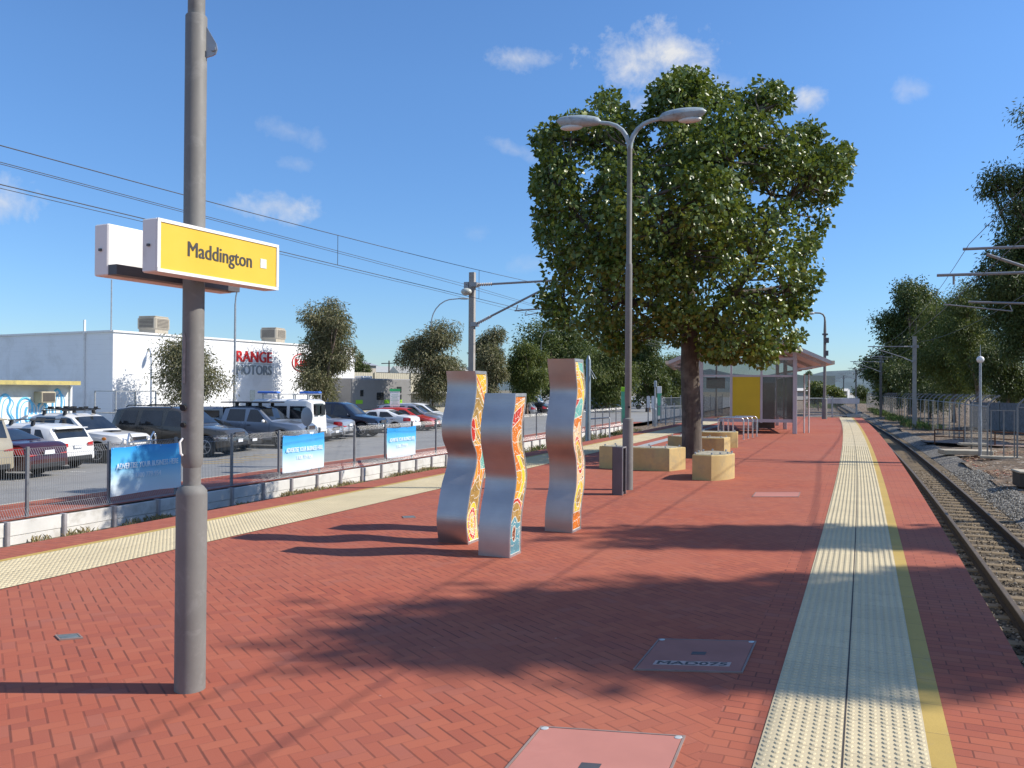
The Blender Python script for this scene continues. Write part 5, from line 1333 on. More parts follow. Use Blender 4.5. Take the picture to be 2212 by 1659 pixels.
q = AT(1168, 860, 112.); street_lamp('distant curved lamp before the dark round tree', (q.x, q.y), 10.6, (.6, -.3), 1.2)

# ---- green headed notice board
q = AT(853, 880, 52.0)
T = thing('notice_board', 'white notice board with a green header on two posts behind the cars', 'sign', (q.x, q.y, -1), R(8))
for x in (-.22, .22):
    mb = MB(); mb.bar((x, 0, 0), (x, 0, 2.35), .06); mb.build('post', m_galv, T)
mb = MB(); mb.box((0, -.05, 1.95), (.62, .03, .95)); mb.build('board', m_white, T)
mb = MB()
for k in range(8): mb.box((0, -.067, 1.58 + k * .09), (.5 - .1 * (k % 3), .004, .022))
mb.build('print', M('print_green', (.25, .42, .3), .6), T)
mb = MB(); mb.box((0, -.06, 2.5), (.66, .05, .16)); mb.build('header', M('header_green', (.05, .42, .14), .5), T)
# ---- grey trailer building with lime stripes
q = AT(760, 870, 66); q2 = AT(862, 870, 70)
T = thing('grey_caravan', 'long grey caravan with small dark windows and lime green stripes', 'caravan', (q.x, q.y, -1), math.atan2(q2.y - q.y, q2.x - q.x)); L_ = (q2 - q).length + 1.5
mb = MB(); mb.box((L_ / 2, 1.3, 2.1), (L_, 2.5, 2.6), 0, .08); mb.build('body', M('caravan_grey', (.24, .235, .23), .5, var=.05), T)
for k, (x, z, w_, h_) in enumerate(((.16, 2.2, .3, .5), (.46, 1.95, .75, .6), (.78, 2.5, .5, .5), (.78, 1.85, .5, .4))):
    mb = MB(); mb.box((L_ * x, .03, z), (w_, .04, h_)); mb.build('window', m_cglass, T)
m_lime = M('lime_vinyl', (.28, .62, .02), .5, var=.05)
for x, w_ in ((.12, .7), (.68, 2.0)):
    mb = MB(); mb.box((L_ * x, .035, 1.5), (w_, .03, .3)); mb.build('stripe', m_lime, T)
for x in (.3, .7):
    mb = MB(); mb.lathe([(.2, -.1), (.36, -.1), (.36, .1), (.2, .1)], (L_ * x, .25, .36), 16, 'y'); mb.build('wheel', m_tyre, T)
mb = MB(); mb.box((L_ * .35, 1.3, 3.5), (1.2, .9, .22), 0, .05); mb.build('roof_vent', m_white, T)
# ---- corrugated cream fence and low roofs beyond
m_corr = M('corrugated_cream', (.44, .40, .30), .6, var=.08)
A_ = AT(742, 830, 82); B_ = AT(1010, 830, 96); A_.z = B_.z = -1; d = (B_ - A_).normalized(); ln = (B_ - A_).length; nr = Vector((d.y, -d.x, 0))
T = thing('corrugated_building', 'cream corrugated industrial building behind the caravan', 'building', tuple(A_), math.atan2(d.y, d.x))
rows = []; nn = int(ln / .3)
for z in (2.3, 4.2): rows.append([(ln * i / (2 * nn), -.04 * (i % 2), z) for i in range(2 * nn + 1)])
mb = MB(); mb.grid(rows); mb.build('corrugated_wall', m_corr, T)
mb = MB(); mb.box((ln / 2, .6, 2.0), (ln, 1.1, 4.2)); mb.build('wall', M('cream_wall', (.42, .38, .30), .7, dirt=(.3, .27, .2)), T)
mb = MB(); mb.box((ln / 2, -.6, 2.15), (ln, 1.8, .12)); mb.build('awning', M('awning_tin', (.46, .43, .36), .5, metal=.2), T)
for x in (.22, .5, .75):
    mb = MB(); mb.box((ln * x, -.12, 3.2), (.18, .12, 2.1)); mb.build('pilaster', m_corr, T)
for (px0, px1, Y, zt, lab, col) in ((770, 812, 150, 8.0, 'low tin roofed factory far behind the caravan', (.42, .42, .42)), (812, 870, 165, 7.0, 'pale roofed factory beside a power pole in the distance', (.55, .53, .45)), (866, 1015, 150, 6.6, 'long pale roofed shed behind the gum trees', (.52, .48, .38))):
    a_ = AT(px0, 830, Y); b_ = AT(px1, 830, Y + 4); w_ = (b_ - a_).length
    T = thing('factory', lab, 'building', (a_.x, a_.y, -1), math.atan2(b_.y - a_.y, b_.x - a_.x))
    mb = MB(); mb.box((w_ / 2, 6, (zt - 1.2) / 2), (w_, 12, zt - 1.2)); mb.build('wall', M('factory_wall', (.40, .36, .30), .7), T)
    mb = MB(); vs = [(-.4, -.5, zt - 1.2), (w_ + .4, -.5, zt - 1.2), (w_ + .4, 12.5, zt - 1.2), (-.4, 12.5, zt - 1.2), (-.4, 6, zt + .2), (w_ + .4, 6, zt + .2)]; mb.add(vs, [(0, 1, 5, 4), (2, 3, 4, 5), (0, 4, 3), (1, 2, 5), (3, 2, 1, 0)]); mb.build('roof', M('roof_%d' % px0, col, .45, metal=.2, var=.06), T)
    mb = MB(); mb.box((w_ * .5, -.02, 1.4), (w_ * .3, .06, 2.6)); mb.build('door', m_slat, T)
q = AT(840, 830, 140)
T = thing('power_pole', 'timber power pole with crossarm above the distant roofs', 'power pole', (q.x, q.y, -1)); mb = MB(); mb.cyl((0, 0, 0), (0, 0, 7.3), .16, .11, 8); mb.build('pole_shaft', M('timber_dark', (.08, .06, .045), .85), T)
mb = MB(); mb.bar((-1.3, 0, 6.8), (1.3, 0, 6.9), .14); mb.build('crossarm', M('timber_dark', (.08, .06, .045), .85), T)
# ---- signs and gates beyond the wall end
q = G(1346, 918, -1)
m_gtot = M('totem_green', (.10, .42, .25), .4); 
T = thing('green_totem', 'slim green totem post with a lime top left of the lamp post', 'post', (q.x, q.y, -1))
mb = MB(); mb.box((0, 0, 1.25), (.32, .12, 2.5), 0, .02); mb.build('post_shaft', m_gtot, T); mb = MB(); mb.box((0, 0, 2.66), (.34, .14, .34), 0, .02); mb.build('lime_cap', m_lime, T)
q = G(1424, 898, -1)
T = thing('green_totem', 'slim green totem with a white top near the tree trunk', 'post', (q.x, q.y, -1))
mb = MB(); mb.box((0, 0, 1.15), (.42, .12, 2.3), 0, .02); mb.build('post_shaft', m_gtot, T); mb = MB(); mb.box((0, 0, 2.66), (.44, .14, .72), 0, .02); mb.build('white_cap', m_white, T)
q = G(1404, 917, -.6)
T = thing('sign_post', 'post carrying two narrow white plates by the pedestrian gate', 'sign', (q.x, q.y, -.7))
for x in (-.12, .18):
    mb = MB(); mb.bar((x, 0, 0), (x, 0, 1.95), .06); mb.build('post', m_galv, T); mb = MB(); mb.box((x, -.04, 1.55), (.2, .02, .75)); mb.build('plate', m_white, T)
q = G(1415, 918, -.6)
T = thing('camera_post', 'grey post with a boxed camera head beside the pedestrian gate', 'post', (q.x, q.y, -.7))
mb = MB(); mb.lathe([(.1, 0), (.1, 1.1), (.06, 1.15), (.06, 2.6)], n=12); mb.build('post_shaft', m_galv, T); mb = MB(); mb.box((0, -.05, 2.7), (.16, .22, .42), 0, .03); mb.build('camera_head', m_lampgrey, T)
a_ = G(1419, 916, -.6); b_ = G(1474, 913, -.6)
T = thing('picket_gate', 'grey steel picket fence and gate left of the tree trunk', 'gate', (a_.x, a_.y, -.7)); d = b_ - a_; ln = d.length; d.normalize()
mb = MB(); nn = int(ln / .16)
for k in range(nn): c = a_ + d * (ln * (k + .5) / nn); mb.bar((c.x, c.y, -.6), (c.x, c.y, .62), .03)
mb.build('pickets', m_galv, T, world=True)
mb = MB()
for z in (-.5, .55): mb.bar(a_ + Vector((0, 0, z + .6)), b_ + Vector((0, 0, z + .6)), .05)
mb.build('rails', m_galv, T, world=True)
for k in (0, .33, .66, 1):
    mb = MB(); c = a_ + d * ln * k; mb.bar((c.x, c.y, -.7), (c.x, c.y, .75), .07); mb.build('gate_post', m_galv, T, world=True)
a_ = AT(1428, 870, 66); b_ = AT(1560, 866, 92); a_.z = b_.z = -1
T = thing('mesh_fence', 'tall mesh fence beyond the picket gate', 'fence', tuple(a_)); d = b_ - a_; ln = d.length; d.normalize()
mb = MB()
for k in range(int(ln / .12)): c = a_ + d * .12 * k; mb.bar((c.x, c.y, -1), (c.x, c.y, 1.0), .01)
for z in (-.9, 0, 1.0): mb.bar(a_ + Vector((0, 0, z + 1)), b_ + Vector((0, 0, z + 1)), .03)
mb.build('mesh_panel', m_wire, T, world=True)
for k in range(9):
    c = a_ + d * ln * k / 8; mb = MB(); mb.bar((c.x, c.y, -1), (c.x, c.y, 1.2), .07); mb.build('fence_post', m_galv, T, world=True)
# ------------------------------------------------------------------ track, overhead line, right hand side
m_rail = M('rail_side', (.038, .025, .016), .92, var=.3, vscale=12); m_head = M('rail_head', (.15, .11, .07), .55, metal=.4, var=.15, vscale=4)
m_slp = M('sleeper', (.23, .165, .09), .85, var=.25, vscale=3, bump=.3, dirt=(.16, .12, .08), dscale=3)
def rail(t, zt, Y0, Y1, T):
    mb = MB(); prof = [(a, z * 1.25) for a, z in [(.06, -.14), (.06, -.125), (.014, -.115), (.010, -.045), (.035, -.036), (.035, -.006), (.028, 0), (-.028, 0), (-.035, -.006), (-.035, -.036), (-.010, -.045), (-.014, -.115), (-.06, -.125), (-.06, -.14)]]
    ys = list(np.arange(Y0, 70, 1.0)) + list(np.arange(70, Y1, 6.0)); rows = [[P(y, t + a, zt + z) for a, z in prof] for y in ys]; mb.grid(rows)
    npf = len(prof) - 1; mb.mi = [1 if (i % npf) in (5, 6, 7) else 0 for i in range(len(mb.f))]
    return mb.build('rail', [m_rail, m_head], T, world=True)
def track(label, ta, tb, zt, Y0, Y1, nparts):
    o = P(20, (ta + tb) / 2, zt - .14); T = thing('railway_track', label, 'railway track', tuple(o))
    rail(ta, zt, Y0, Y1, T); rail(tb, zt, Y0, Y1, T)
    tc = (ta + tb) / 2; pitch = .62; proto = None; k = 0; rest = MB(); rr = random.Random(3)
    mbp = MB(); mbp.box((0, 0, 0), (1.95, .23, .14), 0, .025)
    Y = 6.0 if nparts else Y0
    while Y < 150:
        q = P(Y, tc, zt - .172 - .07 + rr.uniform(-.008, .008)); h_ = HEAD(Y); a = math.atan2(-h_.x, h_.y) + rr.uniform(-.01, .01)
        if k < nparts:
            if proto is None: ob = mbp.build('sleeper', m_slp, T); proto = ob
            else: ob = proto.copy(); COL.objects.link(ob)
            ob.location = q - o; ob.rotation_euler = (0, 0, a)
        else: rest.box(tuple(q), (1.95, .23, .14), a)
        k += 1; Y += pitch / 1.083
    if rest.v: rest.build('sleeper', m_slp, T, world=True, kind='stuff')
    return T
track('single rusty track running along the right platform edge', -.95, -1.84, -1.15, -2, 330, 100)
track('second track in the trench left of the platform', WID + 1.05, WID + 2.0, -1.2, -2, 120, 0)

# ---- overhead line
m_mast = M('mast_concrete', (.36, .34, .31), .8, var=.12, vscale=2, dirt=(.24, .22, .2), dscale=2)
m_ins = M('insulator', (.50, .47, .44), .35, var=.1); m_wirec = M('overhead_wire', (.10, .10, .10), .5, metal=.4); m_arm = M('arm_tube', (.30, .30, .31), .45, metal=.5)
def insul(mb, a_, b_, r=.06, n=7):
    a_, b_ = Vector(a_), Vector(b_); pts = []; rs = []
    for i in range(2 * n + 1): pts.append(a_ + (b_ - a_) * i / (2 * n)); rs.append(r if i % 2 else r * .45)
    mb.tube(pts, rs, 10)
def mast(label, pos, zb, zt, side, t_arm, z_up, z_lo, z_st, steel=False, double=False, lamp=False, sec=.28):
    """side: direction (unit vector) from the mast toward the track; t_arm arm length"""
    T = thing('catenary_mast', label, 'mast', (pos.x, pos.y, zb), math.atan2(side.y, side.x), 'overhead line masts')
    mb = MB(); h = zt - zb; mb.bar((0, 0, -.2), (0, 0, h), sec, sec * .8); mb.build('mast_post', m_mast if not steel else M('mast_steel', (.16, .15, .14), .6, metal=.3), T)
    for k, dy in enumerate((0, .9) if double else (0,)):
        zu, zl, zs = z_up - zb - k * .72, z_lo - zb - k * .5, z_st - zb - k * .5; A = t_arm * (1 + .06 * k) - (.45 if double and not k else 0)
        mb = MB(); mb.cyl((.65, dy, zu), (A + .35, dy, zu + .03), .035); mb.build('top_tube', m_arm, T)
        if not k: mb = MB(); mb.cyl((.55, dy, zl + .2), (A - .15, dy, zu - .12), .035); mb.build('stay_tube', m_arm, T)
        mb = MB(); insul(mb, (.16, dy, zu), (.72, dy, zu)); mb.build('insulator', m_ins, T)
        dv = (Vector((A - .15, dy, zu - .12)) - Vector((.12, dy, zl))).normalized(); mb = MB(); insul(mb, Vector((.12, dy, zl)) + dv * .1, Vector((.12, dy, zl)) + dv * .62); mb.build('insulator', m_ins, T)
        if double and not k: continue
        mb = MB(); x0 = A * .52; zz = zl + (zu - .12 - zl) * .5
        mb.cyl((x0, dy, zz - .18), (A + (.6 if not double else -.3), dy, zz - .1), .025); mb.cyl((x0 + .35, dy, zz - .34), (A + .2, dy, zs + .05), .014); mb.cyl((x0 + .1, dy, zz), (x0 + .05, dy, zz - .18), .018); mb.cyl((x0 + .4, dy, zz - .2), (x0 + .35, dy, zz - .34), .012); mb.cyl((A, dy, zu), (A, dy, zu - .2), .025); mb.build('registration_arm', m_arm, T)
    mb = MB(); mb.box((.1, 0, z_up - zb), (.22, sec + .08, .14)); mb.box((.1, 0, z_lo - zb), (.2, sec + .06, .14)); mb.box((-.2, 0, z_up - zb), (.16, .12, .2)); mb.build('clamp', m_arm, T)
    if lamp:
        mb = MB(); mb.ell((-.12, -.2, 4.78 - zb), (.19, .16, .12), 12, 8); mb.build('lamp_bowl', M('bowl_glass', (.50, .52, .47), .3, var=.2, vscale=20), T, smooth=60)
    return T
TLc = WID + 1.53
m1 = PY(27.2, 12.6); h_ = HEAD(27); toTrack = Vector((h_.y, -h_.x, 0))
mast('concrete overhead line mast behind the left column', m1, -1.45, 5.43, toTrack, 2.9, 5.02, 3.72, 4.1, lamp=True, sec=.185)
# left line wires
def wire(mb, pts, r): mb.tube(pts, r, 5, cap=False)
def span(t, Ya, Yb, za, zb, sag, n=24, zoff=0):
    out = []
    for i in range(n + 1):
        f = i / n; out.append(PY(Ya + (Yb - Ya) * f, t, za + (zb - za) * f - sag * 4 * f * (1 - f) + zoff))
    return out
o = PY(27.2, TLc, 4.9)
T = thing('overhead_wires', 'overhead contact and catenary wires sweeping across the left sky', 'wires', tuple(o), 0)
me_ = span(TLc, -20, 27.2, 5.0, 5.0, .62) ; ms_ = span(TLc, 27.2, 74, 5.0, 5.0, .62)[1:]
mb = MB(); wire(mb, me_ + ms_, .0072); mb.build('messenger_wire', m_wirec, T, world=True)
mb = MB(); wire(mb, span(TLc, -20, 27.2, 4.02, 4.02, .06) + span(TLc, 27.2, 74, 4.02, 4.02, .06)[1:], .0072); mb.build('contact_wire', m_wirec, T, world=True)
for q in (3.5, 9.7, 16, 22, 33, 39, 46):
    a_ = PY(q, TLc, 0); f = ((q + 20) / 47.2) if q < 27.2 else (q - 27.2) / 46.8; zt_ = 5.0 - .62 * 4 * f * (1 - f); zc = 4.02 - .06 * 4 * f * (1 - f)
    mb = MB(); wire(mb, [(a_.x, a_.y, zc), (a_.x, a_.y, zt_)], .006); mb.build('dropper', m_wirec, T, world=True)
T = thing('feeder_wires', 'feeder wires strung along the outer side of the left masts', 'wires', tuple(PY(27.2, 13.3, 5)), 0)
for t, z, s_ in ((13.25, 5.08, .04), (13.45, 4.76, .05), (12.75, 5.02, .1)):
    mb = MB(); wire(mb, span(t, -20, 27.2, z, z, s_) + span(t, 27.2, 74, z, z, s_)[1:], .0065); mb.build('feeder_wire', m_wirec, T, world=True)
# right line
mpos = PY(18.8, -4.3); h_ = HEAD(19); toL = Vector((-h_.y, h_.x, 0))
mast('overhead line mast just outside the right edge, only its arms in the picture', mpos, -1.05, 5.6, toL, 3.0, 5.02, 3.9, 4.1, double=True, sec=.26)
TR = -1.40
rm = [(18.8, None), (61.5, (1970, 725)), (93, (1878, 774)), (150, (1836, 793)), (215, None)]
for i, (Yp, tp) in enumerate(rm[1:]):
    pos_ = PY(Yp, -4.15); h_ = HEAD(Yp); tl = Vector((-h_.y, h_.x, 0))
    zt_ = 5.75
    mast(['concrete mast nearest on the right, before the dark trees', 'second steel mast down the right side of the line', 'third mast down the line, small in the distance', 'farthest mast, a hairline beside the vanishing track'][i], pos_, -1.05, zt_, tl, 2.85, 5.0, 3.9, 4.1, steel=i > 0, sec=.26)
T = thing('overhead_wires', 'overhead contact and catenary wires above the right hand track', 'wires', tuple(PY(18.8, TR, 4.9)), 0)
yy = [-30, 18.8, 61.5, 93, 150, 215]; cw = []; mw = []
for a_, b_ in zip(yy, yy[1:]):
    cw += span(TR, a_, b_, 4.02, 4.02, .06, 16); mw += span(TR, a_, b_, 4.98, 4.98, .5 if b_ - a_ < 50 else .7, 16)
mb = MB(); wire(mb, cw, .0072); mb.build('contact_wire', m_wirec, T, world=True)
mb = MB(); wire(mb, mw, .0072); mb.build('messenger_wire', m_wirec, T, world=True)
for a_, b_ in zip(yy[:4], yy[1:]):
    n = int((b_ - a_) / 6.5)
    for k in range(1, n):
        f = k / n; q = PY(a_ + (b_ - a_) * f, TR, 0); mb = MB(); wire(mb, [(q.x, q.y, 4.02 - .06 * 4 * f * (1 - f)), (q.x, q.y, 4.98 - .5 * 4 * f * (1 - f))], .006); mb.build('dropper', m_wirec, T, world=True)
mb = MB(); wire(mb, span(-4.6, -30, 18.8, 5.35, 5.35, .4) + span(-4.6, 18.8, 61.5, 5.35, 5.35, .4)[1:] + span(-4.6, 61.5, 150, 5.35, 5.35, .5)[1:], .01); mb.build('earth_wire', m_wirec, T, world=True)

# ---- chain link fences on the right
m_chain = M('chain_wire', (.11, .11, .105), .6, metal=.3); m_fpost = M('pipe_post', (.25, .25, .245), .5, metal=.4, var=.12)
def chain_fence(label, pts, step, h=2.15, mesh_pitch=.11):
    """pts: way points on the ground"""
    T = thing('chain_link_fence', label, 'fence', (pts[0].x, pts[0].y, pts[0].z), 0, 'chain link fences right of the line')
    pos_ = [pts[0]]
    for a_, b_ in zip(pts, pts[1:]):
        n = max(1, round((b_ - a_).length / step))
        for k in range(n): pos_.append(a_ + (b_ - a_) * (k + 1) / n)
    for q in pos_:
        mb = MB(); mb.tube([q, q + Vector((0, 0, h)), q + Vector((.06, -.02, h + .14)), q + Vector((.25, -.1, h + .36)), q + Vector((.42, -.16, h + .45))], .034, 7); mb.build('fence_post', m_fpost, T, world=True, smooth=50)
    mb = MB()
    for a_, b_ in zip(pos_, pos_[1:]):
        d = b_ - a_; ln = d.length; n = max(1, int(ln / mesh_pitch))
        # two families of slanting wires
        for k in range(-int(h / mesh_pitch), n):
            for s_ in (1, -1):
                x0, z0, x1, z1 = k * mesh_pitch, 0., k * mesh_pitch + h, h
                if x0 < 0: z0 = -x0; x0 = 0
                if x1 > ln: z1 = h - (x1 - ln); x1 = ln
                if z1 <= z0: continue
                if s_ < 0: x0, x1 = ln - x0, ln - x1
                mb.tube([a_ + d * (x0 / ln) + Vector((0, 0, .04 + z0)), a_ + d * (x1 / ln) + Vector((0, 0, .04 + z1))], .0022, 3, cap=False)
    mb.build('chain_mesh', m_chain, T, world=True)
    mb = MB()
    for a_, b_ in zip(pos_, pos_[1:]): mb.cyl(a_ + Vector((0, 0, h - .02)), b_ + Vector((0, 0, h - .02)), .022, n=6)
    mb.build('top_rail', m_fpost, T, world=True)
    mb = MB(); rr = random.Random(5)
    for k, (ox, oz) in enumerate(((.12, .2), (.25, .36), (.42, .45))):
        for a_, b_ in zip(pos_, pos_[1:]):
            wire(mb, [a_ + Vector((ox, -ox * .4, h + oz)), b_ + Vector((ox, -ox * .4, h + oz))], .006)
            n = int((b_ - a_).length / .35)
            for q in range(n):
                c = a_ + (b_ - a_) * (q + .5) / n + Vector((ox, -ox * .4, h + oz)); mb.bar(c + Vector((-.03, 0, -.03)), c + Vector((.03, 0, .04)), .008)
    mb.build('barbed_wire', m_wirec, T, world=True)
    return T
f0 = Vector((19.75, 34.4, -1.12)); fc = Vector((20.5, 33.6, -1.12))
chain_fence('chain link fence with barbed top running along the right side of the line', [f0] + [Vector((*(PY(Yq, tq)[:2]), -1.12)) for Yq, tq in ((50, -4.9), (65, -5.3), (95, -5.6), (150, -6))], 3.0, mesh_pitch=.26)
chain_fence('short chain link fence turning away to the right picture edge', [fc, Vector((24, 32.4, -1.12)), Vector((30, 30.5, -1.12))], 3.0)
T = thing('mesh_gate', 'narrow galvanised pipe gate between the two fence corners', 'gate', (f0.x + .05, f0.y - .05, -1.1))
d = fc - f0; mb = MB()
for q in (.12, .55, .9): mb.bar(f0 + d * q, f0 + d * q + Vector((0, 0, 2.0)), .035)
for z in (.05, 2.0): mb.bar(f0 + d * .1 + Vector((0, 0, z)), f0 + d * .92 + Vector((0, 0, z)), .035)
mb.build('gate_frame', m_fpost, T, world=True)
# inner yard: fence boards, ramp, rails
m_boards = M('grey_boards', (.20, .19, .185), .8, var=.3, vscale=5)
A_ = PY(47, -13, -1.1); B_ = PY(64, -8.5, -1.1); d = B_ - A_; ln = d.length; d.normalize()
A_ = A_ - d * 14; ln += 14
T = thing('board_fence', 'tall grey corrugated board fence behind the chain link', 'fence', tuple(A_)); mb = MB(); n = int(ln / .3)
mb.grid([[tuple(A_ + d * (ln * i / (2 * n)) + Vector((0, 0, z)) + Vector((d.y, -d.x, 0)) * (.04 * (i % 2))) for i in range(2 * n + 1)] for z in (0, 2.0)]); mb.build('boards', m_boards, T, world=True)
for k in range(8):
    c = A_ + d * ln * k / 7; mb = MB(); mb.bar((c.x, c.y, -1.1), (c.x, c.y, 1.0), .1); mb.build('fence_post', m_fpost, T, world=True)
T = thing('ramp_rail', 'rusty low hand rail of the path inside the fenced yard', 'hand rail', (23.0, 41, -1.1)); mb = MB()
pts = [Vector((22.2, 43.5, -.35)), Vector((24.2, 41.5, -.35)), Vector((27.5, 38.8, -.45))]
mb.tube(pts, .035, 6); mb.tube([p_ - Vector((0, 0, .35)) for p_ in pts], .03, 6)
for p_ in pts + [(pts[0] + pts[1]) / 2, (pts[1] + pts[2]) / 2]: mb.bar(p_, p_ - Vector((0, 0, .75)), .05)
mb.build('rail_tube', m_rust, T, world=True)
mb = MB(); mb.grid([[(21.8, 44.5, -1.02), (24.5, 46, -1.02)], [(24, 41, -1.02), (26.5, 43, -1.02)], [(28.5, 37.0, -1.02), (31, 39.5, -1.02)]]); mb.build('yard_path', M('path_brown', (.24, .16, .12), .9, var=.2), kind='structure')
# globe topped pole
q = G(2117, 985, -1.1)
T = thing('globe_pole', 'thin pole with a white globe lamp in front of the fence corner', 'lamp', (q.x, q.y, -1.1)); mb = MB(); mb.lathe([(.07, 0), (.07, 1.5), (.055, 1.6), (.05, 4.05)], n=10); mb.build('pole', m_galv, T, smooth=40)
mb = MB(); mb.ell((0, 0, 4.12), (.15, .15, .15), 14, 10); mb.build('globe', M('globe_white', (.72, .72, .70), .3), T, smooth=80); mb = MB(); mb.cyl((0, 0, 4.25), (0, 0, 4.75), .02, .008, 6); mb.build('spike', m_galv, T)
m_slab = M('slab', (.46, .40, .30), .9, var=.15, bump=.2)
for lab, c_, s_, a_ in (('long pale concrete slab beside the globe pole', (2085, 978), (2.0, .9, .2), -.2), ('narrow pale slab lying on the long one by the fence', (2100, 968), (1.2, .4, .12), -.2), ('pale concrete strip below the pipe gate', (2162, 988), (1.5, .5, .12), -.5)):
    q = G(*c_, -1.05); T = thing('concrete_slab', lab, 'slab', (q.x, q.y, -1.12), a_, 'loose concrete slabs'); mb = MB(); mb.box((0, 0, s_[2] / 2 + (.2 if 'narrow' in lab else 0)), s_, 0, .02); mb.build('slab_body', m_slab, T)
q = G(2250, 1048, -1.05); T = thing('cable_pit', 'dark low concrete box at the right picture edge among dry leaves', 'box', (q.x, q.y, -1.1), -.3); mb = MB(); mb.box((0, 0, .2), (1.3, .8, .4), 0, .02); mb.build('pit_body', M('pit_dark', (.06, .05, .04), .85), T); mb = MB(); mb.box((0, 0, .43), (1.36, .86, .06), 0, .02); mb.build('pit_lid', m_slab, T)
# dry leaf heaps, litter and weeds on the dirt
rr = random.Random(21); mb = MB(); ml = [M('leaf_dry', (.30, .17, .09), .8, var=.3), M('leaf_tan', (.42, .31, .19), .8, var=.25), M('leaf_dark', (.12, .07, .045), .8, var=.3), M('leaf_red', (.34, .12, .07), .8, var=.2)]
for k in range(17000):
    Y = 9 + 30 * rr.random() ** 1.3; t = -3.3 - 9 * rr.random() ** 1.5; q = PY(Y, t, 0); z = u_(Y, t) - .10 * max(0, min(1, (t + 6.5) / 3)) - .1 + .015
    a = rr.uniform(0, 6.28); l_ = rr.uniform(.03, .10); w_ = l_ * rr.uniform(.25, .5); tl = rr.uniform(-.03, .05); c_, s_ = math.cos(a), math.sin(a); mb.cur = rr.randrange(4)
    mb.add([(q.x - c_ * l_, q.y - s_ * l_, z), (q.x + s_ * w_, q.y - c_ * w_, z + .005), (q.x + c_ * l_, q.y + s_ * l_, z + abs(tl)), (q.x - s_ * w_, q.y + c_ * w_, z + .012)], [(0, 1, 2, 3)])
mb.build('leaf_litter', ml, kind='stuff')
spots = []
for k in range(60):
    Y = rr.uniform(60, 125); q = PY(Y, -4.6 - rr.uniform(-.4, 1.0), -1.1); spots.append((q.x, q.y, -1.15, .6))
for k in range(70):
    q = G(rr.uniform(1745, 1800), rr.uniform(868, 884), -1.25); spots.append((q.x, q.y, -1.25, .9))
for k in range(60):
    q = G(rr.uniform(1835, 1868), rr.uniform(864, 874), -1.25); spots.append((q.x, q.y, -1.25, 1.2))
tufts('grass', spots, [mg[0], mg[2], M('grass_bright', (.14, .22, .04), .8, var=.2)], 40, .45)
# gravel of the shoulder: loose stones near the camera
mb = MB(); ms_ = [M('stone_a', (.22, .20, .165), .85, var=.2), M('stone_b', (.42, .39, .33), .85, var=.15), M('stone_c', (.10, .088, .07), .85, var=.2)]
for k in range(5200):
    Y = 8.5 + 22 * rr.random() ** 1.4; t = -2.42 - .72 * rr.random() + .10 * rr.gauss(0, 1); q = PY(Y, t, 0); z = -1.33 + .17 * max(0, min(1, (-2.4 - t) / .7)) + .012; s_ = rr.uniform(.015, .042)
    vs = [(q.x + s_ * rr.uniform(.6, 1.1) * x, q.y + s_ * rr.uniform(.6, 1.1) * y, z + s_ * .8 * rr.uniform(.6, 1) * zz) for x, y, zz in ((1, 0, 0), (0, 1, .1), (-1, 0, 0), (0, -1, -.1), (.2, .1, 1), (-.1, -.1, -1))]
    mb.cur = rr.randrange(3); mb.add(vs, [(0, 1, 4), (1, 2, 4), (2, 3, 4), (3, 0, 4), (1, 0, 5), (2, 1, 5), (3, 2, 5), (0, 3, 5)])
mb.build('loose_gravel', ms_, kind='stuff')
mb = MB(); ms2 = [M('ballast_a', (.11, .08, .045), .9, var=.25), M('ballast_b', (.22, .165, .10), .9, var=.2), M('ballast_c', (.05, .036, .022), .9, var=.25), M('ballast_d', (.38, .32, .24), .85, var=.2)]
for k in range(7500):
    Y = 7.5 + 24 * rr.random() ** 1.5; t = rr.uniform(-2.45, -.35)
    if min(abs(t + .95), abs(t + 1.84)) < .07: continue
    q = PY(Y, t, 0); z = -1.33 + rr.uniform(-.01, .012); s_ = rr.uniform(.014, .036)
    vs = [(q.x + s_ * rr.uniform(.6, 1.1) * x, q.y + s_ * rr.uniform(.6, 1.1) * y, z + s_ * .8 * rr.uniform(.6, 1) * zz) for x, y, zz in ((1, 0, 0), (0, 1, .1), (-1, 0, 0), (0, -1, -.1), (.2, .1, 1), (-.1, -.1, -1))]
    mb.cur = rr.choice((0, 0, 1, 1, 2, 2, 3)); mb.add(vs, [(0, 1, 4), (1, 2, 4), (2, 3, 4), (3, 0, 4), (1, 0, 5), (2, 1, 5), (3, 2, 5), (0, 3, 5)])
mb.build('ballast_stones', ms2, kind='stuff')
# ---- distant buildings past the platform end
a_ = AT(1700, 840, 250); b_ = AT(1826, 840, 262)
T = thing('warehouse', 'distant warehouse with dark upper wall and white band behind the bushes', 'building', (a_.x, a_.y, -1), math.atan2(b_.y - a_.y, b_.x - a_.x)); w_ = (b_ - a_).length
mb = MB(); mb.box((w_ / 2, 8, 1.4), (w_ - .2, 16, 2.8)); mb.build('wall', M('ware_wall', (.30, .29, .28), .8), T)
mb = MB(); mb.box((w_ / 2 - 2, 9, 5.5), (w_ - 4, 17, 4.2)); mb.build('upper_wall', M('ware_dark', (.045, .07, .075), .7), T)
mb = MB(); mb.box((w_ / 2, 3, 3.2), (w_ + .4, 8, .8)); mb.build('fascia', m_white, T)
mb = MB(); mb.box((w_ + .3, 3, 1.6), (1.0, 8, 3.4)); mb.build('end_wall', m_white, T)
a_ = AT(1826, 840, 330); b_ = AT(1935, 840, 345)
T = thing('white_fence', 'far row of white palings across the end of the line', 'fence', (a_.x, a_.y, -1.2), math.atan2(b_.y - a_.y, b_.x - a_.x)); w_ = (b_ - a_).length; mb = MB()
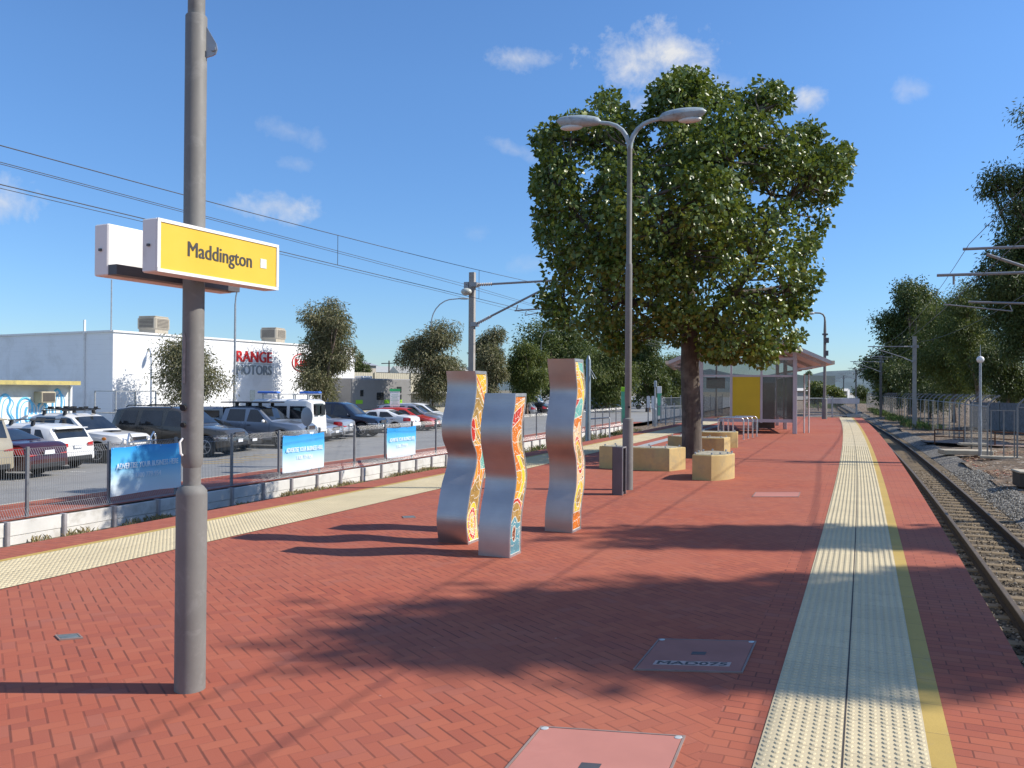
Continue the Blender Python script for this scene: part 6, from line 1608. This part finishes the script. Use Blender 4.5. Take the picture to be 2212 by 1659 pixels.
for k in range(int(w_ / 1.1)): mb.box((k * 1.1, 0, .7), (.7, .1, 1.5))
mb.box((w_ / 2, .1, 1.0), (w_, .06, .15)); mb.build('palings', m_white, T)
# ------------------------------------------------------------------ trees
def leaf_mat(name, cols, rough=.45, trans=.25, spec=.5):
    m, N, b = newmat(name); t = m.node_tree
    geo = N.n('ShaderNodeNewGeometry'); r1 = geo.outputs['Random Per Island']
    c = N.ramp(r1, [(i / (len(cols) - 1), q) for i, q in enumerate(cols)])
    c = N.mix(N.rng(N.noise(N.coord(), 1.1, 3), .35, .68, 0, .45), c, cols[0])
    N.put(b.inputs['Base Color'], c); b.inputs['Roughness'].default_value = rough; b.inputs['Specular IOR Level'].default_value = spec
    tr = N.n('ShaderNodeBsdfTranslucent'); N.put(tr.inputs['Color'], N.mix(.5, c, (.22, .27, .03)))
    ms = N.n('ShaderNodeMixShader'); ms.inputs[0].default_value = trans; t.links.new(b.outputs[0], ms.inputs[1]); t.links.new(tr.outputs[0], ms.inputs[2]); t.links.new(ms.outputs[0], t.nodes['Material Output'].inputs['Surface'])
    return m
def bark_mat(name, col, col2):
    m, N, b = newmat(name); ob = N.coord(); w1 = N.noise(N.scale(ob, (7, 7, 1.2)), 1.0, 6, .7); w2 = N.noise(ob, 3, 5)
    c = N.mix(N.rng(w1, .35, .65), tuple(q * .45 for q in col), col); c = N.mix(N.rng(w2, .5, .68, 0, .8), c, col2)
    N.put(b.inputs['Base Color'], c); b.inputs['Roughness'].default_value = .9; N.put(b.inputs['Normal'], N.bump(w1, .9, .03)); return m
def leaf_mesh(name, centers, dirs, size, aspect, mat_, parent, g, fold=.25):
    """every leaf a kite of two triangles folded along its rib"""
    n = len(centers); L = size * g.uniform(.65, 1.25, n)[:, None]; d = dirs / np.linalg.norm(dirs, axis=1)[:, None]
    a = g.normal(size=(n, 3)); s_ = np.cross(d, a); s_ /= np.linalg.norm(s_, axis=1)[:, None] + 1e-9; nn = np.cross(s_, d)
    w_ = L * aspect
    p0 = centers; p1 = centers + d * L * .45 + s_ * w_ * .5 + nn * L * fold * .25; p2 = centers + d * L - nn * L * .12; p3 = centers + d * L * .45 - s_ * w_ * .5 + nn * L * fold * .25
    v = np.stack([p0, p1, p2, p3], 1).reshape(-1, 3).astype(np.float32)
    me = bpy.data.meshes.new(name); me.vertices.add(4 * n); me.vertices.foreach_set('co', v.ravel())
    i = np.arange(n)[:, None] * 4; tri = np.concatenate([i, i + 1, i + 2, i, i + 2, i + 3], 1).astype(np.int32).ravel()
    me.loops.add(6 * n); me.loops.foreach_set('vertex_index', tri); me.polygons.add(2 * n)
    me.polygons.foreach_set('loop_start', (np.arange(2 * n) * 3).astype(np.int32)); me.polygons.foreach_set('loop_total', np.full(2 * n, 3, np.int32))
    me.materials.append(mat_); me.update(calc_edges=True); me.validate()
    o = bpy.data.objects.new(name, me); COL.objects.link(o); o.parent = parent; return o
def limb(mb, a_, b_, r0, r1, rr, bend=.12, n=6, cols=8):
    a_, b_ = Vector(a_), Vector(b_); L = (b_ - a_).length; o1 = Vector((rr.uniform(-1, 1), rr.uniform(-1, 1), rr.uniform(-.3, .8))) * L * bend
    pts = []; rs = []
    for i in range(n + 1):
        f = i / n; pts.append(a_ + (b_ - a_) * f + o1 * math.sin(math.pi * f) + Vector((rr.uniform(-1, 1), rr.uniform(-1, 1), 0)) * L * .012); rs.append(r0 + (r1 - r0) * f)
    mb.tube(pts, rs, cols); return pts
def tree(name, label, group, base, trunk_r, fork, blobs, nleaf, lsize, aspect, lmat, bmat, seed, droop=.5, sub=26, sig=.35, cat='tree', twig=True):
    """base: foot; fork: point where limbs part; blobs: (centre, radii) lobes of the crown"""
    g = np.random.default_rng(seed); rr = random.Random(seed); base = Vector(base)
    T = thing(name, label, cat, tuple(base), 0, group)
    mb = MB(); fork = Vector(fork); pts = [base - Vector((0, 0, .2)), base + Vector((0, 0, .12)), base + (fork - base) * .4, fork]
    pts[2] += Vector((rr.uniform(-.08, .08), rr.uniform(-.08, .08), 0)) * (fork - base).length * .3
    mb.tube(pts, [trunk_r * 1.4, trunk_r * 1.1, trunk_r * .9, trunk_r * .75], 10)
    vol = np.array([b_[1][0] * b_[1][1] * b_[1][2] for b_ in blobs]) ** .72; vol /= vol.sum(); cs = []; ds = []; tips = []
    for (c, r_), w_ in zip(blobs, vol):
        c = Vector(c); st = fork if rr.random() < .75 else base + (fork - base) * rr.uniform(.7, .95)
        lp = limb(mb, st, c, trunk_r * rr.uniform(.4, .55), trunk_r * .14, rr)
        ns = max(4, int(sub * len(blobs) * w_)); nl = int(nleaf * w_)
        u = g.normal(size=(ns, 3)); u /= np.linalg.norm(u, axis=1)[:, None]; rad = g.uniform(.35, 1.0, ns) ** .5
        cen = np.array(c) + u * rad[:, None] * np.array(r_)
        if twig:
            for q in cen[::2]: limb(mb, lp[rr.randrange(3, 6)], Vector(q), trunk_r * .12, trunk_r * .03, rr, .1, 3, 4)
        k = g.integers(0, ns, nl); sc = g.uniform(.6, 1.3, ns)[k][:, None]
        off = np.clip(g.normal(size=(nl, 3)), -1.7, 1.7) * np.array([1, 1, .75]) * sig * sc
        cs.append(cen[k] + off); dd = off / (np.linalg.norm(off, axis=1)[:, None] + 1e-6) * .8 + g.normal(size=(nl, 3)) * .55; dd[:, 2] -= droop; ds.append(dd)
    mb.build('trunk', bmat, T, smooth=60, world=True)
    cen = np.concatenate(cs) - np.array(base); leaf_mesh('crown', cen, np.concatenate(ds), lsize, aspect, lmat, T, g); return T
def blob(x, y, rx, ry, Y, dY=0., kd=1.0):
    c = AT(x, y, Y + dY); k = (Y + dY) / FPX; r_ = (rx * k, (rx + ry) * .5 * k * kd, ry * k); return (tuple(c), r_)

m_leafM = leaf_mat('leaf_glossy', [(0.058, 0.098, 0.019), (0.106, 0.163, 0.025), (0.164, 0.217, 0.032), (0.237, 0.260, 0.040)], .38, .20, .55)
m_barkM = bark_mat('bark_grey', (.12, .095, .075), (.19, .155, .12))
# ---- the platform tree: crown fills this outline
outline = [(1160, 650), (1178, 560), (1150, 505), (1168, 440), (1150, 385), (1182, 345), (1140, 312), (1200, 262), (1262, 240), (1285, 215), (1322, 192), (1345, 235), (1395, 255), (1412, 195), (1468, 150), (1540, 168), (1562, 195), (1598, 205), (1640, 170), (1692, 195), (1705, 240), (1690, 285), (1752, 258), (1790, 312), (1828, 322), (1832, 390), (1800, 430), (1815, 468), (1782, 482), (1758, 525), (1778, 562), (1772, 618), (1752, 642), (1735, 662), (1748, 705), (1722, 732), (1700, 775), (1640, 792), (1590, 775), (1540, 782), (1515, 750), (1468, 742), (1420, 725), (1375, 752), (1335, 765), (1290, 742), (1240, 735), (1205, 700), (1170, 692)]
def inside(x, y):
    c = False; n = len(outline)
    for i in range(n):
        (x0, y0), (x1, y1) = outline[i], outline[(i + 1) % n]
        if (y0 > y) != (y1 > y) and x < (x1 - x0) * (y - y0) / (y1 - y0) + x0: c = not c
    return c
def edge_d(x, y):
    best = 1e9; n = len(outline)
    for i in range(n):
        (x0, y0), (x1, y1) = outline[i], outline[(i + 1) % n]; dx, dy = x1 - x0, y1 - y0; t = max(0, min(1, ((x - x0) * dx + (y - y0) * dy) / (dx * dx + dy * dy))); best = min(best, math.hypot(x - x0 - t * dx, y - y0 - t * dy))
    return best
TY = 19.75; rr = random.Random(11); g = np.random.default_rng(11)
base = Vector((G(1495, 989, 0).x, TY, 0)); T = thing('shade_tree', 'big leafy shade tree with glossy leaves growing among the ochre seats', 'tree', tuple(base))
from mathutils import noise as mnoise
subs = []
while len(subs) < 840:
    x, y = rr.uniform(1135, 1840), rr.uniform(145, 795)
    if not inside(x, y): continue
    e = edge_d(x, y) / FPX * TY
    if e < .06: continue
    D = min(3.6, .35 + 1.55 * math.sqrt(e * 1.5)); dY = rr.uniform(-1, 1); dY = math.copysign(abs(dY) ** .6, dY) * D
    # open pocket low on the right where limbs show
    if 1590 < x < 1730 and 430 < y < 640 and rr.random() < .55: continue
    q = AT(x, y, TY + dY)
    if mnoise.noise(q * .95) + .6 * mnoise.noise(q * 2.1) < -.07: continue
    subs.append((q, min(.20, .10 + e * .25)))
mb = MB(); fork = AT(1492, 700, TY); mb.tube([base - Vector((0, 0, .1)), base + Vector((0, 0, .1)), base + Vector((-.02, 0, 1.0)), AT(1490, 790, TY), fork, AT(1484, 620, TY)], [.31, .24, .225, .215, .21, .17], 14)
P1 = AT(1484, 620, TY); mains = []
for path, r0 in (([fork, AT(1530, 685, TY - .3), AT(1590, 632, TY - .6), AT(1632, 560, TY - .7), AT(1660, 480, TY - .5), AT(1740, 400, TY)], .15), ([P1, AT(1470, 520, TY + .3), AT(1440, 400, TY + .4), AT(1330, 300, TY + .6)], .17), ([P1, AT(1490, 500, TY), AT(1520, 360, TY), AT(1500, 220, TY - .3)], .16), ([P1, AT(1390, 580, TY - .8), AT(1280, 500, TY - 1.2), AT(1210, 420, TY - .8)], .14), ([fork, AT(1410, 660, TY + .8), AT(1300, 640, TY + 1.4), AT(1220, 610, TY + 1.0)], .12),
                 ([AT(1590, 632, TY - .6), AT(1660, 620, TY - .2), AT(1730, 610, TY + .4)], .07), ([AT(1632, 560, TY - .7), AT(1570, 480, TY - 1.4), AT(1580, 350, TY - 1.8), AT(1640, 240, TY - 1)], .1), ([P1, AT(1540, 560, TY + 1.6), AT(1640, 460, TY + 2.2), AT(1720, 330, TY + 1.5)], .12), ([P1, AT(1460, 540, TY - 1.6), AT(1400, 430, TY - 2.4), AT(1370, 330, TY - 1.6)], .11)):
    n = len(path); pts = []
    for i in range(n - 1):
        for f in (0, .33, .66): pts.append(path[i] + (path[i + 1] - path[i]) * f + Vector((rr.uniform(-1, 1), rr.uniform(-1, 1), rr.uniform(-1, 1))) * .05)
    pts.append(path[-1]); k = len(pts); mb.tube(pts, [r0 * (1 - .82 * i / (k - 1)) for i in range(k)], 8); mains += pts[2:]
marr = np.array(mains); cs = []; ds = []
for q, sg in subs:
    dm = np.linalg.norm(marr - np.array(q), axis=1) + np.maximum(0, marr[:, 2] - q.z) * .6; a_ = mains[int(dm.argmin())]
    mid = a_ + (q - a_) * .55 + Vector((rr.uniform(-1, 1), rr.uniform(-1, 1), -.3)) * .12; mb.tube([a_, mid, q], [.026, .016, .006], 5)
    nl = rr.randrange(44, 96); off = np.clip(g.normal(size=(nl, 3)), -1.6, 1.6) * np.array([1, 1, .8]) * sg
    cs.append(np.array(q) + off); dd = off / (np.linalg.norm(off, axis=1)[:, None] + 1e-6) * .7 + g.normal(size=(nl, 3)) * .6; dd[:, 2] -= .55; ds.append(dd)
mb.build('trunk', m_barkM, T, smooth=60, world=True)
leaf_mesh('crown', np.concatenate(cs) - np.array(base), np.concatenate(ds), .125, .8, m_leafM, T, g, .35)

# ---- gum trees
m_gum = leaf_mat('leaf_gum', [(0.096, 0.098, 0.045), (0.163, 0.160, 0.075), (0.240, 0.223, 0.116), (0.288, 0.232, 0.133)], .55, .2, .4)
m_gumg = leaf_mat('leaf_gum_green', [(0.052, 0.081, 0.018), (0.103, 0.137, 0.029), (0.172, 0.201, 0.043), (0.241, 0.241, 0.057)], .55, .25, .4)
m_dark = leaf_mat('leaf_dark', [(0.039, 0.067, 0.017), (0.065, 0.097, 0.023), (0.107, 0.136, 0.033), (0.151, 0.164, 0.046)], .5, .18, .4)
m_barkG = bark_mat('bark_gum', (.22, .15, .11), (.32, .25, .2))
GL = 'gum trees along the car park'
def gum(label, px, Y, ytop, ybot, width, seed, mat_=None, n=9000, ls=.2, trunk=.16, nb=9, zb=-1., group=GL, lean=0, asp=.26, droop=.9, shape='oval', sig=None, name='gum_tree'):
    b_ = AT(px, 880, Y); b_.z = zb; r_ = random.Random(seed); bl = []; H = ybot - ytop
    for i in range(nb):
        f = (i + .5) / nb; ww = width / 2 * (math.sin(math.pi * (.12 + .8 * f)) ** .6 if shape == 'oval' else (.35 + .65 * f) if shape == 'cone' else (1 - .25 * f))
        y = ytop + H * (.08 + .84 * f); x = px + lean * (1 - f) + r_.uniform(-.55, .55) * ww
        rx = ww * r_.uniform(.42, .62); ry = H / nb * r_.uniform(.9, 1.5)
        bl.append(blob(x, y, rx, ry, Y, r_.uniform(-.6, .6) * ww / FPX * Y))
    k = Y / FPX; fork = AT(px + lean * .5, ybot - H * .12, Y); fork.z = max(fork.z, zb + 1.0)
    return tree(name, label, group, tuple(b_), trunk, tuple(fork), bl, n, ls, asp, mat_ or m_gum, m_barkG, seed, droop, 22, sig or width * k * .085)
gum('small gum tree before the white wall, half hidden by the sign pole', 412, 50, 735, 872, 185, 21, n=13000, nb=8, ls=.22)
gum('tall slim gum tree in front of the red emblem', 700, 60, 640, 872, 132, 22, n=26000, nb=12, ls=.26, trunk=.2)
gum('round gum tree left of the catenary mast', 932, 68, 702, 862, 140, 23, n=22000, nb=9, ls=.28)
gum('gum tree just right of the catenary mast', 1062, 75, 705, 868, 92, 24, n=16000, nb=9, ls=.3)
gum('low bushy gum tree between the columns', 1138, 78, 745, 868, 100, 25, m_gumg, n=16000, nb=8, ls=.3)
gum('broad dark round tree behind the gums, left of the big tree', 1200, 118, 690, 866, 190, 26, m_dark, n=28000, nb=10, ls=.4, trunk=.3, asp=.5, droop=.4)
gum('willowy light green tree left of the lamp post', 1310, 96, 752, 876, 140, 27, m_gumg, n=22000, nb=9, ls=.34, droop=1.3)
gum('dark tree right behind the lamp post', 1400, 100, 690, 872, 110, 28, m_dark, n=22000, nb=10, ls=.36, trunk=.3, asp=.4)
gum('small dark tree above the far cars beside the trunk', 1452, 118, 770, 880, 80, 29, m_gumg, n=12000, nb=7, ls=.36)
gum('distant dark tree above the tin roofs', 776, 130, 766, 838, 40, 30, m_dark, n=5000, nb=5, ls=.4)
gum('tall dark tree far behind the lamp post crown', 1255, 130, 720, 880, 130, 31, m_dark, n=18000, nb=9, ls=.42, trunk=.3, asp=.5)
GR = 'trees beyond the right fence'
gum('dark rounded tree at the left end of the right hand row', 1968, 98, 602, 800, 140, 41, m_dark, n=32000, nb=12, ls=.34, trunk=.3, group=GR, asp=.45, zb=-1.1, name='broad_tree')
gum('low dark foliage of the tree at the far left of the row', 1925, 112, 735, 875, 120, 42, m_dark, n=22000, nb=9, ls=.38, group=GR, asp=.45, name='broad_tree')
gum('yellow green gum tree in the middle of the right hand row', 2062, 76, 650, 858, 190, 43, m_gumg, n=36000, nb=12, ls=.26, trunk=.22, group=GR)
gum('second yellow green gum, leaning right behind the globe pole', 2120, 68, 612, 850, 150, 44, m_gumg, n=28000, nb=11, ls=.25, trunk=.22, group=GR, lean=-20)
gum('dark bush filling the gap under the right hand gums', 2178, 62, 742, 872, 150, 45, m_dark, n=22000, nb=8, ls=.24, group=GR, shape='flat')
gum('dark undergrowth between the right hand trunks', 2010, 86, 770, 880, 190, 46, m_dark, n=22000, nb=8, ls=.32, group=GR, shape='flat', trunk=.1)
# big gum at the right edge: separate foliage pads
bl = [blob(2180, 385, 46, 24, 54, 0), blob(2150, 410, 28, 16, 54, .6), blob(2192, 440, 26, 16, 54, -.5), blob(2195, 500, 44, 34, 54), blob(2225, 560, 60, 45, 54, 1), blob(2195, 610, 52, 40, 54, -1), blob(2165, 565, 28, 16, 54), blob(2230, 680, 55, 50, 54, 0), blob(2150, 660, 36, 30, 54, 1), blob(2190, 700, 40, 30, 54), blob(2260, 400, 60, 40, 54), blob(2280, 300, 50, 45, 54), blob(2235, 250, 22, 30, 54), blob(2290, 520, 60, 60, 54), blob(2310, 640, 60, 60, 54, 1), blob(2205, 760, 34, 30, 54), blob(2175, 640, 40, 40, 56, 1), blob(2130, 600, 26, 22, 55), blob(2215, 610, 50, 50, 55, -1), blob(2210, 690, 60, 45, 56), blob(2205, 470, 40, 30, 55)]
b_ = AT(2290, 880, 55); b_.z = -1.1
tree('gum_tree', 'tall gum tree reaching in at the right picture edge with drooping dark pads', GR, tuple(b_), .32, tuple(AT(2280, 640, 54.5)), bl, 56000, .27, .32, m_dark, m_barkG, 51, .9, 26, .42)
# gums beside the viewer, right of the picture: their shade falls over the paving
def shade_tree(label, Yc, X, specs, n, seed):
    bl = [((X + dx, Yc + dy, z), (rx, ry, rz_)) for dx, dy, z, rx, ry, rz_ in specs]
    tree('gum_tree', label, 'gum trees beside the line whose shade falls on the paving', (X, Yc, -1.0), .3, (X, Yc, 5.0), bl, n, .30, .42, m_dark, m_barkG, seed, .8, 40, .26)
shade_tree('gum tree beside the line casting the broad shadow over the near paving', 5.75, 16.5, [(0, .15, 6.6, 1.6, 1.5, .9), (0, -.6, 7.0, 1.6, 1.0, .8), (.4, -.2, 8.0, 1.6, 1.45, .9), (-.3, .4, 9.3, 1.4, 1.15, .8), (.2, -.7, 9.6, 1.3, .75, .75), (.1, .15, 10.7, 1.2, 1.05, .75), (-.2, -.5, 11.2, 1.0, .6, .7), (-.1, -.0, 11.9, 1.0, .8, .65), (-.2, -.25, 12.9, .8, .42, .55), (1.0, .3, 5.4, 1.6, 1.4, .9), (1.2, -.9, 6.2, 1.4, .6, .6)], 36000, 61)
shade_tree('slim gum tree beside the line casting the narrow shadow past the columns', 9.1, 16.0, [(0, 0, 6.2, 1.4, .5, .6), (0, .2, 7.4, 1.2, .4, .55), (.2, -.25, 8.4, 1.1, .25, .55), (0, .1, 9.6, 1.0, .35, .6), (0, -.1, 10.8, .8, .22, .5), (.3, .1, 4.9, 1.3, .5, .6)], 13000, 62)
tree('gum_tree', 'gum tree off the right edge, its shade dark on the yard path', GR, (36.5, 44.5, -1.1), .3, (36.3, 44.5, 4.5), [((36, 44.5, 7), (2.6, 2.6, 1.6)), ((35.5, 45.5, 9.3), (2.5, 2.6, 1.5)), ((36.5, 43.6, 10.5), (2.4, 2.4, 1.4)), ((35.8, 44.6, 12.2), (2.0, 2.2, 1.2)), ((37, 45.6, 8.6), (2.2, 2.4, 1.6)), ((35.6, 43.4, 11.2), (1.8, 1.8, 1.1))], 22000, .3, .36, m_dark, m_barkG, 63, .8, 30, .4)
# bushes past the platform end
for i, (lab, px, Y, yt, yb, wdt) in enumerate((('rounded olive bush behind the end barrier, left of the lamp', 1768, 120, 825, 868, 48), ('olive bush behind the end barrier, right of the lamp', 1808, 128, 838, 870, 42), ('far dark bush at the foot of the hills', 1862, 200, 836, 862, 40))):
    gum(lab, px, Y, yt, yb, wdt, 71 + i, m_gumg if i < 2 else m_dark, n=3500, nb=5, ls=.34, trunk=.08, group='bushes past the platform end', asp=.5, shape='flat', name='bush')
gum('small reddish tree beside the farthest mast', 1905, 190, 800, 860, 44, 75, m_dark, n=7000, nb=6, ls=.5, group=GR, name='broad_tree')
gum('far tree over the warehouse roof', 1748, 300, 802, 838, 24, 76, m_dark, n=3000, nb=4, ls=.7, group=GR, name='broad_tree')
